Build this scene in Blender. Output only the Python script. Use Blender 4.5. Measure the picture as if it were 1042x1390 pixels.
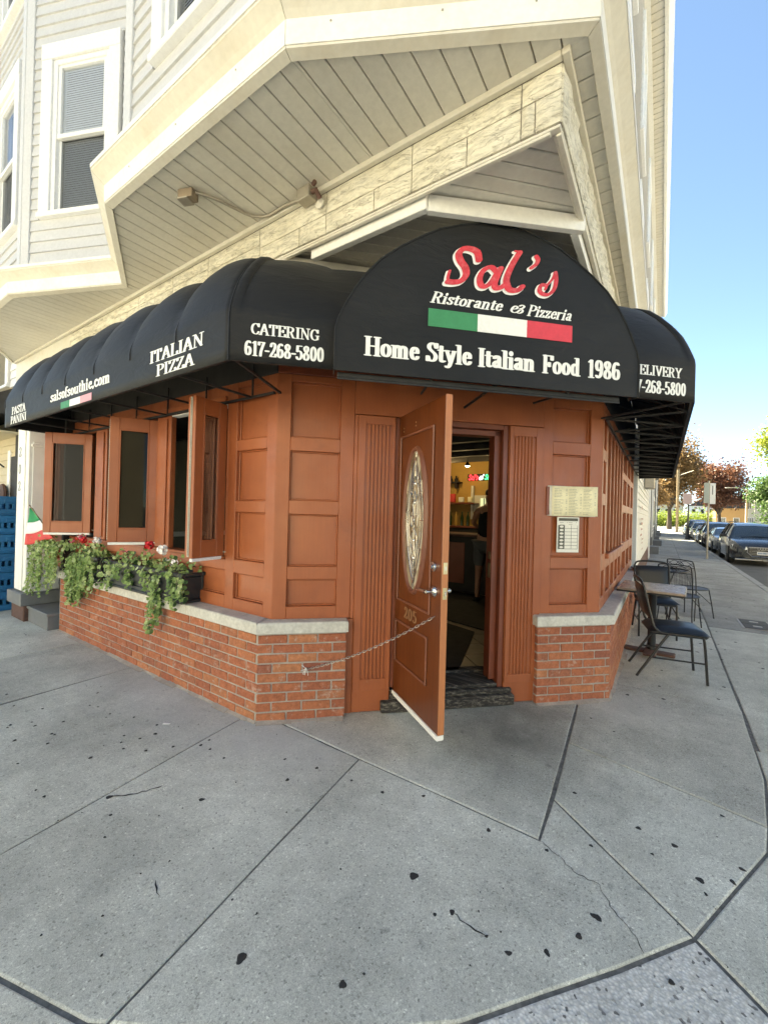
import bpy, math, random
import numpy as np
from mathutils import Vector, Matrix
R = math.radians
random.seed(7)
rng = np.random.default_rng(7)
for _o in list(bpy.data.objects):
    bpy.data.objects.remove(_o)
SC = bpy.context.scene
COL = SC.collection

# ------------------------------------------------------------------ camera
EYE = 1.48
def camera():
    yaw, pitch, roll = R(34.1), R(0.14), R(-1.55)
    f = np.array([-math.sin(yaw)*math.cos(pitch), math.cos(yaw)*math.cos(pitch), math.sin(pitch)])
    r = np.array([math.cos(yaw), math.sin(yaw), 0.0])
    d = np.cross(f, r)
    c, s = math.cos(roll), math.sin(roll)
    r2 = c*r+s*d
    d2 = -s*r+c*d
    m = Matrix(((r2[0], -d2[0], -f[0], 0), (r2[1], -d2[1], -f[1], 0), (r2[2], -d2[2], -f[2], EYE), (0, 0, 0, 1)))
    cd = bpy.data.cameras.new('camera')
    cd.sensor_fit = 'HORIZONTAL'
    cd.sensor_width = 36
    cd.lens = 557.5/1042*36
    cd.clip_start = 0.05
    cd.clip_end = 2000
    o = bpy.data.objects.new('camera', cd)
    COL.objects.link(o)
    o.matrix_world = m
    SC.camera = o
camera()

# ------------------------------------------------------------------ light
SUN_ELEV = R(52)
SUN_DIR = Vector((-0.82, 0.57, 0)).normalized()     # horizontal direction towards the sun
w = bpy.data.worlds.new('World')
SC.world = w
w.use_nodes = True
nt = w.node_tree
bg = nt.nodes['Background']
sky = nt.nodes.new('ShaderNodeTexSky')
sky.sky_type = 'NISHITA'
sky.sun_disc = False
sky.sun_elevation = SUN_ELEV
sky.sun_rotation = math.atan2(SUN_DIR.x, SUN_DIR.y)
sky.air_density = 0.8
sky.dust_density = 0.0
sky.ozone_density = 2.5
sky.altitude = 2500
nt.links.new(sky.outputs[0], bg.inputs[0])
bg.inputs[1].default_value = 0.054
sl = bpy.data.lights.new('sun', 'SUN')
sl.energy = 5.0
sl.angle = R(0.5)
sl.color = (1.0, 0.93, 0.82)
so = bpy.data.objects.new('sun', sl)
COL.objects.link(so)
sd = Vector((SUN_DIR.x*math.cos(SUN_ELEV), SUN_DIR.y*math.cos(SUN_ELEV), math.sin(SUN_ELEV)))
so.rotation_euler = sd.to_track_quat('Z', 'Y').to_euler()
so.location = (-20, 30, 40)
SC.view_settings.view_transform = 'Standard'
SC.view_settings.look = 'None'
SC.view_settings.gamma = 1
SC.view_settings.exposure = 3.1
SC.view_settings.use_curve_mapping = False
try:
    SC.view_settings.use_white_balance = True
    SC.view_settings.white_balance_temperature = 7900
    SC.view_settings.white_balance_tint = 0
except Exception:
    pass

# ------------------------------------------------------------------ object helpers
def link(o, parent=None):
    COL.objects.link(o)
    if parent is not None:
        o.parent = parent
    return o
def tag(o, label=None, cat=None, group=None, kind=None):
    if label: o['label'] = label
    if cat: o['category'] = cat
    if group: o['group'] = group
    if kind: o['kind'] = kind
    return o
def thing(name, label, cat, loc=(0, 0, 0), rz=0, group=None, z=None):
    o = bpy.data.objects.new(name, None)
    o.empty_display_size = 0.1
    o.location = loc
    o.rotation_euler = (0, 0, rz)
    link(o)
    return tag(o, label, cat, group)
def copy_tree(o, parent=None):
    c = o.copy()
    link(c)
    if parent is not None:
        c.parent = parent
    for ch in list(o.children):
        copy_tree(ch, c)
    return c

class Fr:
    """local frame: s along a wall, d outwards from it, z up"""
    def __init__(self, o, s, out):
        self.o = Vector((o[0], o[1])); self.s = Vector(s).normalized(); self.n = Vector(out).normalized()
    def __call__(self, s, d, z):
        p = self.o+self.s*s+self.n*d
        return (p.x, p.y, z)
    def mat(self, s, d, z):
        p = self(s, d, z)
        return Matrix(((self.s.x, self.n.x, 0, p[0]), (self.s.y, self.n.y, 0, p[1]), (0, 0, 1, p[2]), (0, 0, 0, 1)))
ID = Fr((0, 0), (1, 0), (0, 1))
FL = Fr((0, 1.985), (1, 0), (0, -1))
FC = Fr((-2.285, 1.985), (1, 1), (1, -1))
FR = Fr((-0.42, 0), (0, 1), (1, 0))

class MB:
    def __init__(self):
        self.v = []; self.f = []
    def add(self, vs, fs):
        b = len(self.v)
        self.v += [tuple(p) for p in vs]
        self.f += [tuple(b+i for i in f) for f in fs]
        return self
    def convex(self, vs, fs):
        vs = [Vector(p) for p in vs]
        c = sum(vs, Vector())/len(vs)
        out = []
        for f in fs:
            a = vs[f[0]]; n = Vector()
            for i in range(1, len(f)-1):
                n += (vs[f[i]]-a).cross(vs[f[i+1]]-a)
            m = sum((vs[i] for i in f), Vector())/len(f)
            out.append(f if n.dot(m-c) >= 0 else tuple(reversed(f)))
        return self.add(vs, out)
    def box(self, F, s0, s1, d0, d1, z0, z1, bev=0.0, jit=0.0):
        lo = (min(s0, s1), min(d0, d1), min(z0, z1)); hi = (max(s0, s1), max(d0, d1), max(z0, z1))
        if bev <= 0:
            vs = [F(x, y, z) for x in (lo[0], hi[0]) for y in (lo[1], hi[1]) for z in (lo[2], hi[2])]
            return self.convex(vs, [(0, 1, 3, 2), (4, 5, 7, 6), (0, 1, 5, 4), (2, 3, 7, 6), (0, 2, 6, 4), (1, 3, 7, 5)])
        bev = min(bev, min(hi[i]-lo[i] for i in range(3))*0.45)
        vs = []; ix = {}
        for i in (0, 1):
            for j in (0, 1):
                for k in (0, 1):
                    for a in range(3):
                        c = [(lo, hi)[i][0], (lo, hi)[j][1], (lo, hi)[k][2]]
                        for b in range(3):
                            if b != a:
                                c[b] += bev*(1 if (i, j, k)[b] == 0 else -1)
                        if jit:
                            c = [q+random.uniform(-jit, jit) for q in c]
                        ix[i, j, k, a] = len(vs); vs.append(F(*c))
        fs = []
        for a in range(3):
            b, c = [q for q in range(3) if q != a]
            for e in (0, 1):
                q = []
                for (x, y) in ((0, 0), (0, 1), (1, 1), (1, 0)):
                    t = [0, 0, 0]; t[a] = e; t[b] = x; t[c] = y
                    q.append(ix[(*t, a)])
                fs.append(tuple(q))
        for a in range(3):
            b, c = [q for q in range(3) if q != a]
            for x in (0, 1):
                for y in (0, 1):
                    t0 = [0, 0, 0]; t0[b] = x; t0[c] = y
                    t1 = list(t0); t1[a] = 1
                    fs.append((ix[(*t0, b)], ix[(*t0, c)], ix[(*t1, c)], ix[(*t1, b)]))
        for i in (0, 1):
            for j in (0, 1):
                for k in (0, 1):
                    fs.append((ix[i, j, k, 0], ix[i, j, k, 1], ix[i, j, k, 2]))
        return self.convex(vs, fs)
    def prism(self, pts, a, b):
        """pts: list of 3D points (planar loop); a, b: offset vectors of the two caps"""
        n = len(pts); a = Vector(a); b = Vector(b)
        vs = [Vector(p)+a for p in pts]+[Vector(p)+b for p in pts]
        fs = [tuple(range(n)), tuple(range(2*n-1, n-1, -1))]
        fs += [(i, n+i, n+(i+1) % n, (i+1) % n) for i in range(n)]
        nn = Vector()
        for i in range(1, n-1):
            nn += (vs[i]-vs[0]).cross(vs[i+1]-vs[0])
        if nn.dot(b-a) > 0:
            fs = [tuple(reversed(f)) for f in fs]
        return self.add(vs, fs)
    def tube(self, pts, r, n=8, closed=False, caps=True):
        pts = [Vector(p) for p in pts]; m = len(pts)
        rs = r if isinstance(r, (list, tuple)) else [r]*m
        base = len(self.v); up = None
        for i, p in enumerate(pts):
            if closed: t = pts[(i+1) % m]-pts[i-1]
            elif i == 0: t = pts[1]-pts[0]
            elif i == m-1: t = pts[-1]-pts[-2]
            else: t = (pts[i+1]-p).normalized()+(p-pts[i-1]).normalized()
            if t.length < 1e-9: t = Vector((0, 0, 1))
            t.normalize()
            if up is None:
                up = Vector((0, 0, 1)) if abs(t.z) < 0.9 else Vector((1, 0, 0))
            x = up.cross(t)
            if x.length < 1e-6: x = Vector((1, 0, 0)).cross(t)
            x.normalize(); y = t.cross(x); up = y
            for k in range(n):
                a = 2*math.pi*(k+.5)/n
                self.v.append(tuple(p+(x*math.cos(a)+y*math.sin(a))*rs[i]))
        for i in range(m if closed else m-1):
            j = (i+1) % m
            for k in range(n):
                self.f.append((base+i*n+k, base+i*n+(k+1) % n, base+j*n+(k+1) % n, base+j*n+k))
        if caps and not closed:
            self.f.append(tuple(base+k for k in range(n-1, -1, -1)))
            self.f.append(tuple(base+(m-1)*n+k for k in range(n)))
        return self
    def lathe(self, prof, n=24, org=(0, 0, 0), M4=None):
        base = len(self.v); org = Vector(org)
        for (r, z) in prof:
            for k in range(n):
                a = 2*math.pi*k/n
                p = Vector((r*math.cos(a), r*math.sin(a), z))
                if M4 is not None: p = M4 @ p
                self.v.append(tuple(p+org))
        for i in range(len(prof)-1):
            for k in range(n):
                self.f.append((base+i*n+k, base+i*n+(k+1) % n, base+(i+1)*n+(k+1) % n, base+(i+1)*n+k))
        if prof[0][0] > 1e-4: self.f.append(tuple(base+k for k in range(n-1, -1, -1)))
        if prof[-1][0] > 1e-4: self.f.append(tuple(base+(len(prof)-1)*n+k for k in range(n)))
        return self
    def grid(self, P, closed_u=False):
        """P[i][j] points -> quads"""
        b = len(self.v); nu = len(P); nv = len(P[0])
        for row in P:
            self.v += [tuple(p) for p in row]
        for i in range(nu if closed_u else nu-1):
            for j in range(nv-1):
                i2 = (i+1) % nu
                self.f.append((b+i*nv+j, b+i2*nv+j, b+i2*nv+j+1, b+i*nv+j+1))
        return self
    def mesh(self, name, mat=None, smooth=None):
        me = bpy.data.meshes.new(name)
        me.from_pydata(self.v, [], self.f)
        me.update()
        if mat is not None:
            me.materials.append(mat)
        if smooth:
            me.polygons.foreach_set('use_smooth', [True]*len(me.polygons))
            try: me.set_sharp_from_angle(angle=R(smooth))
            except Exception: pass
        return me
    def build(self, name, mat=None, parent=None, smooth=None, label=None, kind=None):
        o = bpy.data.objects.new(name, self.mesh(name, mat, smooth))
        link(o, parent)
        if label: o['label'] = label
        if kind: o['kind'] = kind
        return o
def bx(name, F, s0, s1, d0, d1, z0, z1, mat, parent, bev=0.004, label=None):
    return MB().box(F, s0, s1, d0, d1, z0, z1, bev).build(name, mat, parent, label=label)
def inst(name, me, parent, M4):
    o = bpy.data.objects.new(name, me)
    link(o, parent)
    o.matrix_local = M4
    return o
def catmull(pts, k=6, closed=False):
    P = [Vector(p) for p in pts]; n = len(P); out = []
    if n < 3: return P
    rng_ = range(n) if closed else range(n-1)
    for i in rng_:
        p0 = P[(i-1) % n] if closed or i > 0 else P[0]*2-P[1]
        p1 = P[i]; p2 = P[(i+1) % n]
        p3 = P[(i+2) % n] if closed or i+2 < n else P[-1]*2-P[-2]
        for j in range(k):
            t = j/k
            out.append(0.5*((2*p1)+(p2-p0)*t+(2*p0-5*p1+4*p2-p3)*t*t+(3*p1-p0-3*p2+p3)*t**3))
    if not closed: out.append(P[-1])
    return out

# ------------------------------------------------------------------ materials
class NT:
    def __init__(self, name):
        self.m = bpy.data.materials.new(name); self.m.use_nodes = True
        self.t = self.m.node_tree; self.b = self.t.nodes['Principled BSDF']
        self.out = self.t.nodes['Material Output']
        self._pos = None
    def n(self, typ, **kw):
        x = self.t.nodes.new('ShaderNode'+typ)
        for k, v in kw.items(): setattr(x, k, v)
        return x
    def l(self, a, b): self.t.links.new(a, b)
    def pos(self):
        if self._pos is None: self._pos = self.n('NewGeometry').outputs['Position']
        return self._pos
    def mapped(self, sc, rot=(0, 0, 0)):
        m = self.n('Mapping'); self.l(self.pos(), m.inputs[0])
        m.inputs['Scale'].default_value = sc if isinstance(sc, tuple) else (sc, sc, sc)
        m.inputs['Rotation'].default_value = rot
        return m.outputs[0]
    def noise(self, scale, detail=4, rough=.55, vec=None, dist=0):
        x = self.n('TexNoise'); self.l(vec if vec is not None else self.pos(), x.inputs['Vector'])
        x.inputs['Scale'].default_value = scale; x.inputs['Detail'].default_value = detail
        x.inputs['Roughness'].default_value = rough; x.inputs['Distortion'].default_value = dist
        return x.outputs[0]
    def ramp(self, fac, stops, interp='LINEAR'):
        x = self.n('ValToRGB'); x.color_ramp.interpolation = interp
        e = x.color_ramp.elements
        while len(e) < len(stops): e.new(0.5)
        for i, (p, c) in enumerate(stops):
            e[i].position = p
            e[i].color = (c, c, c, 1) if isinstance(c, (int, float)) else (*c, 1)
        self.l(fac, x.inputs[0])
        return x.outputs[0]
    def mix(self, fac, a, b, mode='MIX'):
        x = self.n('Mix', data_type='RGBA', blend_type=mode)
        for sock, v in ((x.inputs[0], fac), (x.inputs[6], a), (x.inputs[7], b)):
            if isinstance(v, (int, float)): sock.default_value = v
            elif isinstance(v, tuple): sock.default_value = (*v, 1)
            else: self.l(v, sock)
        return x.outputs[2]
    def math(self, op, a, b=0.0, c=None):
        x = self.n('Math', operation=op)
        for sock, v in zip(x.inputs, (a, b) if c is None else (a, b, c)):
            if isinstance(v, (int, float)): sock.default_value = v
            else: self.l(v, sock)
        return x.outputs[0]
    def bump(self, h, strength=.3, dist=.01, prev=None):
        x = self.n('Bump'); x.inputs['Strength'].default_value = strength; x.inputs['Distance'].default_value = dist
        self.l(h, x.inputs['Height'])
        if prev is not None: self.l(prev, x.inputs['Normal'])
        self.l(x.outputs[0], self.b.inputs['Normal'])
        return x.outputs[0]
    def col(self, c):
        if isinstance(c, tuple): self.b.inputs['Base Color'].default_value = (*c, 1)
        else: self.l(c, self.b.inputs['Base Color'])
    def rough(self, r):
        if isinstance(r, (int, float)): self.b.inputs['Roughness'].default_value = r
        else: self.l(r, self.b.inputs['Roughness'])
def sc3(c, k): return tuple(min(1, x*k) for x in c)
def basic(name, c, rough=.5, var=.12, vs=2.5, bs=80, bump=.08, metal=0, coat=0, spec=.5, fine=.05, dirt=None, dirtamt=.0, stretch=None, rand=0):
    m = NT(name)
    vec = m.mapped(stretch) if stretch else None
    a = m.ramp(m.noise(vs, 5, .6, vec), [(.25, sc3(c, 1-var)), (.75, sc3(c, 1+var))])
    if fine:
        f = m.ramp(m.noise(bs*.6, 3, .6, vec), [(.2, 1-fine*2), (.8, 1+fine)])
        a = m.mix(1, a, f, 'MULTIPLY')
    if dirt:
        a = m.mix(m.math('MULTIPLY', m.ramp(m.noise(vs*1.7, 8, .7), [(.48, 0), (.72, 1)]), dirtamt), a, dirt)
    if rand:
        oi = m.n('ObjectInfo')
        a = m.mix(1, a, m.ramp(oi.outputs['Random'], [(0, 1-rand), (1, 1+rand)]), 'MULTIPLY')
    m.col(a)
    m.rough(m.ramp(m.noise(vs*3, 3), [(.2, max(0, rough-.08)), (.8, min(1, rough+.08))]))
    m.b.inputs['Metallic'].default_value = metal
    m.b.inputs['Specular IOR Level'].default_value = spec
    if coat: m.b.inputs['Coat Weight'].default_value = coat; m.b.inputs['Coat Roughness'].default_value = .15
    if bump: m.bump(m.noise(bs, 3, .6, vec), bump, .004)
    return m.m

def mat_concrete(name, base, warm=0.0, marks=True):
    m = NT(name)
    c = tuple(base)
    big = m.ramp(m.noise(1.3, 6, .6), [(.3, sc3(c, .70)), (.7, sc3(c, 1.18))])
    mid = m.ramp(m.noise(9, 5, .7), [(.25, .86), (.75, 1.10)])
    a = m.mix(1, big, mid, 'MULTIPLY')
    sp = m.n('TexVoronoi'); m.l(m.pos(), sp.inputs['Vector']); sp.inputs['Scale'].default_value = 160
    a = m.mix(1, a, m.ramp(sp.outputs['Color'], [(.0, .50), (.25, .93), (.8, 1.05), (1, 1.5)]), 'MULTIPLY')
    fn = m.ramp(m.noise(260, 4, .9), [(.34, .62), (.66, 1.34)])
    a = m.mix(1, a, fn, 'MULTIPLY')
    oi = m.n('ObjectInfo')
    a = m.mix(1, a, m.ramp(oi.outputs['Random'], [(0, .88), (1, 1.08)]), 'MULTIPLY')
    if marks:
        # trodden grime around the doorway and washed cement along the foot of the brick wall
        def blob(x, y, r0, r1, sx=1, sy=1):
            v = m.n('Mapping'); m.l(m.pos(), v.inputs[0])
            v.inputs['Location'].default_value = (-x*sx, -y*sy, 0); v.inputs['Scale'].default_value = (sx, sy, 0)
            d = m.n('VectorMath', operation='LENGTH'); m.l(v.outputs[0], d.inputs[0])
            q = m.math('ADD', d.outputs['Value'], m.math('MULTIPLY', m.math('SUBTRACT', m.noise(2.2, 5, .6), .5), 1.1))
            return m.ramp(q, [(r0, 1.0), (r1, 0.0)])
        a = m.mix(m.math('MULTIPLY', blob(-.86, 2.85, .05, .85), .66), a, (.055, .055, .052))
        a = m.mix(m.math('MULTIPLY', blob(-2.0, 1.78, .05, .55), .55), a, (.50, .51, .50))
        a = m.mix(m.math('MULTIPLY', blob(-3.2, 1.75, .1, .5, .4, 1), .4), a, (.47, .48, .48))
        a = m.mix(m.math('MULTIPLY', blob(-.2, 3.75, .05, .45), .4), a, (.46, .46, .44))
        small = m.ramp(m.noise(16, 2, .5), [(.68, 0), (.74, 1)])
        a = m.mix(m.math('MULTIPLY', small, .35), a, (.09, .09, .088))
        str_ = m.ramp(m.noise(5, 8, .75, None, 1.2), [(.58, 0), (.75, 1)])
        a = m.mix(m.math('MULTIPLY', str_, .35), a, (.12, .12, .118))
        pale = m.ramp(m.noise(3.1, 9, .8, None, .6), [(.56, 0), (.70, 1)])
        a = m.mix(m.math('MULTIPLY', pale, .30), a, (.60, .60, .57))
        fleck = m.ramp(m.noise(95, 2, .5), [(.70, 0), (.74, 1)])
        a = m.mix(m.math('MULTIPLY', fleck, .5), a, (.10, .10, .10))
        wfl = m.ramp(m.noise(70, 2, .5, m.mapped((1, 1.3, 1))), [(.72, 0), (.75, 1)])
        a = m.mix(m.math('MULTIPLY', wfl, .5), a, (.72, .72, .70))
    m.col(a); m.rough(.9); m.b.inputs['Specular IOR Level'].default_value = .3
    p = m.bump(m.noise(320, 3, .7), .35, .0016)
    m.bump(m.noise(7, 4, .6), .25, .006, p)
    return m.m
def mat_aggregate():
    m = NT('exposed_aggregate')
    v = m.n('TexVoronoi'); m.l(m.pos(), v.inputs['Vector']); v.inputs['Scale'].default_value = 95
    a = m.ramp(v.outputs['Color'], [(0, (.10, .10, .10)), (.11, (.20, .20, .19)), (.17, (.60, .60, .56)), (1, (.88, .87, .82))])
    e = m.ramp(v.outputs['Distance'], [(.25, 1), (.6, .78)])
    a = m.mix(1, a, e, 'MULTIPLY')
    a = m.mix(1, a, m.ramp(m.noise(2, 5), [(.3, .8), (.7, 1.12)]), 'MULTIPLY')
    m.col(a); m.rough(.85)
    m.bump(v.outputs['Distance'], .6, .004)
    return m.m
def mat_brick():
    m = NT('red_brick')
    oi = m.n('ObjectInfo')
    a = m.ramp(oi.outputs['Random'], [(0, (.31, .098, .052)), (.3, (.36, .115, .058)), (.6, (.39, .13, .062)), (.85, (.42, .165, .078)), (1, (.27, .088, .055))])
    a = m.mix(1, a, m.ramp(m.noise(30, 5, .7), [(.3, .70), (.7, 1.22)]), 'MULTIPLY')
    sp = m.ramp(m.noise(170, 3, .7), [(.3, .75), (.5, 1), (.75, 1.15)])
    a = m.mix(1, a, sp, 'MULTIPLY')
    a = m.mix(m.math('MULTIPLY', m.ramp(m.noise(14, 7, .75), [(.56, 0), (.72, 1)]), .6), a, (.52, .46, .40))
    a = m.mix(m.math('MULTIPLY', m.ramp(m.noise(9, 7, .7), [(.60, 0), (.75, 1)]), .5), a, (.14, .07, .05))
    m.col(a); m.rough(.88)
    m.bump(m.noise(120, 5, .7), .5, .003)
    return m.m
def mat_stone():
    m = NT('cast_stone_cream')
    a = m.ramp(m.noise(5, 6, .65), [(.3, (.68, .63, .50)), (.7, (.82, .78, .66))])
    vm = m.mapped((9, 9, 34))
    a = m.mix(1, a, m.ramp(m.noise(1, 7, .7, vm), [(.34, .70), (.52, 1.02), (.8, 1.1)]), 'MULTIPLY')
    a = m.mix(m.math('MULTIPLY', m.ramp(m.noise(1.3, 8, .8, m.mapped((7, 7, 26))), [(.53, 0), (.62, 1)]), .45), a, (.24, .20, .14))
    rd = m.math('ABSOLUTE', m.math('SUBTRACT', m.noise(1, 3, .6, m.mapped((4, 4, 19)), .8), .5))
    crk = m.ramp(rd, [(.0, 1), (.016, 0)])
    a = m.mix(m.math('MULTIPLY', crk, .38), a, (.26, .21, .14))
    m.col(a); m.rough(.85)
    p = m.bump(m.math('SUBTRACT', m.noise(1, 7, .7, vm), m.math('MULTIPLY', crk, .25)), .8, .02)
    m.bump(m.noise(60, 4, .7), .4, .005, p)
    return m.m
def mat_leaf(name, c1, c2, c3, trans=.35):
    m = NT(name)
    a = m.ramp(m.noise(9, 2, .5), [(.3, c1), (.55, c2), (.75, c3)])
    a = m.mix(1, a, m.ramp(m.noise(60, 2), [(.3, .72), (.7, 1.25)]), 'MULTIPLY')
    m.col(a); m.rough(.55)
    tr = m.n('BsdfTranslucent'); m.l(a, tr.inputs[0])
    mx = m.n('MixShader'); mx.inputs[0].default_value = trans
    m.l(m.b.outputs[0], mx.inputs[1]); m.l(tr.outputs[0], mx.inputs[2]); m.l(mx.outputs[0], m.out.inputs[0])
    return m.m
def mat_paintwood():
    m = NT('rust_brown_painted_wood')
    a = m.ramp(m.noise(1.7, 6, .6), [(.3, (.27, .070, .024)), (.72, (.375, .108, .038))])
    v = m.mapped((70, 70, 3.5))
    a = m.mix(1, a, m.ramp(m.noise(1, 4, .6, v), [(.3, .95), (.7, 1.04)]), 'MULTIPLY')
    a = m.mix(m.math('MULTIPLY', m.ramp(m.noise(3.2, 9, .8), [(.56, 0), (.74, 1)]), .45), a, (.15, .042, .02))
    z = m.n('SeparateXYZ'); m.l(m.pos(), z.inputs[0])
    low = m.ramp(m.math('ADD', z.outputs[2], m.math('MULTIPLY', m.noise(3, 4), .35)), [(.25, 1), (.75, 0)])
    chip = m.ramp(m.noise(38, 6, .75), [(.66, 0), (.69, 1)])
    a = m.mix(m.math('MULTIPLY', chip, m.math('ADD', m.math('MULTIPLY', low, .6), .12)), a, (.42, .26, .17))
    scr = m.ramp(m.noise(1, 3, .7, m.mapped((5, 5, 120))), [(.73, 0), (.76, 1)])
    a = m.mix(m.math('MULTIPLY', scr, .25), a, (.45, .20, .11))
    m.col(a); m.rough(m.ramp(m.noise(6, 5, .7), [(.3, .34), (.7, .58)]))
    m.b.inputs['Coat Weight'].default_value = .08
    p = m.bump(m.noise(1, 4, .6, v), .22, .003)
    m.bump(m.noise(5, 4, .6), .12, .008, p)
    return m.m
def mat_glass(name, tint=(.8, .85, .85), rough=.02, ior=1.5, gain=1.0):
    m = NT(name)
    tr = m.n('BsdfTransparent'); tr.inputs[0].default_value = (*tint, 1)
    gl = m.n('BsdfGlossy'); gl.inputs['Roughness'].default_value = rough
    fr = m.n('Fresnel'); fr.inputs[0].default_value = ior
    mx = m.n('MixShader'); m.l(m.math('MINIMUM', m.math('MULTIPLY', fr.outputs[0], gain), .9), mx.inputs[0])
    m.l(tr.outputs[0], mx.inputs[1]); m.l(gl.outputs[0], mx.inputs[2]); m.l(mx.outputs[0], m.out.inputs[0])
    return m.m
def mat_emit(name, c, s):
    m = NT(name)
    m.col((0, 0, 0)); m.b.inputs['Emission Color'].default_value = (*c, 1); m.b.inputs['Emission Strength'].default_value = s
    return m.m
def mat_wood_door():
    m = NT('stained_door')
    v = m.mapped((60, 60, 2.2))
    a = m.ramp(m.noise(1, 5, .6, v, .6), [(.25, (.085, .019, .005)), (.55, (.13, .033, .008)), (.8, (.17, .045, .011))])
    m.col(a); m.rough(.32); m.b.inputs['Coat Weight'].default_value = .4; m.b.inputs['Coat Roughness'].default_value = .2
    m.bump(m.noise(1, 4, .6, v), .12, .002)
    return m.m
def mat_fabric():
    m = NT('black_awning_fabric')
    a = m.ramp(m.noise(1.6, 6, .6), [(.3, (.0045, .0048, .0052)), (.75, (.009, .0095, .0105))])
    a = m.mix(m.math('MULTIPLY', m.ramp(m.noise(.9, 8, .75, m.mapped((2, 2, 5))), [(.5, 0), (.8, 1)]), .22), a, (.032, .032, .031))
    m.col(a); m.rough(.62); m.b.inputs['Specular IOR Level'].default_value = .35
    m.b.inputs['Sheen Weight'].default_value = .05
    p = m.bump(m.noise(700, 1, .5), .1, .001)
    p = m.bump(m.noise(1, 4, .6, m.mapped((3, 3, 9), (0, .3, 0)), 1.0), .35, .02, p)
    m.bump(m.noise(4, 3, .5), .2, .01, p)
    return m.m
def mat_worn_white():
    m = NT('peeling_white_paint')
    a = m.ramp(m.noise(4, 5), [(.3, (.74, .74, .71)), (.7, (.84, .84, .81))])
    a = m.mix(m.ramp(m.noise(6, 9, .8, m.mapped((2, 2, 1))), [(.66, 0), (.68, 1)]), a, (.12, .10, .08))
    m.col(a); m.rough(.6); m.bump(m.noise(40, 5, .7), .3, .004)
    return m.m
def mat_old_wood():
    m = NT('weathered_threshold_wood')
    v = m.mapped((3, 30, 60), (0, 0, R(45)))
    a = m.ramp(m.noise(1.2, 7, .7, v), [(.3, (.012, .011, .010)), (.5, (.035, .030, .026)), (.63, (.20, .18, .15)), (.69, (.03, .026, .022))])
    m.col(a); m.rough(.85); m.bump(m.noise(1.2, 7, .7, v), .7, .012)
    return m.m

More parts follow.
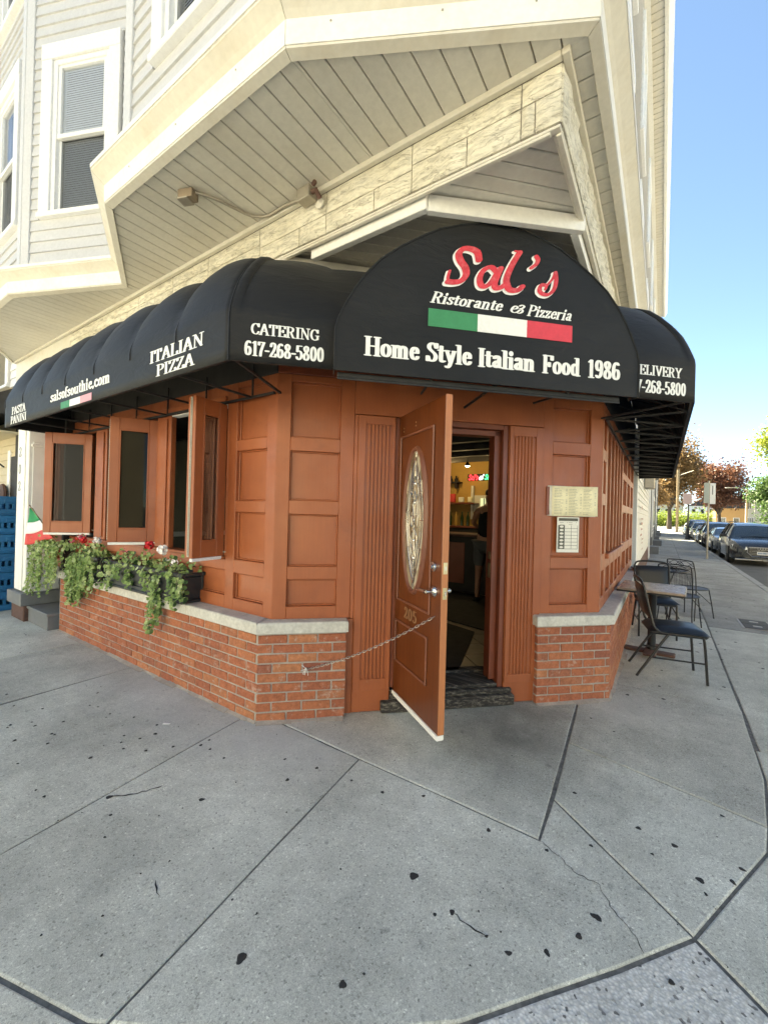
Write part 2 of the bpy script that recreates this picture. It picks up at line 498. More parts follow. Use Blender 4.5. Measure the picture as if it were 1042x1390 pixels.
MT = dict(
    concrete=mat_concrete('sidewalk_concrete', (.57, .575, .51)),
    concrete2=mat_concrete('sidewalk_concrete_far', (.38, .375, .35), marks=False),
    agg=mat_aggregate(),
    joint=basic('joint_dirt', (.15, .15, .14), .95, .5, 30, 90, .5),
    gum=basic('gum', (.025, .025, .025), .8, .3, 30, 90, .2),
    asphalt=basic('asphalt', (.10, .10, .10), .9, .18, 1.5, 160, .6, fine=.25),
    curb=basic('granite', (.34, .34, .33), .85, .12, 3, 160, .4, fine=.2),
    brick=mat_brick(),
    mortar=basic('mortar', (.36, .32, .28), .95, .2, 12, 120, .6, fine=.1),
    cap=basic('cap_stone', (.58, .56, .50), .8, .12, 6, 70, .5, fine=.12, dirt=(.30, .28, .25), dirtamt=.5),
    stone=mat_stone(),
    rust=mat_paintwood(),
    rustdark=basic('rust_brown_paint_frame', (.20, .05, .022), .45, .15, 3, 60, .15, coat=.1),
    door=mat_wood_door(),
    dooredge=basic('door_edge', (.46, .17, .065), .45, .12, 4, 60, .15, stretch=(30, 30, 2)),
    doorline=basic('door_moulding', (.20, .075, .045), .4, .1, 4, 60, .1),
    oldwood=mat_old_wood(),
    black=mat_fabric(),
    bar=basic('awning_frame_metal', (.014, .014, .015), .6, .4, 8, 90, .3, dirt=(.06, .055, .05), dirtamt=.4),
    print=basic('white_print', (.82, .82, .79), .6, .03, 3, 90, 0),
    pred=basic('red_print', (.62, .035, .055), .6, .2, 22, 90, 0, dirt=(.7, .35, .36), dirtamt=.35),
    pred2=basic('flag_red_print', (.66, .05, .075), .6, .08, 12, 90, 0),
    pred3=basic('faded_red_print', (.75, .35, .40), .6, .08, 12, 90, 0),
    pgreen=basic('green_print', (.04, .24, .10), .6, .08, 12, 90, 0),
    soffit=basic('vinyl_soffit', (.66, .63, .56), .5, .05, 1.2, 60, .05, dirt=(.46, .38, .26), dirtamt=.22, rand=.03),
    soffitgap=basic('soffit_backing', (.30, .25, .18), .8, .1),
    fascia=basic('white_fascia', (.82, .81, .77), .5, .04, 1, 50, .04, dirt=(.6, .53, .40), dirtamt=.25),
    cove=basic('cream_crown', (.70, .665, .58), .55, .06, 1.4, 50, .05, dirt=(.55, .45, .30), dirtamt=.35),
    siding=basic('grey_clapboard', (.60, .60, .60), .55, .04, 1, 60, .06, dirt=(.48, .47, .46), dirtamt=.3, rand=.02),
    corner=basic('corner_board', (.62, .62, .62), .5, .03, 1, 60, .04),
    wtrim=basic('window_trim', (.80, .80, .79), .45, .03, 1, 60, .03),
    glass=mat_glass('window_glass', (.93, .95, .97), .01, 1.5, 1.0),
    darkglass=mat_glass('casement_glass', (.40, .40, .39), .015, 1.5, .28),
    screen=mat_glass('insect_screen', (.62, .62, .62), .5, 1.1, .1),
    blind=basic('blind', (.66, .70, .76), .6, .04, 3, 60, .05),
    metal=basic('brushed_nickel', (.62, .61, .58), .25, .05, 3, 90, .02, metal=1),
    brass=basic('brass_plate', (.60, .52, .33), .35, .1, 9, 90, .02, metal=1),
    galv=basic('galvanised', (.42, .38, .32), .5, .12, 6, 90, .1, metal=.6),
    rustbox=basic('junction_box', (.28, .22, .16), .6, .2, 8, 90, .2, metal=.3),
    planter=basic('black_planter', (.02, .022, .024), .42, .15, 5, 90, .05),
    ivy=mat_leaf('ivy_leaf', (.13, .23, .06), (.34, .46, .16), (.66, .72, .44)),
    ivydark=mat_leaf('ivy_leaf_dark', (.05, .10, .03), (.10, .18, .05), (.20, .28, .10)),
    stem=basic('vine_stem', (.14, .17, .06), .7, .2),
    petalw=basic('white_petal', (.92, .88, .86), .6, .05, 30, 90, 0),
    petalr=basic('red_petal', (.62, .02, .03), .6, .15, 30, 90, 0),
    petalp=basic('pink_petal', (.60, .10, .20), .6, .15, 30, 90, 0),
    fgreen=basic('flag_green', (.02, .28, .11), .7, .08),
    fwhite=basic('flag_white', (.80, .80, .80), .7, .03),
    fred=basic('flag_red', (.62, .06, .06), .7, .08),
    peel=mat_worn_white(),
    greystep=basic('grey_step_paint', (.17, .175, .18), .6, .12, 4, 80, .2),
    crate=basic('blue_crate', (.012, .13, .30), .45, .12, 6, 80, .05, rand=.15),
    beige=basic('beige_clapboard', (.60, .52, .36), .6, .06, 2, 60, .08, rand=.04),
    shingle=basic('dark_shingle', (.05, .05, .052), .9, .3, 12, 60, .5),
    blackmetal=basic('black_metal', (.015, .015, .016), .4, .15, 8, 90, .05),
    vinyl=basic('black_vinyl', (.012, .013, .015), .40, .15, 6, 60, .1),
    tabletop=basic('worn_table_laminate', (.33, .25, .19), .22, .15, 12, 150, .1, dirt=(.5, .4, .32), dirtamt=.5),
    tablebase=basic('rusty_table_base', (.11, .055, .04), .7, .3, 9, 90, .3),
    mesh=basic('grey_table_mesh', (.035, .035, .038), .5, .1, 5, 90, .1),
    chain=basic('chain_steel', (.5, .48, .44), .4, .1, 9, 90, .1, metal=1),
    paper=basic('yellowed_paper', (.84, .77, .52), .7, .06, 12, 90, .03),
    paperw=basic('white_paper', (.76, .74, .66), .7, .04, 12, 90, .03),
    ink=basic('printed_ink', (.10, .10, .08), .8, .1),
    inkg=basic('grey_ink', (.32, .31, .24), .8, .1),
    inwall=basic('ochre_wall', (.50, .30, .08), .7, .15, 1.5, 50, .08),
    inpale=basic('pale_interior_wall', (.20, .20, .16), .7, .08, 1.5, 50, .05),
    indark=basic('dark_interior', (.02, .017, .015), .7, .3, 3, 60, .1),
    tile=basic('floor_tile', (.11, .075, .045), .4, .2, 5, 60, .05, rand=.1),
    mat_=basic('rubber_mat', (.010, .010, .011), .8, .2, 5, 90, .3),
    curtain=basic('charcoal_curtain', (.035, .034, .038), .9, .25, 8, 90, .2),
    skin=basic('skin', (.42, .22, .14), .55, .06, 8, 90, .05),
    shirt=basic('black_shirt', (.008, .008, .009), .85, .2, 8, 90, .1),
    shorts=basic('grey_shorts', (.10, .105, .11), .85, .1, 8, 90, .1),
    hair=basic('dark_hair', (.02, .013, .009), .6, .2, 30, 90, .2),
    bottle=basic('dark_bottle', (.03, .05, .02), .1, .2),
    hedge=mat_leaf('hedge', (.12, .18, .03), (.28, .36, .06), (.5, .52, .12)),
    orange=mat_leaf('orange_foliage', (.13, .085, .035), (.28, .16, .06), (.36, .27, .12)),
    redleaf=mat_leaf('russet_foliage', (.10, .045, .035), (.20, .085, .05), (.26, .16, .09)),
    yellow=mat_leaf('yellow_green_foliage', (.10, .16, .02), (.30, .36, .05), (.55, .42, .05)),
    green=mat_leaf('green_foliage', (.04, .09, .02), (.10, .18, .05), (.24, .30, .10)),
    bark=basic('bark', (.10, .075, .055), .9, .3, 8, 40, .6),
    polewood=basic('pole_wood', (.30, .22, .13), .85, .2, 5, 60, .4, stretch=(9, 9, .6)),
    signback=basic('sign_grey', (.38, .42, .38), .5, .05),
    tyre=basic('tyre', (.02, .02, .02), .8, .1),
    rim=basic('rim', (.4, .4, .41), .3, .05, metal=1),
    head=basic('headlight', (.75, .76, .78), .08, .05, metal=.6),
    carglass=basic('car_glass', (.02, .03, .035), .04, .05, spec=1.0, bump=0),
    plastic=basic('black_plastic', (.012, .012, .013), .4, .1),
    plate=basic('licence_plate', (.75, .75, .75), .4, .03),
    lampglass=mat_emit('lit_lamp', (1.0, .82, .55), 9),
)
def car_paint(name, c):
    m = NT(name); m.col(c); m.rough(.25)
    m.b.inputs['Metallic'].default_value = .35; m.b.inputs['Coat Weight'].default_value = 1; m.b.inputs['Coat Roughness'].default_value = .04
    return m.m
# =================================================================== ground
def offset_poly(P, d):
    """inset a CCW 2D polygon by d"""
    n = len(P); out = []
    for i in range(n):
        a, b, c = Vector(P[i-1]), Vector(P[i]), Vector(P[(i+1) % n])
        u = (b-a).normalized(); v = (c-b).normalized()
        n1 = Vector((-u.y, u.x)); n2 = Vector((-v.y, v.x))
        k = (n1+n2)
        den = max(.35, 1+n1.dot(n2))
        out.append(b+k*(d/den))
    return out
def ccw(P):
    s = sum(P[i-1][0]*P[i][1]-P[i][0]*P[i-1][1] for i in range(len(P)))
    return P if s > 0 else list(reversed(P))
def slab(P, mat, parent, gap=.005, name='paving_slab', z=0.0, wob=.003):
    P = ccw([tuple(p) for p in P])
    Q = []
    for i, p in enumerate(P):            # slightly uneven edges
        a = Vector(p); b = Vector(P[(i+1) % len(P)]); L = (b-a).length
        k = max(1, min(10, int(L/.22)))
        t = (b-a).normalized(); nn = Vector((-t.y, t.x))
        for j in range(k):
            q = a.lerp(b, j/k)
            if j: q = q+nn*random.uniform(-wob, wob)*1.2
            Q.append(tuple(q))
    m = MB(); n = len(Q); rings = []
    zt = z+random.uniform(-.0015, .0015)
    for ins, zz in ((gap, z-.06), (gap, z-.004), (gap+.002, z-.0015), (gap+.006, zt)):
        rings.append([(p[0], p[1], zz) for p in offset_poly(Q, ins)])
    vs = [p for r in rings for p in r]
    fs = []
    for r in range(3):
        for i in range(n):
            j = (i+1) % n
            fs.append((r*n+i, r*n+j, (r+1)*n+j, (r+1)*n+i))
    fs.append(tuple(3*n+i for i in range(n)))
    m.add(vs, fs)
    return m.build(name, mat, parent)

road = MB().add([(-400, -400, -.13), (500, -400, -.13), (500, 700, -.13), (-400, 700, -.13)], [(0, 1, 2, 3)]).build('road', MT['asphalt'])
road['kind'] = 'structure'
walk_outline = [(-40, -1.85), (.6, -1.85), (1.25, -1.7), (1.7, -1.35), (1.92, -.8), (1.92, 150), (-8, 150), (-8, 12), (-40, 12)]
sb = MB(); sb.prism([(x, y, 0) for x, y in ccw(walk_outline)], (0, 0, -.2), (0, 0, -.006))
sidewalk = sb.build('sidewalk', MT['joint']); sidewalk['kind'] = 'structure'
C1, C2 = MT['concrete'], MT['concrete2']
E1, E2, E3, E4, E5 = (-1.68, .414), (-1.33, .52), (-.90, .78), (-.454, 1.14), (-.09, 1.575)
E6, E7, E8 = (.126, 1.852), (.279, 2.196), (.425, 2.522)
E8b, E9, E10 = (.46, 2.726), (.523, 3.221), (.553, 4.28)
main_slabs = [
    [(-1.475, 1.985), (-.436, 1.985), (-.443, 2.314), E6, E5, E4, E3, (-1.282, .55)],
    [(-2.45, 1.99), (-1.475, 1.985), (-1.282, .55), E2, E1, (-2.245, .3)],
    [(-2.45, 1.99), (-.436, 1.985), (-.529, 3.615), (-.53, 4.05), (-2.45, 2.1)],
    [(-.443, 2.314), (-.483, 2.947), E8b, E8, E7, E6],
    [(-.483, 2.947), E8b, E9, E10, (-.35, 4.274), (-.53, 4.05), (-.529, 3.615)],
]
for P in main_slabs: slab(P, C1, sidewalk)
slab([(-2.45, 1.99), (-4.0, 1.95), (-3.95, -.05), (-2.245, .3)], C1, sidewalk)
xs = [-4.0, -5.15, -6.33, -7.5, -8.7, -9.9, -11.1]
for a, b in zip(xs[:-1], xs[1:]): slab([(a, 1.95), (b, 1.95), (b, -.15), (a, -.08)], C1, sidewalk)
# outer strip towards the kerb (left street) and the speckled ramp at the corner
for a, b in ((-1.0, -2.3), (-2.3, -3.9), (-3.9, -5.4), (-5.4, -7), (-7, -9), (-9, -11)):
    def ey(x):
        pts = [(-12, -.15), (-3.95, -.05), (-2.245, .3), E1, E2, (-1.0, .70)]
        for p, q in zip(pts[:-1], pts[1:]):
            if p[0] <= x <= q[0]: return p[1]+(q[1]-p[1])*(x-p[0])/(q[0]-p[0])
        return .7
    mid = [p for p in ((-3.95, -.05), (-2.245, .3), E1, E2) if b < p[0] < a]
    slab([(a, ey(a)), (a, -1.6), (b, -1.6), (b, ey(b))]+mid, C1, sidewalk, gap=.009)
slab([(-1.0, .70), E3, E4, E5, E6, (.296, 1.702), (1.3, .8), (1.45, -.6), (.6, -1.6), (-1.0, -1.6)], MT['agg'], sidewalk, gap=.010)
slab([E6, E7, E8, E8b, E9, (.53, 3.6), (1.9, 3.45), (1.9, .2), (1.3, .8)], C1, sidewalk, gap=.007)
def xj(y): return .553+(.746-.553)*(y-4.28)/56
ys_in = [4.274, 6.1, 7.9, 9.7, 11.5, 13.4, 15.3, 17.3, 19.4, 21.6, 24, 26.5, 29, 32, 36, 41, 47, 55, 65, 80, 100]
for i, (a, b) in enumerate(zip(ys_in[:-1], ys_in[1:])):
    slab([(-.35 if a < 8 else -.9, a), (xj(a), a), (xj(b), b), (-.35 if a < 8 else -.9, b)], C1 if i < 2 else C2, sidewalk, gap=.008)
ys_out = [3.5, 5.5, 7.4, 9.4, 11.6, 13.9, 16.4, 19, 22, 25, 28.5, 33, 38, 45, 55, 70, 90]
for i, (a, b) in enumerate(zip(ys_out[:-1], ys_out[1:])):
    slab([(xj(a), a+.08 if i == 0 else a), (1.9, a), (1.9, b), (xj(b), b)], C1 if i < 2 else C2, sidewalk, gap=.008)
# kerb stones
kerb = MB().box(ID, 1.93, 2.0, -.5, 120, -.2, -.03).build('kerb', MT['joint']); kerb['kind'] = 'structure'
y = -.6
while y < 95:
    L = random.uniform(1.6, 2.3)
    MB().box(ID, 1.905, 2.06, y+.006, y+L-.006, -.14, .004+random.uniform(-.004, .004), .012, .003).build('kerb_stone', MT['curb'], kerb)
    y += L
for i in range(10):
    a = -.6*math.pi/2*0
x = .5
while x > -22:
    L = random.uniform(1.6, 2.3)
    MB().box(ID, x-L+.006, x-.006, -1.83, -1.68, -.14, .004, .012, .003).build('kerb_stone', MT['curb'], kerb)
    x -= L
arc = [(0.5, -1.755), (.95, -1.70), (1.38, -1.5), (1.72, -1.16), (1.93, -.74), (1.98, -.6)]
for a, b in zip(arc[:-1], arc[1:]):
    f = Fr(a, (b[0]-a[0], b[1]-a[1]), (b[1]-a[1], a[0]-b[0]))
    MB().box(f, .005, math.dist(a, b)-.005, -.075, .075, -.14, .004, .01).build('kerb_stone', MT['curb'], kerb)
# gum spots and the hairline crack
gp = [(-1.116, .882, 17), (-1.902, 1.232, 13), (-1.671, 1.595, 11), (-1.824, 1.716, 8), (-1.614, 1.767, 9), (-2.29, .97, 14), (-3.307, .854, 10), (-3.424, .987, 9), (-3.341, 1.117, 9), (-2.738, 1.053, 10), (-2.557, 1.277, 9), (-2.703, 1.405, 10), (-2.804, 1.468, 8), (-2.721, 1.32, 9), (-2.469, 1.396, 8), (-2.35, 1.506, 11), (-2.36, 1.57, 8), (-2.265, 1.514, 8), (-2.119, 1.51, 8), (-2.15, .918, 7), (-2.025, .844, 6), (-.796, 1.017, 12), (-1.194, 1.821, 9), (-1.385, 1.799, 7), (-3.221, 1.015, 8), (-3.65, 1.44, 9), (-.808, 1.482, 17), (-.645, 1.901, 12), (-1.005, 1.925, 9), (-.616, 1.433, 10), (-.48, 1.423, 6), (-.664, 1.387, 7), (-.213, 1.615, 12), (-.171, 1.729, 17), (-.399, 1.413, 10), (-.293, 1.491, 11), (-.063, 2.341, 12), (.078, 2.314, 12), (.161, 2.158, 14), (.314, 2.332, 12), (.272, 2.227, 13), (-.359, 2.43, 9), (-.393, 1.941, 8), (-.235, 2.087, 8), (.281, 2.691, 9), (-.246, 3.289, 8), (-.405, 3.402, 8), (.056, 1.631, 9), (.175, 2.091, 8), (-.005, 2.197, 7)]
for _ in range(120):
    x = random.uniform(-.3, 1.8); yy = random.uniform(3.2, 16)
    gp.append((x, yy, random.uniform(9, 17)))
for _ in range(60):
    gp.append((random.uniform(-6, -2.4), random.uniform(.3, 1.7), random.uniform(3, 9)))
for _ in range(60):
    gp.append((random.uniform(-2.4, .4), random.uniform(.5, 2.6), random.uniform(2, 4.5)))
gm = MB()
for (x, yy, r) in gp:
    k = 16; r = r*.001*1.1
    a0 = random.random()*6; ph = random.random()*6; el = random.uniform(.65, 1)
    P = []
    for i in range(k):
        a = 2*math.pi*i/k
        rr = r*(1+.14*math.sin(3*a+ph)+.10*math.sin(2*a+ph*2)+.05*math.sin(7*a+ph)+random.uniform(-.025, .025))
        u, v = rr*math.cos(a), rr*el*math.sin(a)
        P.append((x+u*math.cos(a0)-v*math.sin(a0), yy+u*math.sin(a0)+v*math.cos(a0)))
    b = len(gm.v)
    gm.v += [(p[0], p[1], .0012) for p in P]+[(x+(p[0]-x)*.75, yy+(p[1]-yy)*.75, .0032) for p in P]
    gm.f += [(b+i, b+(i+1) % k, b+k+(i+1) % k, b+k+i) for i in range(k)]+[tuple(b+k+i for i in range(k))]
def crackline(pts, wd, z=.0022):
    P = []
    for a, b in zip(pts[:-1], pts[1:]):
        a = Vector(a); b = Vector(b); k = max(2, int((b-a).length/.018)); t = (b-a).normalized(); nn = Vector((-t.y, t.x))
        for j in range(k): P.append(a.lerp(b, j/k)+nn*random.uniform(-.006, .006))
    P.append(Vector(pts[-1])); n = len(P); b0 = len(gm.v)
    for i, p in enumerate(P):
        t = (P[min(i+1, n-1)]-P[max(i-1, 0)]).normalized(); nn = Vector((-t.y, t.x))*wd*random.uniform(.4, 1.2)*(.3 if i in (0, n-1) else 1)
        gm.v += [(p.x+nn.x, p.y+nn.y, z), (p.x-nn.x, p.y-nn.y, z)]
    for i in range(n-1): gm.f.append((b0+2*i, b0+2*i+1, b0+2*i+3, b0+2*i+2))
crackline([(-.427, 1.975), (-.356, 1.945), (-.275, 1.894), (-.181, 1.885), (-.119, 1.793), (-.068, 1.759), (-.043, 1.728), (-.02, 1.68)], .0016)
crackline([(-2.29, .97), (-2.21, 1.05), (-2.16, 1.17)], .004)
crackline([(-1.63, .86), (-1.55, .84)], .003)
crackline([(-.616, 1.433), (-.56, 1.42), (-.48, 1.423)], .003)
o = gm.build('gum_and_cracks', MT['gum'], sidewalk); o['kind'] = 'stuff'
litter = MB().box(Fr((-2.78, 1.49), (1, .6), (-.6, 1)), 0, .05, 0, .018, .002, .006, .002).build('paper_scrap', MT['print'])
tag(litter, 'small white scrap of litter lying on the sidewalk near the brick wall', 'litter')
# utility cover in the far slab
uc = thing('utility_cover', 'rectangular metal utility cover set into the sidewalk beside the kerb', 'utility cover', (1.15, 7.95, .003))
bx('cover_frame', ID, -.18, .18, -.33, .33, -.001, .004, MT['galv'], uc, .002)
for i in range(2):
    bx('cover_plate', ID, -.155, .155, -.31+i*.315, -.005+i*.315, .005, .011, MT['asphalt'], uc, .002)
    bx('cover_badge', ID, -.05, .05, -.19+i*.315, -.12+i*.315, .0115, .0135, MT['galv'], uc, .001)

# =================================================================== brick plinths
BR_L = .197; BR_H = .0575; CH = .0677
brick_me = []
for k in range(8):
    m = MB().box(ID, 0, BR_L, -.05, .0, 0, BR_H, .0045, .0016)
    brick_me.append(m.mesh('brick', MT['brick'], None))
def brick_run(F, s0, s1, courses, parent, quoin=False, z0=.006):
    """running bond, outer face at d=0"""
    MB().box(F, s0+.002, s1-.002, -.14, -.006, -.02, courses*CH+z0, 0).build('mortar_bed', MT['mortar'], parent)
    for c in range(courses):
        z = z0+c*CH
        s = s0-(0 if c % 2 == 0 else (BR_L+.01)/2)
        while s < s1-.012:
            a = max(s, s0); b = min(s+BR_L, s1)
            if b-a > .03:
                me = random.choice(brick_me)
                M4 = F.mat(a, random.uniform(-.0015, .0025), z+random.uniform(-.001, .001))
                M4 = M4 @ Matrix.Rotation(random.uniform(-.004, .004), 4, 'Y') @ Matrix.Diagonal(((b-a)/BR_L, 1, 1, 1))
                inst('brick', me, parent, M4)
            s += BR_L+.010
def cap_piece(F, P, z0, z1, parent, bev=.012):
    pass
NC = 9
PZ = NC*CH+.012    # 0.62
BY = 1.88          # brick face plane, left street
BXr = -.33         # brick face plane, right street
CB = 4.175         # y-x of the brick face on the chamfer
A_ = (CB*-1+BY, BY)         # (-2.295,1.88)
FBL = Fr((0, BY), (1, 0), (0, -1))
FBC = Fr(A_, (1, 1), (1, -1))
D_ = (BXr, CB+BXr)
FBR = Fr((BXr, 0), (0, 1), (1, 0))
sC = math.dist(A_, D_)
plL = thing('brick_plinth', 'low red brick wall with pale stone cap below the casement windows, left of the door', 'brick wall', (0, 0, 0), group='low brick walls of the corner front')
brick_run(FBL, -5.83, A_[0], NC, plL)
brick_run(FBC, 0, .612, NC, plL)
plR = thing('brick_plinth', 'low red brick wall with pale stone cap right of the door, running behind the tables', 'brick wall', (0, 0, 0), group='low brick walls of the corner front')
brick_run(FBC, sC-.655, sC, NC, plR)
brick_run(FBR, D_[1], 8.2, NC, plR)
bx('end_face', FBL, -5.835, -5.825, -.14, .0, 0, PZ, MT['mortar'], plL, 0)
def cap_poly(pts, z0, z1, parent):
    P = ccw(pts); m = MB(); n = len(P)
    rings = []
    for ins, zz in ((.0, z0), (-.0, z1-.012), (.004, z1-.004), (.012, z1)):
        rings.append([(p[0], p[1], zz) for p in offset_poly(P, ins)])
    fs = [tuple(range(n-1, -1, -1))]
    for r in range(3):
        for i in range(n):
            fs.append((r*n+i, r*n+(i+1) % n, (r+1)*n+(i+1) % n, (r+1)*n+i))
    fs.append(tuple(3*n+i for i in range(n)))
    m.add([p for r in rings for p in r], fs).build('cap_stone', MT['cap'], parent)
def pt2(F, s, d): return F(s, d, 0)[:2]
CZ0, CZ1 = PZ+.002, .70
OV = .028
def capx(F, s0, s1): cap_poly([pt2(F, s0, OV), pt2(F, s1, OV), pt2(F, s1, -.16), pt2(F, s0, -.16)], CZ0, CZ1, None)
segs = [-5.86, -4.95, -4.05, -3.15]
for a, b in zip(segs[:-1], segs[1:]):
    cap_poly([pt2(FBL, a+.002, OV), pt2(FBL, b-.002, OV), pt2(FBL, b-.002, -.13), pt2(FBL, a+.002, -.13)], CZ0, CZ1, plL)
t8 = math.tan(R(22.5))
cap_poly([pt2(FBL, -3.148, OV), pt2(FBL, A_[0]+OV*t8, OV), pt2(FBL, A_[0]-.13*t8, -.13), pt2(FBL, -3.148, -.13)], CZ0, CZ1, plL)
cap_poly([pt2(FBC, -OV*t8+.001, OV), pt2(FBC, .622, OV), pt2(FBC, .622, -.13), pt2(FBC, .13*t8, -.13)], CZ0, CZ1, plL)
cap_poly([pt2(FBC, sC-.677, OV), pt2(FBC, sC+OV*t8, OV), pt2(FBC, sC-.13*t8, -.13), pt2(FBC, sC-.677, -.13)], CZ0, CZ1, plR)
segs = [D_[1]-OV*t8+.002, 5.1, 6.2, 7.3, 8.22]
for i, (a, b) in enumerate(zip(segs[:-1], segs[1:])):
    cap_poly([pt2(FBR, a, OV), pt2(FBR, b-.004, OV), pt2(FBR, b-.004, -.13), pt2(FBR, a+(.15*t8 if i == 0 else 0), -.13)], CZ0, CZ1, plR)
# cement toe along the foot of the walls
tm = MB()
for F, a, b in ((FBL, -5.83, A_[0]), (FBC, 0, .6), (FBC, sC-.655, sC), (FBR, D_[1], 8.2)):
    s = a
    while s < b-.01:
        e = min(b, s+random.uniform(.1, .25)); w_ = random.uniform(.012, .05)
        tm.convex([F(s, 0, .001), F(e, 0, .001), F(e, w_, .001), F(s, w_, .001), F(s, 0, random.uniform(.008, .02)), F(e, 0, random.uniform(.008, .02))], [(0, 1, 2, 3), (0, 1, 5, 4), (3, 2, 5, 4), (0, 3, 4), (1, 2, 5)])
        s = e
o = tm.build('cement_toe', MT['mortar'], plL); o['kind'] = 'stuff'

# =================================================================== corner building
B = thing('corner_building', 'corner restaurant building with rust brown panelled storefront and grey clapboard bay storeys above', 'building', (0, 0, 0))
RU = MT['rust']
ZC = 3.30          # underside of the cut-away corner
ZS = 3.60          # soffit
def panelled(F, s0, s1, z0, z1, panels, backd=-.038, faced=0.0, mat=RU, t=.05):
    """flat wall with recessed panels; panels = [(s0,s1,z0,z1)] in one or more columns"""
    cols = {}
    for p in panels: cols.setdefault((p[0], p[1]), []).append(p)
    keys = sorted(cols)
    s = s0
    for (a, b) in keys:
        if a-s > .004: bx('stile', F, s, a, faced-t, faced, z0, z1, mat, B, .003)
        z = z0
        for p in sorted(cols[a, b], key=lambda q: q[2]):
            if p[2]-z > .004: bx('rail', F, a, b, faced-t, faced-.001, z, p[2], mat, B, .003)
            o = MB()
            o.box(F, a, b, backd-.02, backd, p[2], p[3], 0)
            w_ = .012
            for q in ((a, a+w_, p[2], p[3]), (b-w_, b, p[2], p[3]), (a+w_, b-w_, p[2], p[2]+w_), (a+w_, b-w_, p[3]-w_, p[3])):
                o.box(F, q[0], q[1], backd+.0005, backd+.014, q[2], q[3], .004)
            o.build('wall_panel', mat, B)
            z = p[3]
        if z1-z > .004: bx('rail', F, a, b, faced-t, faced-.001, z, z1, mat, B, .003)
        s = b
    if s1-s > .004: bx('stile', F, s, s1, faced-t, faced, z0, z1, mat, B, .003)

ZW = 2.46
# --- chamfer, left and right of the door
panelled(FC, .0, .556, .70, ZW, [(.098, .455, .79, .985), (.098, .455, 1.078, 1.455), (.098, .455, 1.555, 1.912), (.098, .455, 2.01, 2.41)])
panelled(FC, 2.09, 2.633, .70, ZW, [(2.178, 2.522, .77, 1.066), (2.178, 2.522, 1.157, 1.998), (2.178, 2.522, 2.098, 2.38)])
bx('frieze_board', FC, 0.002, 2.63, -.05, .004, ZW+.002, 2.75, MT['rustdark'], B, .003)
bx('upper_board', FC, 0.002, 2.63, -.05, .004, 2.752, ZC, MT['soffit'], B, .003)
bx('pier_filler', FC, .50, .583, -.03, .008, .0, .695, RU, B, .003)
bx('pier_filler', FC, 2.086, 2.15, -.03, .008, .0, .695, RU, B, .003)
bx('lintel_board', FC, .558, 2.088, -.05, .006, 2.205, ZW, RU, B, .003)
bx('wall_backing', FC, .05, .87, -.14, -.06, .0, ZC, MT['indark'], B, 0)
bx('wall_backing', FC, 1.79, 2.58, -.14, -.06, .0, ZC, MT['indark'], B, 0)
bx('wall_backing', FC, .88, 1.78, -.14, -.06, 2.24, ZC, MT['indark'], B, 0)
def pilaster(a, b, f0, f1, z0, z1, fz0, fz1, n):
    m = MB()
    m.box(FC, a, b, -.055, .012, z0, z1, .003)
    m.box(FC, a+.004, f0, .0125, .024, z0+.16, z1-.004, .002)
    m.box(FC, f1, b-.004, .0125, .024, z0+.16, z1-.004, .002)
    m.box(FC, f0, f1, .0125, .024, z0+.16, fz0, .002)
    m.box(FC, f0, f1, .0125, .024, fz1, z1-.004, .002)
    p = (f1-f0)/n
    for i in range(1, n):
        m.box(FC, f0+i*p-.0085, f0+i*p+.0085, .0125, .024, fz0+.001, fz1-.001, .004)
    for i in range(n):          # rounded flute ends
        for zz, sg in ((fz0, 1), (fz1, -1)):
            c = f0+(i+.5)*p; r = p/2-.004
            m.convex([FC(c-r, d, zz) for d in (.0125, .0235)]+[FC(c-r, d, zz+sg*.010) for d in (.0125, .0235)]+[FC(c-r*.45, d, zz) for d in (.0125, .0235)], [(0, 1, 3, 2), (0, 1, 5, 4), (2, 3, 5, 4), (0, 2, 4), (1, 3, 5)])
            m.convex([FC(c+r, d, zz) for d in (.0125, .0235)]+[FC(c+r, d, zz+sg*.010) for d in (.0125, .0235)]+[FC(c+r*.45, d, zz) for d in (.0125, .0235)], [(0, 1, 3, 2), (0, 1, 5, 4), (2, 3, 5, 4), (0, 2, 4), (1, 3, 5)])
    return m.build('pilaster', RU, B, label='fluted rust brown pilaster')
pilaster(.584, .866, .640, .836, .005, 2.20, .25, 2.135, 7)
bx('pilaster_edge', FC, .558, .582, -.05, .008, .70, 2.20, RU, B, .002)
bx('pilaster_edge', FC, .585, .66, -.09, -.056, .0, 2.2, RU, B, .002)
pilaster(1.785, 2.083, 1.815, 2.015, .005, 2.20, .23, 2.12, 7)
# --- door frame, threshold, step
FM = MT['rustdark']
bx('door_frame', FC, .868, .905, -.17, .0, .17, 2.20, FM, B, .003)
bx('door_frame', FC, 1.742, 1.782, -.17, .0, .12, 2.20, FM, B, .003)
bx('door_stop', FC, 1.69, 1.741, -.15, -.05, .17, 2.163, FM, B, .003)
bx('door_frame', FC, .906, 1.741, -.17, .0, 2.163, 2.203, FM, B, .003)
bx('door_stop', FC, .906, 1.741, -.15, -.05, 2.12, 2.162, FM, B, .003)
bx('strike_plate', FC, 1.686, 1.689, -.11, -.07, .98, 1.10, MT['brass'], B, .001)
bx('strike_plate', FC, 1.686, 1.689, -.11, -.07, 1.13, 1.19, MT['brass'], B, .001)
bx('threshold_step', FC, .80, 1.86, -.14, .062, .006, .085, MT['oldwood'], B, .006)
bx('threshold_step', FC, .87, 1.85, -.15, .035, .0855, .128, MT['oldwood'], B, .01)
bx('threshold_sill', FC, .88, 1.74, -.24, .002, .1285, .158, MT['oldwood'], B, .008)
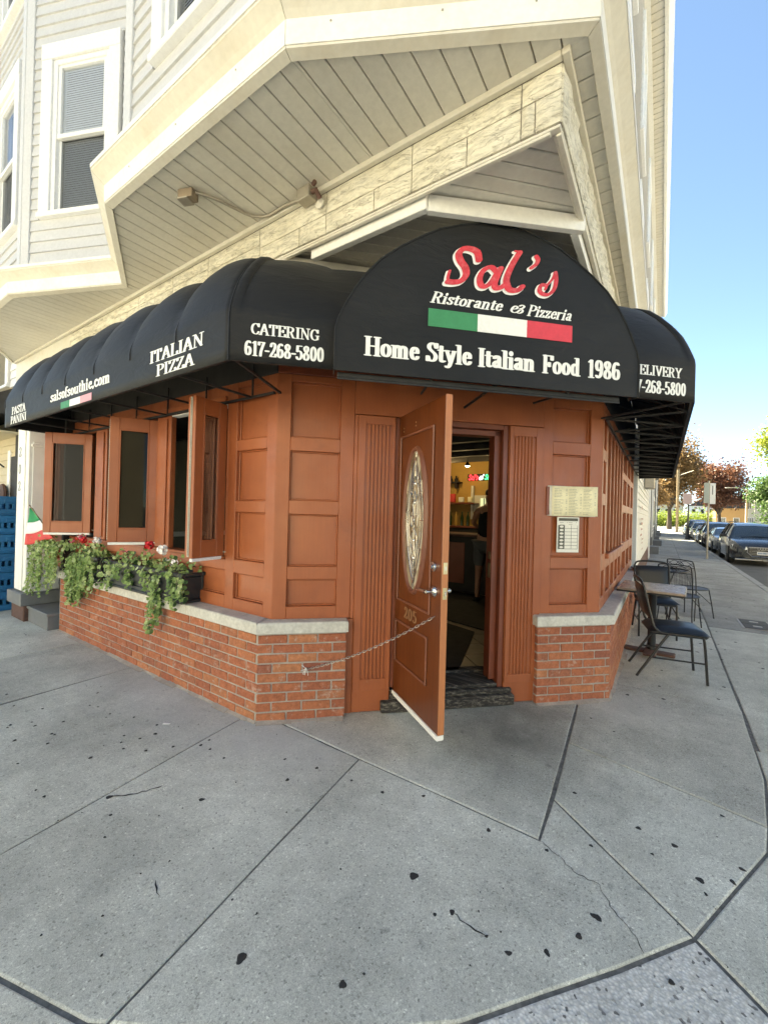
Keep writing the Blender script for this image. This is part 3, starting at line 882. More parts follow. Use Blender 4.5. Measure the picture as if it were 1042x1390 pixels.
bx('threshold_sill', FC, .88, 1.74, -.34, -.242, .1285, .172, MT['oldwood'], B, .008)

# --- left street wall with casement openings
OZ0, OZ1 = 1.11, 2.31
pil = [(-6.58, -6.30), (-5.25, -4.98), (-3.93, -3.69)]
for a, b in pil:
    bx('window_pillar', FL, a, b, -.05, .0, OZ0-.0, OZ1, RU, B, .004)
    bx('window_pillar_trim', FL, a+.05, b-.05, .0005, .014, OZ0+.03, OZ1-.03, RU, B, .003)
panelled(FL, -2.84, -2.0+(-.285), .70, ZW, [(-2.735, -2.385, .79, .988), (-2.735, -2.385, 1.091, 1.458), (-2.735, -2.385, 1.544, 1.929), (-2.735, -2.385, 2.01, 2.417)])
bx('window_reveal', FL, -2.86, -2.84, -.06, .0, OZ0, ZW, RU, B, .002)
bx('window_head', FL, -6.58, -2.862, -.06, .002, OZ1, ZW, RU, B, .003)
bx('head_strip', FL, -3.68, -2.865, -.064, -.0, OZ1-.012, OZ1-.001, MT['print'], B, .002)
bx('head_trim', FL, -6.58, -2.865, .0025, .02, OZ1+.02, OZ1+.06, RU, B, .004)
bx('frieze_board', FL, -6.58, -2.287, -.12, .004, ZW+.002, 2.75, MT['indark'], B, .003)  # near-black colour carries the awning's shade as well as dark backing
bx('upper_board', FL, -6.58, -2.287, -.12, .004, 2.752, ZC-.012, MT['soffit'], B, .003)
lowp = []
s = -2.84
while s-.43 > -6.5:
    lowp.append((s-.36, s, .80, 1.0)); s -= .445
panelled(FL, -6.58, -2.862+.02, .70, OZ0-.03, lowp)
bx('window_sill', FL, -6.58, -2.86, -.10, .025, OZ0-.029, OZ0-.002, RU, B, .006)
# --- right street wall
panelled(FR, 3.85, 4.2, .70, ZW, [(3.93, 4.12, .80, 1.03), (3.93, 4.12, 1.17, 1.60), (3.93, 4.12, 1.70, 1.98), (3.93, 4.12, 2.08, 2.38)])
panelled(FR, 4.2, 5.95, .70, 1.12, [(4.26+i*.42, 4.26+i*.42+.33, .80, 1.03) for i in range(4)])
bx('window_sill', FR, 4.2, 5.95, -.12, .03, 1.122, 1.165, RU, B, .006)
for yv in (4.2, 4.52, 4.86, 5.21, 5.56, 5.90):
    bx('mullion', FR, yv, yv+.05 if yv < 5.8 else 5.95, -.12, .0, 1.166, 2.30, RU, B, .004)
for yv in (4.25, 4.57, 4.91, 5.26, 5.61):
    g = bx('window_pane', FR, yv+.002, yv+(.268 if yv < 4.3 else .298), -.085, -.075, 1.17, 2.298, MT['darkglass'], B, 0)
bx('window_head', FR, 4.2, 5.95, -.12, .002, 2.302, ZW, RU, B, .003)
gr = []
for c0 in (6.05, 6.78, 7.51):
    for z0, z1 in ((.80, 1.05), (1.17, 1.57), (1.67, 2.0), (2.09, 2.38)):
        gr.append((c0, c0+.60, z0, z1))
panelled(FR, 5.952, 8.25, .70, ZW, gr)
bx('frieze_board', FR, 3.853, 8.25, -.12, .004, ZW+.002, ZC-.012, MT['indark'], B, .003)  # dark backing and the shade under the awning in one near-black colour
bx('wall_backing', FR, 3.9, 4.2, -.2, -.06, 0, ZC, MT['indark'], B, 0)
bx('wall_backing', FR, 5.95, 8.25, -.2, -.06, 0, ZC, MT['indark'], B, 0)
bx('wall_backing', FR, 4.2, 5.95, -.2, -.125, 0, 1.12, MT['indark'], B, 0)
bx('wall_backing', FL, -6.58, -2.3, -.2, -.121, 0, OZ0-.03, MT['indark'], B, 0)
bx('wall_backing', FL, -2.84, -2.3, -.2, -.06, 0, ZC, MT['inpale'], B, 0)

# --- casements: a folded pair of leaves standing open
def casement(h, f, z0, z1, label, glassmat):
    h = Vector(h); f = Vector(f); L = (f-h).length
    d = (f-h).normalized()
    n = Vector((d.y, -d.x))
    if n.dot(Vector((0, 0))-h) < 0: n = -n       # outward side faces the street corner
    F = Fr(h, d, n)
    st = .075; rb = .12; rt = .11
    m = MB()
    for d0, d1 in ((-.036, 0), (-.076, -.040)):
        m.box(F, 0, st, d0, d1, z0, z1, .003)
        m.box(F, L-st, L, d0, d1, z0, z1, .003)
        m.box(F, st+.001, L-st-.001, d0+.001, d1-.001, z0, z0+rb, .003)
        m.box(F, st+.001, L-st-.001, d0+.001, d1-.001, z1-rt, z1, .003)
    w_ = .012
    for q in ((st, st+w_, z0+rb, z1-rt), (L-st-w_, L-st, z0+rb, z1-rt), (st+w_, L-st-w_, z0+rb, z0+rb+w_), (st+w_, L-st-w_, z1-rt-w_, z1-rt)):
        m.box(F, q[0], q[1], -.004, .002, q[2], q[3], .002)
    o = m.build('casement_window', RU, B, label=label)
    for dd in (-.02, -.058):
        a_, b_, c_, d_ = st+.002, L-st-.002, z0+rb+.002, z1-rt-.002
        MB().add([F(a_, dd, c_), F(b_, dd, c_), F(b_, dd, d_), F(a_, dd, d_)], [(0, 1, 2, 3)]).build('pane', glassmat, o)
    hg = MB(); hg.box(F, L+.0005, L+.004, -.050, -.028, z0+.01, z1-.01, .001)
    k = z0+.02
    while k < z1-.03:
        hg.tube([F(L+.006, -.039, k), F(L+.006, -.039, k+.016)], .004, 6); k += .02
    hg.build('piano_hinge', MT['galv'], o)
    MB().box(F, .005, L-.005, -.034, -.004, z0-.026, z0-.002, .003).build('weather_strip', MT['print'], o)
    # friction stay to the jamb
    MB().tube([F(.02, -.05, z0+.03), (h.x+.10, h.y+.04, z0+.03)], .006, 6).build('stay_arm', MT['galv'], o)
    return o
DG = MT['darkglass']
casement((-5.44, 2.02), (-5.765, 1.675), 1.16, 2.29, 'leftmost open casement, beside the white post', DG)
casement((-3.935, 2.0), (-4.135, 1.67), 1.15, 2.29, 'middle open casement', DG)
casement((-2.862, 1.985), (-2.815, 1.69), 1.11, 2.30, 'open casement nearest the corner', DG)

# --- entrance door leaf
H1 = Vector((-1.70, 2.65)); F1 = Vector((-1.085, 2.235)); LD = (F1-H1).length
FD = Fr(H1, F1-H1, Vector((-.5594, -.8289)))
DZ0, DZ1 = .155, 2.205
dm = MB(); dm.box(FD, 0, LD-.001, -.043, 0, DZ0, DZ1, .002)
door = dm.build('door', MT['door'], B, label='open stained wooden entrance door with oval leaded glass')
MB().box(FD, LD, LD+.004, -.043, 0, DZ0, DZ1, .001).build('door_edge_strip', MT['dooredge'], door)
MB().box(FD, .0, LD, -.044, .006, DZ0-.035, DZ0-.002, .003).build('door_sweep', MT['fascia'], door)
def strip_rect(m, F, s0, s1, z0, z1, w_, d0, d1):
    m.box(F, s0, s0+w_, d0, d1, z0, z1, .004); m.box(F, s1-w_, s1, d0, d1, z0, z1, .004)
    m.box(F, s0+w_, s1-w_, d0, d1, z0, z0+w_, .004); m.box(F, s0+w_, s1-w_, d0, d1, z1-w_, z1, .004)
mm = MB(); strip_rect(mm, FD, .105, .615, .845, 2.045, .016, .0005, .011); strip_rect(mm, FD, .09, .59, .39, .70, .016, .0005, .011)
mm.build('door_moulding', MT['doorline'], door)
OC, OA, OB = .366, .185, .51
oz = 1.437
def oval(a, b, n=48): return [(OC+a*math.cos(2*math.pi*k/n), oz+b*math.sin(2*math.pi*k/n)) for k in range(n)]
def oval_ring(m, a0, b0, a1, b1, d0, d1, n=48):
    P = []
    for k in range(n):
        c, s_ = math.cos(2*math.pi*k/n), math.sin(2*math.pi*k/n)
        P.append([FD(OC+a0*c, d0, oz+b0*s_), FD(OC+(a0*.6+a1*.4)*c, d1, oz+(b0*.6+b1*.4)*s_), FD(OC+(a0*.3+a1*.7)*c, d1, oz+(b0*.3+b1*.7)*s_), FD(OC+a1*c, d0, oz+b1*s_)])
    m.grid(P, closed_u=True)
rm = MB(); oval_ring(rm, OA, OB, OA-.035, OB-.035, .0005, .022); rm.build('oval_frame', MT['doorline'], door, 40)
lead = NT('leaded_glass')
vv = lead.n('TexVoronoi', feature='F1'); vm = lead.mapped((26, 26, 11)); lead.l(vm, vv.inputs['Vector']); vv.inputs['Scale'].default_value = 1
lead.col(lead.ramp(vv.outputs['Color'], [(.0, (.05, .04, .025)), (.4, (.22, .17, .10)), (.7, (.50, .43, .30)), (1, (.72, .70, .62))]))
lead.rough(.12); lead.b.inputs['Specular IOR Level'].default_value = 1; lead.b.inputs['Coat Weight'].default_value = 1
lead.bump(vv.outputs['Distance'], .5, .006)
gm_ = MB(); gm_.prism([FD(s_, .0, z) for s_, z in oval(OA-.037, OB-.037)], FD.n.to_3d()*.001, FD.n.to_3d()*.006)
gm_.build('leaded_glass', lead.m, door)
cm = MB()
def came(pts, r=.0028, k=5, mirror=True):
    for sg in ((1, -1) if mirror else (1,)):
        cm.tube([FD(OC+sg*x, .008, oz+z) for x, z in (catmull([(a, b, 0) for a, b in pts], k) and [(p[0], p[1]) for p in catmull([(a, b, 0) for a, b in pts], k)])], r, 5)
came([(0, .47), (0, .30)], .004, 2, False); came([(0, -.30), (0, -.47)], .004, 2, False)
came([(.0, .43), (.075, .25), (.115, 0), (.075, -.25), (0, -.43)], .004)
came([(.0, .38), (.05, .22), (.085, 0), (.05, -.22), (0, -.38)])
came([(.0, .30), (.055, .20), (0, .12), ], .003); came([(0, .20), (.03, .12), (.012, .02), (0, -.03)]); came([(0, .02), (.05, .03), (.04, -.05), (0, -.02)])
came([(0, -.05), (.045, -.12), (.02, -.2), (0, -.13)]); came([(0, -.18), (.03, -.25), (0, -.32)]); came([(.02, .28), (.045, .30), (.03, .24)])
came([(.085, .0), (.14, .0)], .003, 2); came([(.06, .18), (.118, .2)], .0025, 2); came([(.06, -.18), (.118, -.2)], .0025, 2)
came([(.0, .12), (0, -.30)], .0025, 2, False)
for zz in (.0, .12, -.14, .25, -.26): cm.lathe([(.0, .004), (.008, .003), (.012, 0)], 8, FD(OC, .009, oz+zz), Matrix.Rotation(R(90), 4, 'X'))
cm.build('lead_came', MT['metal'], door, 60)
# numerals on the door are added with the lettering (part 3)
def disc(F, s, z, r, d0, d1, name, mat, parent, n=24, dome=0):
    m = MB(); P = []
    prof = [(r*.98, d0), (r, d0+(d1-d0)*.3), (r*.9, d1), (r*.5, d1+dome*.8), (.0001, d1+dome)]
    for rr, d in prof: P.append([F(s+rr*math.cos(2*math.pi*k/n), d, z+rr*math.sin(2*math.pi*k/n)) for k in range(n+1)])
    m.grid(P); return m.build(name, mat, parent, 40)
db = disc(FD, .655, 1.157, .032, .0005, .016, 'deadbolt', MT['metal'], door, dome=.003)
disc(FD, .655, 1.157, .016, .02, .03, 'key_cylinder', MT['metal'], door)
disc(FD, .662, 1.005, .036, .0005, .012, 'handle_rose', MT['metal'], door, dome=.01)
hm = MB(); hm.tube([FD(.662, .018, 1.005), FD(.662, .062, 1.005)], .011, 10)
hm.tube([FD(.665, .058, 1.005), FD(.60, .062, 1.004), FD(.53, .058, .998)], [.012, .011, .008], 10); hm.build('lever_handle', MT['metal'], door, 50)
FDi = Fr(FD(0, -.043, 0)[:2], FD.s, -FD.n)
disc(FDi, .662, 1.005, .034, .0005, .012, 'handle_rose', MT['metal'], door, dome=.01)
hm = MB(); hm.tube([FDi(.662, .012, 1.005), FDi(.662, .065, 1.005)], .011, 10); hm.tube([FDi(.665, .06, 1.005), FDi(.58, .06, 1.0)], [.012, .009], 10); hm.build('lever_handle', MT['metal'], door, 50)
for z in (1.157, 1.005):
    MB().box(FD, LD+.0045, LD+.0075, -.036, -.008, z-.035, z+.035, .001).build('latch_plate', MT['brass'], door)
    MB().box(FD, LD+.008, LD+(.010 if z > 1.1 else .018), -.028, -.016, z-.012, z+.012, .002).build('latch_bolt', MT['metal'], door)
for s_, z in ((.147, 2.091), (.343, 2.10)):
    for k in (-.012, .012): disc(FD, s_, z+k, .006, .0005, .004, 'screw', MT['brass'], door, 8)

# --- ceiling of the cut-away corner and boards
def clip(P, a, b, c):
    """keep the part of polygon P where a*x+b*y<=c"""
    out = []
    for i in range(len(P)):
        p, q = P[i-1], P[i]
        fp, fq = a*p[0]+b*p[1]-c, a*q[0]+b*q[1]-c
        if (fp < 0) != (fq < 0):
            t = fp/(fp-fq); out.append((p[0]+(q[0]-p[0])*t, p[1]+(q[1]-p[1])*t))
        if fq <= 0: out.append(q)
    return out
def boards(P, axis, step, z, mat, parent, name, gap=.006, t=.012):
    """cut polygon P into strips whose long side runs along axis"""
    ax = Vector(axis).normalized(); pr = Vector((-ax.y, ax.x))
    ks = [pr.dot(Vector(p)) for p in P]
    k = min(ks)-random.random()*step*.3
    while k < max(ks):
        Q = clip(clip(list(P), pr.x, pr.y, k+step-gap), -pr.x, -pr.y, -k)
        if len(Q) >= 3:
            Q = ccw(Q); ar = sum(Q[i-1][0]*Q[i][1]-Q[i][0]*Q[i-1][1] for i in range(len(Q)))/2
            if ar > .0008:
                m = MB(); n = len(Q); I = [tuple(p) for p in offset_poly(Q, .004)]
                m.add([(p[0], p[1], z+t) for p in Q]+[(p[0], p[1], z+.004) for p in Q]+[(p[0], p[1], z) for p in I],
                      [tuple(range(n))]+[((i+1) % n, i, n+i, n+(i+1) % n) for i in range(n)]+[(n+(i+1) % n, n+i, 2*n+i, 2*n+(i+1) % n) for i in range(n)]+[tuple(2*n+i for i in range(n-1, -1, -1))])
                m.build(name, mat, parent)
        k += step
tri = [(-2.50, 1.99), (-.43, 1.99), (-.43, 4.05)]
boards(tri, (1, 1), .1, ZC+.02, MT['soffit'], B, 'corner_ceiling_board', .007)
MB().prism([(x, y, 0) for x, y in tri], (0, 0, ZC+.033), (0, 0, ZC+.04)).build('ceiling_backing', MT['soffitgap'], B)
FBm = Fr((0, 2.03), (1, 0), (0, -1))
bx('corner_beam', FBm, -2.04, -1.145, -.045, 0, 3.215, 3.31, MT['fascia'], B, .004)
FB2 = Fr((-1.125, 2.065), (1, .90), (.9, -1))
bx('corner_beam', FB2, -.02, .95, -.045, 0, 3.215, 3.31, MT['fascia'], B, .004)
FB3 = Fr((-.46, 2.7), (0, 1), (1, 0))
bx('corner_beam', FB3, .0, 1.1, -.045, 0, 3.215, 3.31, MT['fascia'], B, .004)
bx('ceiling_trim', FL, -2.45, -.425, -.045, -.003, ZC-.016, ZC-.002, MT['cove'], B, .003)
bx('trim_lip', FL, -2.45, -.47, -.03, -.006, ZC-.03, ZC-.0165, MT['cove'], B, .003)
bx('ceiling_trim', FR, 2.032, 3.9, -.045, -.003, ZC-.016, ZC-.002, MT['cove'], B, .003)
bx('trim_lip', FR, 2.02, 3.9, -.03, -.006, ZC-.03, ZC-.0165, MT['cove'], B, .003)

# --- band of cast stone blocks under the soffit
stone_mat = MT['stone']
def stone_block(F, s0, s1, z0, z1):
    nx = max(3, int((s1-s0)/.045)); nz = 4
    P = []
    for i in range(nx+1):
        row = []
        for j in range(nz+1):
            s_ = s0+(s1-s0)*i/nx; z = z0+(z1-z0)*j/nz
            edge = i in (0, nx) or j in (0, nz)
            row.append(F(s_, .004 if edge else random.uniform(.008, .026), z))
        P.append(row)
    m = MB(); m.grid(P)
    m.box(F, s0, s1, -.03, .0035, z0, z1, 0)
    m.build('stone_block', stone_mat, B, 60)
def stone_band(F, a, b):
    MB().box(F, a+(.035 if a > 0 else 0), b, -.035, -.006, ZC, ZS+.01).build('stone_bed', MT['mortar'], B)
    s = a
    while s < b-.02:
        L = random.uniform(.38, .75); e = min(b, s+L)
        if b-e < .12: e = b
        h = ZC+.012+random.choice((.115, .14, .165))
        k = random.uniform(.35, .65)*(e-s)
        stone_block(F, s+.003, s+k-.003, ZC+.002, h-.003); stone_block(F, s+k+.003, e-.003, ZC+.002, h-.003+random.choice((0, .0)))
        stone_block(F, s+.003, e-.003, h+.003, ZS-.032)
        s = e
stone_band(FL, -6.07, -.421)
stone_band(Fr((-.42, 0), (0, 1), (1, 0)), 1.986, 11.2)
bx('trim_board', FL, -8.1, -6.075, -.1, .0, ZC-.5, ZS, MT['cove'], B, .004)
bx('soffit_trim', FL, -8.1, -.421, .001, .036, ZS-.028, ZS+.004, MT['cove'], B, .004)
bx('soffit_trim', FR, 1.948, 18, .001, .036, ZS-.028, ZS+.004, MT['cove'], B, .004)
bx('wall_behind_stone', FR, 8.25, 18, -.1, -.012, 2.4, ZC, MT['siding'], B, 0)

# --- overhang: soffit boards, fascia, crown
P0, P1, P2, P3 = (-4.32, 1.86), (-3.28, 1.30), (-1.487, 1.316), (-.31, 1.95)
Pm, Pn, Pe = (-5.57, 1.325), (-6.95, 1.325), (-8.16, 1.98)
PEND = (-.31, 18.0)
outline = [Pe, Pn, Pm, P0, P1, P2, P3, PEND]
boards([Pe, Pn, Pm, (-5.57, 1.96), (-8.16, 1.96)], (0, 1), .117, ZS, MT['soffit'], B, 'soffit_board')
boards([Pm, P0, (-4.32, 1.96), (-5.57, 1.96)], (0, 1), .117, ZS, MT['soffit'], B, 'soffit_board')
boards([P0, P1, P2, (-1.487, 1.96), (-4.32, 1.96)], (0, 1), .117, ZS, MT['soffit'], B, 'soffit_board')
boards([P2, P3, (-.365, 1.96), (-1.487, 1.96)], (0, 1), .117, ZS, MT['soffit'], B, 'soffit_board')
boards([(-.40, 1.962), (-.31, 1.952), (-.31, 18), (-.40, 18)], (1, 0), .117, ZS, MT['soffit'], B, 'soffit_board')
MB().prism([(x, y, 0) for x, y in [(-8.16, 1.99), Pe, Pn, Pm, P0, P1, P2, P3, (-.31, 1.99)]], (0, 0, ZS+.013), (0, 0, ZS+.02)).build('soffit_backing', MT['soffitgap'], B)
MB().box(FR, 1.99, 18, 0, .11, ZS+.013, ZS+.02).build('soffit_backing', MT['soffitgap'], B)
def path_offset(P, d):
    """offset an open polyline to its right-hand side (outwards) by d"""
    out = []
    for i, p in enumerate(P):
        p = Vector(p)
        ns = []
        if i > 0: u = (p-Vector(P[i-1])).normalized(); ns.append(Vector((u.y, -u.x)))
        if i < len(P)-1: u = (Vector(P[i+1])-p).normalized(); ns.append(Vector((u.y, -u.x)))
        if len(ns) == 1: out.append(p+ns[0]*d)
        else:
            k = ns[0]+ns[1]; out.append(p+k*(d/max(.3, 1+ns[0].dot(ns[1]))))
    return out
def moulding(P, prof, name, mat, parent, gap=.0):
    """prof: closed loop of (offset, z); one piece per segment with mitred ends"""
    offs = {}
    for i in range(len(P)-1):
        A = []; Bq = []
        for d, z in prof:
            if d not in offs: offs[d] = path_offset(P, d)
            a, b = offs[d][i], offs[d][i+1]
            t = (b-a).normalized()*gap
            A.append((a.x+t.x, a.y+t.y, z)); Bq.append((b.x-t.x, b.y-t.y, z))
        n = len(prof); m = MB()
        m.convex  # noqa
        fs = [tuple(range(n)), tuple(range(2*n-1, n-1, -1))]+[(k, n+k, n+(k+1) % n, (k+1) % n) for k in range(n)]
        m.add(A+Bq, fs).build(name, mat, parent)
moulding(outline, [(.0, ZS-.012), (.046, ZS+.0), (.046, ZS+.012), (.0, ZS+.012)], 'fascia_return', MT['cove'], B, .0015)
moulding(outline, [(.0, ZS+.013), (.050, ZS+.013), (.052, ZS+.128), (.0, ZS+.128)], 'fascia_board', MT['fascia'], B, .0015)
moulding(outline, [(.0, ZS+.129), (.050, ZS+.129), (.072, ZS+.150), (.126, ZS+.192), (.126, ZS+.205), (.0, ZS+.205)], 'crown_moulding', MT['cove'], B, .0015)
moulding(outline, [(-.1, ZS+.206), (.132, ZS+.206), (.134, ZS+.232), (-.1, ZS+.262)], 'drip_edge', MT['fascia'], B, .001)
for (a, b), ks in (((P1, P2), (.35, .9, 1.45)), ((P2, P3), (.2, .7, 1.1))):
    u = (Vector(b)-Vector(a)).normalized(); F = Fr(a, u, (u.y, -u.x))
    for k in ks: disc(F, k, ZS+.10, .005, .0535, .0555, 'nail_head', MT['galv'], B, 8)

# --- upper walls in clapboard
ZU0, ZU1 = ZS+.25, 8.92
wallline = path_offset(outline, -.07)
def wall_frame(i, line=wallline):
    a, b = line[i], line[i+1]; u = (b-a).normalized()
    return Fr(a, u, (u.y, -u.x)), (b-a).length
SD = MT['siding']
def clap_mesh(L, h):
    m = MB()
    vs = []
    for x in (0, L):
        vs += [(x, .0, 0), (x, .020, 0), (x, .018, -.003+.008), (x, .004, h+.006), (x, .0, h+.006)]
    return m.convex(vs, [(0, 1, 2, 3, 4), (9, 8, 7, 6, 5)]+[(k, 5+k, 5+(k+1) % 5, (k+1) % 5) for k in range(5)])
def clapboards(F, s0, s1, z0, z1, exp_, parent, holes=(), name='clapboard', mat=SD):
    z = z0; cache = {}
    while z < z1-.02:
        spans = [(s0, s1)]
        for (a, b, c, d) in holes:
            if z+exp_ > c+.004 and z < d-.004:
                spans = [q for sp in spans for q in ((sp[0], min(sp[1], a)), (max(sp[0], b), sp[1])) if q[1]-q[0] > .02]
        for a, b in spans:
            key = round(b-a, 3)
            if key not in cache: cache[key] = clap_mesh(b-a, exp_).mesh(name, mat)
            inst(name, cache[key], parent, F.mat(a, 0, z))
        z += exp_
EXP = .112
def upper_window(F, a, b, z0, z1, label=None, blind=True, parent=B, sash=True, lower=None):
    """casing outer rect a..b, z0..z1"""
    cw = .13
    W = MB()
    W.box(F, a, a+cw, -.02, .045, z0+.05, z1-.16, .004); W.box(F, b-cw, b, -.02, .045, z0+.05, z1-.16, .004)
    W.box(F, a, b, -.02, .05, z1-.159, z1, .004)
    W.box(F, a-.02, b+.02, -.02, .02, z1+.001, z1+.018, .003)
    W.box(F, a-.01, b+.01, -.02, .06, z0, z0+.049, .006)
    wo = W.build('upstairs_window', MT['wtrim'], parent, label=label)
    i0, i1, y0, y1 = a+cw, b-cw, z0+.05, z1-.16
    fr = MB()
    for q in ((i0, i0+.05, y0, y1), (i1-.05, i1, y0, y1), (i0+.05, i1-.05, y1-.05, y1), (i0+.05, i1-.05, y0, y0+.03)):
        fr.box(F, q[0], q[1], -.04, .025, q[2], q[3], .003)
    zm = (y0+y1)/2
    fr.box(F, i0+.05, i1-.05, -.03, .018, zm-.022, zm+.022, .003)
    for q in ((i0+.05, i0+.085, zm+.022, y1-.05), (i1-.085, i1-.05, zm+.022, y1-.05), (i0+.085, i1-.085, y1-.08, y1-.05)):
        fr.box(F, q[0], q[1], -.03, .012, q[2], q[3], .002)
    for q in ((i0+.05, i0+.08, y0+.03, zm-.022), (i1-.08, i1-.05, y0+.03, zm-.022)):
        fr.box(F, q[0], q[1], -.05, -.012, q[2], q[3], .002)
    fr.build('sash', MT['wtrim'], wo)
    for q in ((i0+.084, i1-.084, -.010, zm+.02, y1-.079), (i0+.079, i1-.079, -.033, y0+.03, zm-.02)):
        MB().add([F(q[0], q[2], q[3]), F(q[1], q[2], q[3]), F(q[1], q[2], q[4]), F(q[0], q[2], q[4])], [(0, 1, 2, 3)]).build('pane', MT['glass'], wo)
    MB().add([F(i0+.08, -.015, y0+.031), F(i1-.08, -.015, y0+.031), F(i1-.08, -.015, zm-.023), F(i0+.08, -.015, zm-.023)], [(0, 1, 2, 3)]).build('insect_screen', MT['screen'], wo)
    bl = MB(); z = y0+.04
    while z < y1-.05:
        db_ = -.040 if z < zm else -.016
        bl.add([F(i0+.06, db_, z), F(i1-.06, db_, z), F(i1-.06, db_-.005, z+.0255), F(i0+.06, db_-.005, z+.0255)], [(0, 1, 2, 3)]); z += .0235
    o = bl.build('blind', MT['blind'], wo); o['kind'] = 'stuff'
    MB().box(F, i0+.051, i1-.051, -.09, -.08, y0, y1).build('window_back', MT['indark'], wo)
# bay 2 front (index1), bay 2 right diagonal (2), main left diagonal (3), main front (4), angled corner (5), right wall (6)
windows = {1: [(.30, 1.22, 4.38, 6.20), (.30, 1.22, 6.9, 8.4)], 2: [(.222, 1.16, 4.38, 6.20), (.222, 1.16, 6.9, 8.4)],
           4: [(.40, 1.34, 4.38, 6.20), (.40, 1.34, 6.9, 8.4)], 5: [(.30, 1.02, 4.38, 6.2), (.30, 1.02, 6.9, 8.4)],
           6: [(y0-2, y0-1.05, z0, z0+1.7) for y0 in (4.1, 6.6, 9.4, 12.2, 15.5) for z0 in (4.5, 6.85)]}
labels = {(1, 0): 'second-storey window at the left picture edge', (2, 0): 'white double-hung window with closed blinds on the angled bay face', (4, 0): 'window cut by the top of the picture above the sloping fascia'}
for i in windows:
    q2 = []
    for (a, b, c, d) in windows[i]:
        e_ = EXP
        c = ZU0+round((c-ZU0)/e_)*e_; d = ZU0+round((d+.018-ZU0)/e_)*e_-.018
        q2.append((a, b, c, d))
    windows[i] = q2
for i in range(len(wallline)-1):
    F, L = wall_frame(i)
    hs = [(a-.021, b+.021, c-.0, d+.018) for (a, b, c, d) in windows.get(i, [])]
    cb0 = .10 if i in (1, 2, 4, 5, 6) else .02
    cb1 = .10 if i in (1, 2, 4, 5) else .02
    clapboards(F, cb0, L-cb1, ZU0, ZU1, EXP, B, hs)
    MB().box(F, 0, L, -.10, -.095, ZU0, ZU1).build('wall_sheathing', SD, B)
    if i in (1, 2, 4, 5, 6): bx('corner_board', F, 0.0, .099, -.03, .028, ZU0, ZU1, MT['corner'], B, .004)
    if i in (1, 2, 4, 5): bx('corner_board', F, L-.099, L, -.03, .028, ZU0, ZU1, MT['corner'], B, .004)
    for j, q in enumerate(windows.get(i, [])):
        MB().box(F, q[0]-.02, q[1]+.02, -.03, -.021, q[2], q[3]).build('wall_opening_frame', SD, B) if False else None
        upper_window(F, *q, label=labels.get((i, j)))
# roof eaves
eave = path_offset(outline, .0)
moulding(outline, [(-.06, 8.86), (.02, 8.86), (.02, 8.92), (-.06, 8.92)], 'frieze_trim', MT['fascia'], B)
boards([(-.36, 1.9), (-.12, 1.7), (-.12, 18), (-.36, 18)], (1, 0), .12, 8.925, MT['soffit'], B, 'eave_board', .008)
moulding(outline, [(.19, 8.90), (.24, 8.90), (.30, 9.0), (.31, 9.09), (.19, 9.09)], 'gutter', MT['fascia'], B)
moulding(outline, [(-.1, 8.94), (.24, 8.94), (.24, 8.96), (-.1, 8.96)], 'eave_backing', MT['cove'], B)
roofp = [tuple(p) for p in path_offset(outline, .25)]
MB().prism([(x, y, 0) for x, y in ccw([*[tuple(p) for p in roofp], (-8.3, 18)])], (0, 0, 9.09), (0, 0, 9.2)).build('roof', MT['shingle'], B)
# body of the building (kept inside the finished faces)
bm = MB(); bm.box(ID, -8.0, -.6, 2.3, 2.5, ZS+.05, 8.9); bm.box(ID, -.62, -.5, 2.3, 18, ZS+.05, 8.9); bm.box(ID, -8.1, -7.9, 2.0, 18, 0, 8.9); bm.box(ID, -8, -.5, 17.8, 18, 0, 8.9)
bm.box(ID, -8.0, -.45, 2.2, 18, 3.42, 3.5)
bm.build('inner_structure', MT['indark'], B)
for q, z in (((-.36, -.11), 3), ):
    pass
# --- storefront neighbour wall on the right street: white clapboards under the same upper storeys
wsd = basic('white_clapboard', (.70, .68, .62), .6, .06, 2, 60, .08, dirt=(.5, .45, .36), dirtamt=.5)
FW = Fr((-.42, 0), (0, 1), (1, 0))
bx('door_recess', FW, 8.262, 9.0, -.14, -.10, .0, 3.2, MT['indark'], B, 0)
bx('corner_board', FW, 9.0, 9.22, -.06, .03, .25, 3.2, MT['wtrim'], B, .004)
clapboards(FW, 9.22, 17.6, .55, 3.2, .135, B, name='lower_clapboard', mat=wsd)
bx('corner_board', FW, 17.6, 18.0, -.06, .06, .1, 3.5, MT['wtrim'], B, .004)
bx('base_course', FW, 9.0, 18, -.06, .02, .0, .545, MT['tablebase'], B, .01)
mur = MB()
for k in range(9):
    z = 1.75-k*.12+random.uniform(-.03, .03); a = 10.6+k*.12+random.uniform(-.3, .3)
    mur.box(Fr((-.42, 0), (random.uniform(-.002, .002), 1), (1, 0)), a, a+random.uniform(.3, .9), .0205, .0225, z-.02, z+random.uniform(.0, .06))
mur.build('red_mural_marks', basic('red_mural', (.50, .30, .25), .7, .3, 9, 60, .1), B, label='faded red painted marks on the white clapboards')
em = MB(); em.box(FW, 12.6, 13.1, .021, .25, 2.3, 2.95, .02); em.lathe([(.0, .0), (.09, .0), (.09, .08), (.0, .09)], 16, FW(12.85, .25, 2.62), Matrix.Rotation(R(90), 4, 'Y'))
tag(em.build('electric_meter', MT['galv'], None), 'grey electric meter box fixed high on the white clapboard wall down the street', 'meter box')
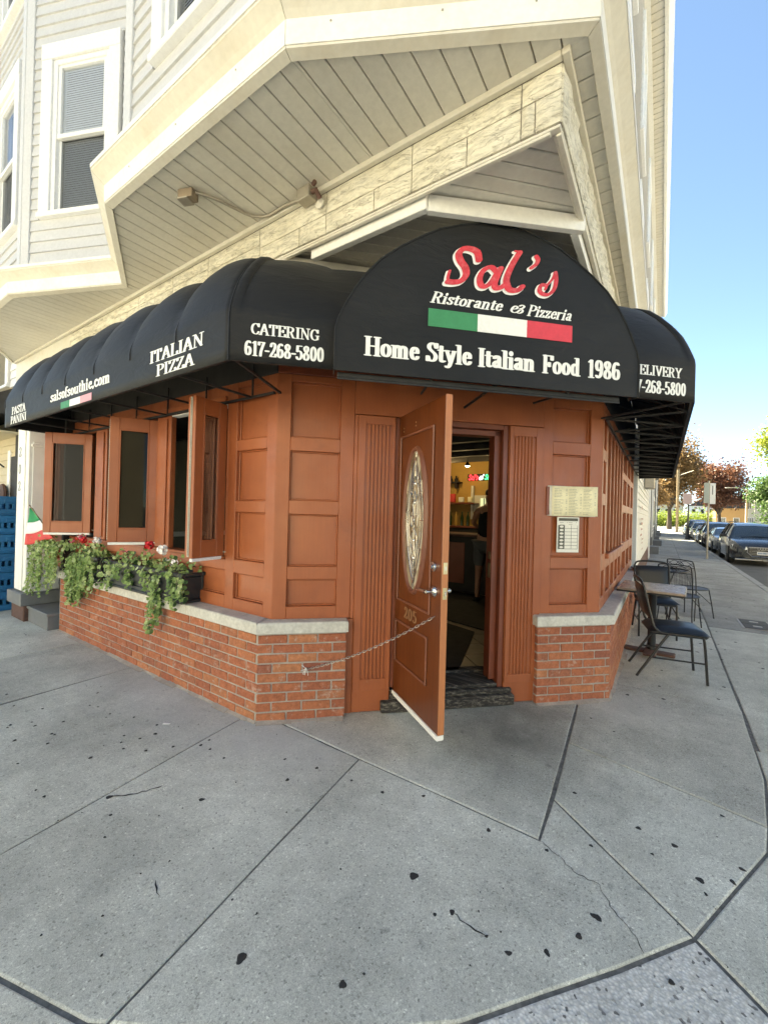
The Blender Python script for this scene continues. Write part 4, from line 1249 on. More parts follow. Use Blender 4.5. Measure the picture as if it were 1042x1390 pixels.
# =================================================================== lettering
def arc(cx, cy, rx, ry, a0, a1, n=10):
    return [(cx+rx*math.cos(R(a0+(a1-a0)*i/n)), cy+ry*math.sin(R(a0+(a1-a0)*i/n))) for i in range(n+1)]
def sp(*pts): return [(p[0], p[1]) for p in catmull([(a, b, 0) for a, b in pts], 5)]
def sf(x, y, l=.1, r=None): return [(x-l, y), (x+(l if r is None else r), y)]
G = {
 'A': (.78, [[(.08, 0), (.38, 1)], ['T', (.38, 1), (.66, 0)], [(.18, .34), (.56, .34)], sf(.08, 0, .07), sf(.66, 0, .1)]),
 'C': (.74, [sp((.64, .74), (.56, .92), (.40, .985), (.20, .86), (.10, .5), (.20, .14), (.40, .015), (.56, .07), (.66, .26)), [(.65, .99), (.65, .70)]]),
 'D': (.78, [[(.16, 0), (.16, 1)], sp((.16, .985), (.42, .97), (.62, .78), (.67, .5), (.62, .22), (.42, .03), (.16, .015)), sf(.16, 0, .09), sf(.16, 1, .09)]),
 'E': (.70, [[(.16, 0), (.16, 1)], [(.08, .985), (.6, .985)], [(.08, .015), (.62, .015)], [(.16, .51), (.44, .51)], [(.60, .985), (.60, .78)], [(.62, .015), (.62, .24)], [(.44, .62), (.44, .40)]]),
 'F': (.66, [[(.16, 0), (.16, 1)], [(.08, .985), (.6, .985)], [(.16, .49), (.42, .49)], [(.60, .985), (.60, .76)], [(.42, .60), (.42, .38)], sf(.16, 0, .1)]),
 'G': (.82, [sp((.66, .74), (.56, .92), (.40, .985), (.20, .86), (.10, .5), (.20, .14), (.40, .015), (.56, .05), (.66, .14)), [(.66, .99), (.66, .70)], [(.66, .08), (.66, .42)], sf(.66, .43, .13, .08)]),
 'H': (.84, [[(.16, 0), (.16, 1)], [(.66, 0), (.66, 1)], [(.16, .51), (.66, .51)], sf(.16, 0), sf(.16, 1), sf(.66, 0), sf(.66, 1)]),
 'I': (.42, [[(.2, 0), (.2, 1)], sf(.2, 0), sf(.2, 1)]),
 'L': (.66, [[(.16, 0), (.16, 1)], [(.08, .015), (.58, .015)], [(.58, .015), (.58, .26)], sf(.16, 1)]),
 'N': (.84, [['t', (.15, 0), (.15, 1)], ['T', (.15, 1), (.67, .02)], ['t', (.67, 0), (.67, 1)], sf(.15, 0, .09), sf(.13, 1, .09, .04), sf(.67, 1, .09)]),
 'P': (.70, [[(.16, 0), (.16, 1)], sp((.16, .985), (.42, .98), (.58, .88), (.60, .74), (.56, .58), (.40, .49), (.16, .48)), sf(.16, 0, .1), sf(.16, 1, .09)]),
 'R': (.80, [[(.16, 0), (.16, 1)], sp((.16, .985), (.42, .98), (.57, .88), (.59, .75), (.54, .60), (.40, .52), (.16, .51)), [(.40, .50), (.62, .0)], sf(.16, 0, .1), sf(.16, 1, .09), sf(.64, 0, .05, .09)]),
 'S': (.64, [sp((.54, .74), (.46, .93), (.30, .985), (.16, .88), (.15, .70), (.30, .55), (.46, .42), (.52, .26), (.44, .07), (.28, .015), (.14, .08), (.07, .26)), [(.54, .97), (.54, .74)], [(.07, .02), (.07, .26)]]),
 'T': (.74, [[(.36, 0), (.36, 1)], [(.07, .985), (.65, .985)], [(.07, .985), (.07, .74)], [(.65, .985), (.65, .74)], sf(.36, 0, .11)]),
 'V': (.76, [['T', (.10, 1), (.38, 0)], [(.38, 0), (.66, 1)], sf(.10, 1, .1), sf(.66, 1, .07)]),
 'Y': (.76, [['T', (.10, 1), (.37, .45)], [(.37, .45), (.66, 1)], [(.37, .45), (.37, 0)], sf(.10, 1, .1), sf(.66, 1, .07), sf(.37, 0, .1)]),
 'Z': (.68, [[(.10, .985), (.58, .985)], ['T', (.56, .985), (.10, .015)], [(.10, .015), (.6, .015)], [(.10, .985), (.10, .76)], [(.60, .015), (.60, .26)]]),
 'M': (.9, [[(.12, 0), (.12, 1)], [(.12, 1), (.42, .1)], [(.42, .1), (.72, 1)], [(.72, 0), (.72, 1)]]),
 'a': (.60, [sp((.13, .52), (.18, .63), (.28, .67), (.38, .63), (.41, .52)), [(.41, .54), (.41, .12)], sp((.41, .12), (.44, .03), (.54, .04)), sp((.41, .40), (.24, .36), (.13, .25), (.13, .12), (.20, .03), (.30, .05), (.41, .16))]),
 'c': (.52, [sp((.42, .48), (.38, .62), (.28, .665), (.16, .58), (.11, .34), (.17, .10), (.29, .015), (.40, .06), (.46, .18))]),
 'd': (.66, [sp((.44, .52), (.34, .64), (.24, .65), (.13, .54), (.10, .33), (.14, .10), (.25, .015), (.36, .04), (.45, .14)), [(.46, 0), (.46, 1)], sf(.42, 1, .08, .02), sf(.5, .012, .02, .08)]),
 'e': (.54, [[(.12, .37), (.44, .37)], sp((.44, .37), (.42, .56), (.30, .665), (.17, .58), (.11, .34), (.17, .10), (.30, .015), (.41, .07), (.46, .18))]),
 'f': (.40, [sp((.16, 0), (.16, .55), (.17, .80), (.22, .95), (.32, .99), (.38, .92)), [(.05, .64), (.34, .64)], sf(.16, 0, .09)]),
 'h': (.68, [[(.16, 0), (.16, 1)], sp((.16, .48), (.26, .62), (.37, .66), (.48, .58), (.49, .42)), [(.49, .44), (.49, 0)], sf(.16, 0, .09), sf(.49, 0, .09), sf(.12, 1, .08, .03)]),
 'i': (.36, [[(.17, 0), (.17, .65)], sf(.17, 0, .09), sf(.12, .65, .07, .04), [(.17, .87), (.17, .90)]]),
 'l': (.36, [[(.17, 0), (.17, 1)], sf(.17, 0, .09), sf(.12, 1, .07, .04)]),
 'm': (.98, [[(.15, 0), (.15, .65)], sp((.15, .48), (.24, .62), (.34, .66), (.44, .58), (.46, .42)), [(.46, .44), (.46, 0)], sp((.46, .48), (.55, .62), (.65, .66), (.75, .58), (.77, .42)), [(.77, .44), (.77, 0)], sf(.15, 0, .08), sf(.46, 0, .08), sf(.77, 0, .08), sf(.11, .65, .06, .03)]),
 'n': (.68, [[(.15, 0), (.15, .65)], sp((.15, .48), (.25, .62), (.36, .66), (.47, .58), (.49, .42)), [(.49, .44), (.49, 0)], sf(.15, 0, .09), sf(.49, 0, .09), sf(.11, .65, .06, .03)]),
 'o': (.60, [sp((.29, .665), (.15, .57), (.10, .34), (.15, .10), (.29, .015), (.43, .10), (.48, .34), (.43, .57), (.29, .665))]),
 'r': (.52, [[(.15, 0), (.15, .65)], sp((.15, .44), (.22, .60), (.32, .66), (.41, .60)), sf(.15, 0, .09), sf(.11, .65, .06, .03)]),
 's': (.50, [sp((.40, .50), (.34, .63), (.23, .665), (.13, .60), (.12, .48), (.23, .38), (.35, .29), (.39, .17), (.33, .04), (.21, .015), (.12, .06), (.07, .17)), [(.40, .66), (.40, .50)]]),
 't': (.42, [sp((.18, .86), (.18, .40), (.18, .14), (.24, .03), (.36, .08)), [(.06, .64), (.35, .64)]]),
 'u': (.68, [[(.15, .65), (.15, .2)], sp((.15, .22), (.18, .06), (.28, .01), (.40, .07), (.49, .2)), [(.49, 0), (.49, .65)], sf(.11, .65, .06, .03), sf(.45, .65, .06, .03), sf(.53, .012, .02, .06)]),
 'y': (.62, [['T', (.09, .65), (.30, .05)], sp((.50, .65), (.32, .05), (.24, -.16), (.14, -.25), (.07, -.19)), sf(.09, .65, .07), sf(.50, .65, .05)]),
 'z': (.52, [[(.09, .64), (.42, .64)], ['T', (.40, .64), (.09, .015)], [(.09, .015), (.43, .015)], [(.09, .64), (.09, .48)], [(.43, .015), (.43, .18)]]),
 '0': (.62, [sp((.30, .985), (.16, .85), (.11, .5), (.16, .15), (.30, .015), (.44, .15), (.49, .5), (.44, .85), (.30, .985))]),
 '1': (.50, [[(.26, 0), (.26, .98)], [(.26, .98), (.12, .86)], sf(.26, 0, .12)]),
 '2': (.60, [sp((.11, .72), (.16, .92), (.30, .985), (.44, .90), (.46, .72), (.36, .46), (.20, .22), (.09, .04)), [(.09, .03), (.50, .03)], [(.50, .03), (.52, .22)]]),
 '5': (.60, [[(.46, .97), (.14, .97)], [(.14, .97), (.12, .56)], sp((.12, .56), (.28, .62), (.43, .54), (.49, .34), (.43, .12), (.28, .015), (.14, .05), (.09, .18))]),
 '6': (.62, [sp((.46, .86), (.38, .97), (.26, .94), (.15, .76), (.11, .40), (.17, .10), (.31, .015), (.44, .10), (.49, .32), (.43, .52), (.31, .58), (.18, .50), (.12, .34))]),
 '7': (.58, [[(.09, .96), (.50, .96)], sp((.50, .96), (.36, .62), (.25, .3), (.22, 0)), [(.09, .96), (.09, .76)]]),
 '8': (.62, [sp((.30, .985), (.17, .90), (.15, .74), (.28, .55), (.44, .40), (.49, .24), (.43, .07), (.30, .015), (.16, .07), (.11, .24), (.17, .42), (.31, .53), (.43, .70), (.43, .90), (.30, .985))]),
 '9': (.62, [sp((.14, .14), (.22, .03), (.34, .06), (.45, .24), (.49, .60), (.43, .90), (.29, .985), (.16, .90), (.11, .68), (.17, .48), (.29, .42), (.42, .50), (.48, .66))]),
 '-': (.40, [[(.10, .36), (.30, .36)], [(.10, .40), (.30, .40)]]),
 '.': (.30, [[(.14, .05), (.15, .06)]]),
 ':': (.30, [[(.14, .05), (.15, .06)], [(.14, .5), (.15, .51)]]),
 ' ': (.30, []),
 "'": (.26, [sp((.12, .98), (.17, .93), (.15, .80), (.08, .72))]),
 '&': (.86, [sp((.10, .34), (.33, .42), (.35, .60), (.22, .66), (.09, .44), (.10, .14), (.26, .02), (.44, .12), (.54, .34)), sp((.46, .70), (.58, .82), (.72, .72), (.66, .52), (.54, .46), (.68, .40), (.72, .18), (.58, .02), (.44, .06))]),
}
def hull(pts):
    pts = sorted(set((round(x, 5), round(y, 5)) for x, y in pts))
    if len(pts) < 3: return pts
    def half(ps):
        h = []
        for p in ps:
            while len(h) > 1 and (h[-1][0]-h[-2][0])*(p[1]-h[-2][1])-(h[-1][1]-h[-2][1])*(p[0]-h[-2][0]) <= 0: h.pop()
            h.append(p)
        return h
    a = half(pts); b = half(pts[::-1])
    return a[:-1]+b[:-1]
class Pen:
    def __init__(self, F, d0): self.F = F; self.d = d0; self.mb = MB(); self.k = 0
    def stroke(self, pts, nw, nh, fn, rot=0):
        el = [(nw*math.cos(R(a)), nh*math.sin(R(a))) for a in range(0, 360, 30)]
        if rot: el = [(x*math.cos(rot)-y*math.sin(rot), x*math.sin(rot)+y*math.cos(rot)) for x, y in el]
        for p, q in zip(pts[:-1], pts[1:]):
            H = hull([fn(p[0]+x, p[1]+y) for x, y in el]+[fn(q[0]+x, q[1]+y) for x, y in el])
            dd = self.d+(self.k % 60)*.00004; self.k += 1
            b = len(self.mb.v)
            self.mb.v += [self.F(x, dd, z) for x, z in H]
            self.mb.f.append(tuple(range(b, b+len(H))))
def word_width(t, track=0): return sum(G[c][0]+track for c in t)
def text(F, t, s0, s1, zb, h, d, name, mat, parent, nw=.108, nh=.036, shear=0.0, track=0.0, label=None, slope=0):
    W = word_width(t, track)-track
    kx = (s1-s0)/W
    pen = Pen(F, d); x = 0
    # keep the nib's real proportions when the word is squeezed or stretched
    for c in t:
        w_, st = G[c]
        for s_ in st:
            a, b = nw, nh
            if s_ and s_[0] == 'T': s_ = s_[1:]; a = nw*.95
            elif s_ and s_[0] == 't': s_ = s_[1:]; a = nw*.45
            if c in '.:' or (c == 'i' and s_[0][1] > .8): a, b = nw*1.05, nw*1.0*kx/h if h else nw
            pen.stroke(s_, a, b, lambda u, v, x=x: (s0+(x+u+shear*v)*kx, zb+v*h+slope*(x+u)*kx))
        x += w_+track
    return pen.mb.build(name, mat, parent, label=label)

# =================================================================== awning
AW = thing('awning', 'black wraparound fabric awning with scalloped ribs, arched centre and white restaurant lettering', 'awning', (0, 0, 0))
BK = MT['black']
ZA = 2.30
profile = [(1.0, 2.30), (1.0, 2.37), (1.0, 2.44), (1.0, 2.48), (1.0, 2.52), (1.0, 2.56), (.994, 2.592), (.978, 2.625), (.945, 2.68), (.905, 2.735), (.85, 2.80), (.77, 2.875), (.66, 2.965), (.54, 3.045), (.40, 3.10), (.26, 3.14), (.12, 3.165), (0.0, 3.18)]
def canopy(wA, oA, wB, oB, nribs, name, ribs_at=None, puff=.05):
    """ruled canopy between two guide lines (wall point, outer point)"""
    wA, oA, wB, oB = map(Vector, (wA, oA, wB, oB))
    u = (oB-oA).normalized(); n = Vector((u.y, -u.x))
    if n.dot(oA-wA) < 0: n = -n
    if ribs_at is None: ribs_at = [i/nribs for i in range(nribs+1)]
    P = []
    K = 12
    ts = []
    for a, b in zip(ribs_at[:-1], ribs_at[1:]):
        for k in range(K): ts.append((a+(b-a)*k/K, math.sin(math.pi*k/K)**.6 if k else 0))
    ts.append((1.0, 0))
    for t, pf in ts:
        row = []
        for i, (f, z) in enumerate(profile):
            A = wA+(oA-wA)*f; Bq = wB+(oB-wB)*f
            p = A.lerp(Bq, t)
            wgt = 0 if z <= 2.50 else min(1, (z-2.50)/.34)**1.5*(1-.25*max(0, (z-3.1)/.08))
            nz = 1-f if f < 1 else 0
            row.append((p.x+n.x*puff*pf*wgt*(.3+.7*f), p.y+n.y*puff*pf*wgt*(.3+.7*f), z+puff*1.15*pf*wgt*(1-f*.8)))
        P.append(row)
    m = MB(); m.grid(P)
    o = m.build(name, BK, AW, 35)
    md = o.modifiers.new('thickness', 'SOLIDIFY'); md.thickness = .003; md.offset = -1
    return o
WL0, WL1, WR0, WR1 = (-5.95, 1.985), (-2.285, 1.985), (-.42, 3.85), (-.42, 9.6)
OL0, OL1, OR0, OR1 = (-5.95, 1.376), (-1.99, 1.376), (.17, 3.536), (.17, 9.6)
rib_x = [-5.95, -5.385, -4.843, -4.296, -3.72, -3.128, -2.537, -1.99]
canopy(WL0, OL0, WL1, OL1, 7, 'canopy_left', [(x+5.95)/3.96 for x in rib_x]).name = 'canopy'
canopy(WL1, OL1, WR0, OR0, 5, 'canopy', [0, .02, .155, .845, .98, 1], .02)
canopy(WR0, OR0, WR1, OR1, 10, 'canopy')
# end panels
for wp, op in ((WL0, OL0), (WR1, OR1)):
    P = [(wp[0]+(op[0]-wp[0])*f, wp[1]+(op[1]-wp[1])*f, z) for f, z in profile]+[(wp[0], wp[1], 2.30)]
    MB().prism(P, (0, 0, 0), ((-.004, 0, 0) if wp == WL0 else (0, .004, 0))).build('end_panel', BK, AW)
# arched centre
FA = Fr((-1.99, 1.376), (1, 1), (1, -1))          # face of the flanks (s along the chamfer)
kk = .966
cl = -3.366*kk
FLun = Fr((0, 3.366*kk), (1, 1), (1, -1))
s_cam = .434
def LS(s): return .434+(s-.434)*kk - .434        # relative to the camera foot point
foot = Vector(FLun(0, 0, 0)[:2]); cam2 = Vector((0, 0)); off = (cam2-foot).dot(FLun.s)
def LX(s): return off+(s-.434)*kk
def LZ(z): return EYE+(z-EYE)*kk
half = [(0, 2.30), (0, 2.42), (0, 2.54), (.02, 2.61), (.06, 2.695), (.11, 2.785), (.17, 2.873), (.26, 2.975), (.376, 3.064), (.50, 3.142), (.623, 3.208), (.76, 3.255), (.9, 3.287), (1.03, 3.298)]
SLc = 1.590
arch = [(SLc-1.03+.0+x-(0)*1, z) for x, z in half]
arch = [(.578+x*(1.012/1.03), z) for x, z in half]
arch += [(2*SLc-s_, z) for s_, z in reversed(arch[:-1])]
face = [FLun(LX(s_), 0, LZ(z)) for s_, z in arch]
nn = FLun.n.to_3d()
MB().prism(face, nn*-.004, nn*0).build('arched_front', BK, AW, label='flat arched front panel of the awning over the door')
P = []
for s_, z in arch:
    s2 = LX(s_); z2 = LZ(z)
    q = 1 if z > 2.62 else .12
    P.append([FLun(s2, 0, z2), FLun(s2, -.15*q, z2+.0), FLun(s2, -.4*q, z2-.01*q), FLun(s2, -.71*q, min(z2-.02*q, 3.2))])
m = MB(); m.grid(P); o = m.build('arch_barrel', BK, AW, 40)
md = o.modifiers.new('thickness', 'SOLIDIFY'); md.thickness = .003
pm = MB(); pm.tube([FLun(LX(s_), .001, LZ(z)) for s_, z in arch], .006, 6); pm.build('piping', BK, AW, 50)
pm = MB(); pm.tube([(OL1[0], OL1[1]-.003, ZA), (OL1[0], OL1[1]-.003, 2.56)]+[(WL1[0]+(OL1[0]-WL1[0])*f, WL1[1]+(OL1[1]-WL1[1])*f, z+.004) for f, z in profile[5:]], .005, 6); pm.build('piping', BK, AW, 50)
# frame seen from below
fm = MT['bar']
def bar(a, b, r=.012, n=4, name='frame_bar'):
    return MB().tube([a, b], r, n).build(name, fm, AW)
za = ZA+.012
def inset(w_, o_, f=.97): return (w_[0]+(o_[0]-w_[0])*f, w_[1]+(o_[1]-w_[1])*f)
for a, b in ((inset(WL0, OL0), inset(WL1, OL1)), (inset(WL1, OL1), inset(WR0, OR0)), (inset(WR0, OR0), inset(WR1, OR1))):
    bar((*a, za), (*b, za)); bar((*a, 2.56), (*b, 2.56), .009)
bar((-5.95, 1.96, za), (-2.29, 1.96, za)); bar((-.40, 3.86, za), (-.40, 9.6, za))
ribsL = rib_x[:-1]; ribsR = [3.86+i*.5735 for i in range(11)]
for i, x in enumerate(ribsL):
    bar((x, 1.39, za), (x, 1.965, za), .010)
    bar((x, 1.39, 2.56), (x, 1.39, za), .010)
    bar((x, 1.965, 2.56), (x, 1.965, za), .008)
    MB().tube([(x, 1.985-.609*f, z-.012) for f, z in profile[4:]], .009, 5).build('rib', fm, AW)
for i, y in enumerate(ribsR):
    bar((.15, y, za), (-.40, y, za), .010)
    bar((.15, y, 2.56), (.15, y, za), .010)
    if i < len(ribsR)-1: bar((-.40, y, za), (.15, ribsR[i+1], za), .010); bar((-.38, y, 2.56), (.15, y, za), .007)
    MB().tube([(-.42+.59*f, y, z-.012) for f, z in profile[4:]], .009, 5).build('rib', fm, AW)
for a in (.03, 1.6, 3.02):
    p = FA(a, -.02, za); q = FC(min(2.6, max(.02, a-.2)), .02, za); bar(p, q, .010)
# steel angle under the arched front
for s_ in (0.0,):
    a = LX(.60); b = LX(2.50)
    MB().box(FLun, a, b, -.075, -.045, LZ(2.275), LZ(2.305), .003).build('lower_rail', MT['bar'], AW)
    MB().box(FLun, a, b, -.05, -.043, LZ(2.262), LZ(2.274), .002).build('lower_rail', MT['bar'], AW)
    for k in range(2):
        c = a+.55+k*.9; bar(FLun(c, -.03, LZ(2.30)), FLun(c+.10, -.6, 2.36), .009)
# --- printed words
PW = MT['print']
FLF = Fr((0, 1.376), (1, 0), (0, -1))
text(FLF, 'PASTA', -5.715, -5.285, 2.412, .076, .0012, 'lettering', PW, AW, label='PASTA')
text(FLF, 'PANINI', -5.745, -5.250, 2.316, .076, .0012, 'lettering', PW, AW, label='PANINI')
text(FLF, 'salsofsouthie.com', -4.615, -3.425, 2.402, .088, .0012, 'lettering', PW, AW, nw=.11, label='salsofsouthie.com')
text(FLF, 'ITALIAN', -2.848, -2.228, 2.432, .076, .0012, 'lettering', PW, AW, label='ITALIAN')
text(FLF, 'PIZZA', -2.755, -2.322, 2.333, .072, .0012, 'lettering', PW, AW, label='PIZZA')
text(FA, 'CATERING', .113, .489, 2.455, .060, .0012, 'lettering', PW, AW, nw=.1, label='CATERING')
text(FA, '617-268-5800', .082, .518, 2.336, .080, .0012, 'lettering', PW, AW, nw=.12, label='617-268-5800')
text(FA, 'DELIVERY', 2.552, 2.94, 2.458, .064, .0012, 'lettering', PW, AW, nw=.1, label='DELIVERY')
text(FA, '617-268-5800', 2.510, 2.978, 2.338, .085, .0012, 'lettering', PW, AW, nw=.12, label='617-268-5800, the number under DELIVERY')
hz, hh = LZ(2.402), .125*kk
def ltext(t, a, b, z, h, **kw): return text(FLun, t, LX(a), LX(b), LZ(z), h*kk, .0012, 'lettering', PW, AW, **kw)
ltext('Home', .752, 1.08, 2.402, .108, nw=.122, label='Home Style Italian Food 1986')
ltext('Style', 1.126, 1.413, 2.402, .112, nw=.125)
ltext('Italian', 1.457, 1.837, 2.402, .110, nw=.135)
ltext('Food', 1.895, 2.162, 2.402, .112, nw=.125)
ltext('1986', 2.217, 2.458, 2.402, .115, nw=.125)
ltext('Ristorante', 1.140, 1.600, 2.758, .066, nw=.10, nh=.04, shear=.30, label='Ristorante & Pizzeria')
ltext('&', 1.655, 1.755, 2.758, .066, nw=.07, nh=.035, shear=.2)
ltext('Pizzeria', 1.775, 2.085, 2.752, .068, nw=.10, nh=.04, shear=.30)
def flagprint(F, s0, s1, z0, z1, mats, cuts=(1/3, 2/3)):
    ss = [s0, s0+(s1-s0)*cuts[0], s0+(s1-s0)*cuts[1], s1]
    for k in range(3):
        MB().box(F, ss[k]+(.0005 if k else 0), ss[k+1], .003, .0045, z0, z1).build('flag_stripe', mats[k], AW)
flagprint(FLun, LX(1.130), LX(2.095), LZ(2.613), LZ(2.720), (MT['pgreen'], MT['print'], MT['pred2']), (.327, .67))
flagprint(FLF, -4.365, -3.738, 2.310, 2.368, (MT['pgreen'], MT['print'], MT['pred3']), (.31, .65))
# --- the big script word, red over a white shadow line
def sals(dx, dz, grow, d, mat, label):
    pen = Pen(FLun, d)
    def fn(u, v): return (LX(1.225+dx+u), LZ(2.873+dz+v))
    Z = []
    def st(pts, w_, smooth=True, rot=R(28)):
        P = sp(*pts) if smooth else pts
        pen.stroke(P, w_/2+grow, w_*.28+grow, fn, rot)
    # S
    st([(.218, .178), (.205, .222), (.165, .238), (.115, .232), (.085, .195), (.098, .155), (.128, .118), (.135, .075), (.105, .035), (.06, .020), (.022, .018)], .050)
    st([(.022, .018), (.020, .045), (.030, .085)], .022)
    st([(.215, .235), (.212, .18)], .022, False)
    # a
    st([(.335, .120), (.298, .145), (.252, .122), (.225, .072), (.232, .028), (.262, .020), (.300, .052), (.332, .105)], .044)
    st([(.360, .145), (.340, .095), (.322, .045), (.332, .020), (.362, .026), (.392, .048)], .048)
    # l
    st([(.545-.06, .262), (.498-.06, .18), (.462-.06, .09), (.440-.03, .040), (.452-.02, .020), (.480, .026), (.508, .05)], .050)
    st([(.455, .268), (.490, .268)], .018, False)
    # apostrophe
    st([(.600, .255), (.612, .235), (.600, .205), (.568, .178)], .036)
    # s
    st([(.735, .170), (.742, .120), (.728, .062), (.692, .026), (.652, .024), (.628, .045), (.640, .078), (.668, .082)], .034)
    st([(.735, .170), (.715, .125), (.682, .085), (.668, .055)], .022)
    return pen.mb.build('lettering', mat, AW, label=label)
sals(-.011, -.009, .0035, .004, PW, 'white outline of the word Sal\'s')
sals(0, 0, .0, .008, MT['pred'], 'Sal\'s in red italic letters')
# numerals on the entrance door
nm = text(FD, '205', .235, .435, .742, .078, .003, 'house_number', basic('gold_numeral', (.30, .16, .08), .4, .1, 9, 90, .02), door, nw=.10, nh=.035, track=.08, label='205')
# =================================================================== leaves helper
def leaf_cloud(points, size, name, mat, parent, up=.3, kind='stuff', quad=False, jitter=.4, seed=1, normals=None):
    """one small folded leaf (two triangles pairs) per point"""
    r = np.random.default_rng(seed)
    P = np.asarray(points, float); n = len(P)
    d = r.normal(size=(n, 3)); d[:, 2] += up
    d /= np.linalg.norm(d, axis=1)[:, None]
    a = r.normal(size=(n, 3)); t = np.cross(d, a); t /= np.linalg.norm(t, axis=1)[:, None]; b = np.cross(d, t)
    s = size*(1+r.uniform(-jitter, jitter, n))[:, None]
    v0 = P-t*s*.5; v1 = P+b*s*.36+d*s*.05; v2 = P+t*s*.5; v3 = P-b*s*.36+d*s*.05
    V = np.stack([v0, v1, v2, v3], 1).reshape(-1, 3)
    me = bpy.data.meshes.new(name)
    me.vertices.add(4*n); me.vertices.foreach_set('co', V.ravel())
    me.loops.add(4*n); me.loops.foreach_set('vertex_index', np.arange(4*n, dtype=np.int32))
    me.polygons.add(n); me.polygons.foreach_set('loop_start', np.arange(0, 4*n, 4, dtype=np.int32)); me.polygons.foreach_set('loop_total', np.full(n, 4, dtype=np.int32))
    me.update(calc_edges=True); me.materials.append(mat)
    o = bpy.data.objects.new(name, me); link(o, parent)
    if kind: o['kind'] = kind
    return o
def round_leaves(pts, size, name, mat, parent, face=(0, -1, .3), seed=1):
    """small round ivy leaves with a slight cup, facing roughly outwards"""
    r = np.random.default_rng(seed); m = MB()
    f = Vector(face).normalized()
    for p in pts:
        n = (f+Vector(r.normal(size=3))*.55).normalized()
        x = n.cross(Vector((r.normal(), r.normal(), r.normal()))).normalized(); y = n.cross(x)
        s = size*r.uniform(.55, 1.25)/2
        b = len(m.v); p = Vector(p)
        out = [(1.0, 0), (.85, .62), (.25, .98), (-.45, .85), (-.95, .35), (-.62, 0), (-.95, -.35), (-.45, -.85), (.25, -.98), (.85, -.62)]
        m.v.append(tuple(p-n*s*.18))
        m.v += [tuple(p+x*s*a+y*s*c) for a, c in out]
        m.f += [(b, b+1+i, b+1+(i+1) % 10) for i in range(10)]
    o = m.build(name, mat, parent); o['kind'] = 'stuff'
    return o

# =================================================================== flower boxes
def flower_box(x0, x1, label, seed, trails, flowers, dens, ivy_extra=()):
    r = random.Random(seed)
    t = thing('flower_box', label, 'flower box', ((x0+x1)/2, 1.925, .701), group='black flower boxes on the brick wall cap')
    L = (x1-x0)/2
    F = Fr((0, 0), (1, 0), (0, -1))
    m = MB()
    m.box(F, -L, L, .075, .095, .03, .215, .006); m.box(F, -L, L, -.095, -.075, .03, .215, .006)
    m.box(F, -L, -L+.02, -.074, .074, .03, .215, .006); m.box(F, L-.02, L, -.074, .074, .03, .215, .006)
    m.box(F, -L+.02, L-.02, -.074, .074, .03, .05)
    m.build('planter', MT['planter'], t)
    rim = MB()
    rim.box(F, -L-.015, L+.015, .07, .112, .216, .245, .006); rim.box(F, -L-.015, L+.015, -.112, -.07, .216, .245, .006)
    rim.box(F, -L-.015, -L+.03, -.069, .069, .216, .245, .006); rim.box(F, L-.03, L+.015, -.069, .069, .216, .245, .006)
    rim.build('planter_rim', MT['planter'], t)
    bs = MB(); bs.box(F, -L-.012, L+.012, -.105, .105, .001, .029, .008); bs.box(F, -L-.004, L+.004, .0955, .103, .03, .062, .004)
    bs.build('planter_base', MT['planter'], t)
    bx('soil', F, -L+.021, L-.021, -.073, .073, .19, .222, MT['bark'], t, 0)
    pts = []; stem = MB()
    for i in range(int(dens*(x1-x0))):
        x = r.uniform(-L, L); y = r.gauss(0, .055); h = abs(r.gauss(0, .075))*1.0
        pts.append((x, y-.02, .235+h*.8))
    # spill over the front edge
    for i in range(int(dens*.30*(x1-x0))):
        x = r.uniform(-L, L); k = r.random()
        pts.append((x, -.115-r.uniform(0, .03), .25-k*.07))
    for (tx, ln, wd, nn_) in trails:
        for q in range(nn_):
            a = tx+r.gauss(0, wd); l = ln*r.uniform(.6, 1.0)
            y0 = -.12-r.uniform(0, .03); line = [(a, -.05, .25), (a, -.11, .262), (a+r.uniform(-.01, .01), y0, .22)]
            z = .22; x = a
            while z > .22-l:
                z -= .035; x += r.gauss(0, .007); y0 += r.gauss(0, .004)
                yy = min(y0, -.112) if z > -.03 else min(y0, -.105)
                line.append((x, yy, z))
                for _ in range(2): pts.append((x+r.gauss(0, .016), yy-r.uniform(0, .015), z+r.gauss(0, .01)))
            stem.tube(catmull(line, 2), .0016, 4)
    s_ = stem.build('trailing_stem', MT['stem'], t); s_['kind'] = 'stuff'
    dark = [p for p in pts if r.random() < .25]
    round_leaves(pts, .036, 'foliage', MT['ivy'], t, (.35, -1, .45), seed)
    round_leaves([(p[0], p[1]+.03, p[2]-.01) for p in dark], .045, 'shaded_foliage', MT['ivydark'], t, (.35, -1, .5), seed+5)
    for (fx, fz, rad, mt) in flowers:
        m = MB(); c = Vector((fx, -.07+r.uniform(-.05, .02), fz+.01))
        for _ in range(26 if rad > .03 else 9):
            d = Vector((r.gauss(0, 1), r.gauss(0, 1), r.gauss(0, 1))).normalized(); p = c+d*rad*r.uniform(.5, 1)
            x = d.cross(Vector((r.random(), r.random(), 1))).normalized(); y = d.cross(x); k = rad*.42
            m.add([p+d*.002, p+x*k+d*.006, p+(x+y)*k*.7+d*.008, p+y*k+d*.006, p+(y-x)*k*.7+d*.008, p-x*k+d*.006, p-(x+y)*k*.7+d*.008, p-y*k+d*.006, p+(x-y)*k*.7+d*.008], [(0, i, i % 8+1) for i in range(1, 9)])
        m.build('flower', MT[mt], t)
        MB().tube([(fx, -.02, .22), (fx, c.y, fz-rad)], .002, 5).build('flower_stem', MT['stem'], t)
    return t
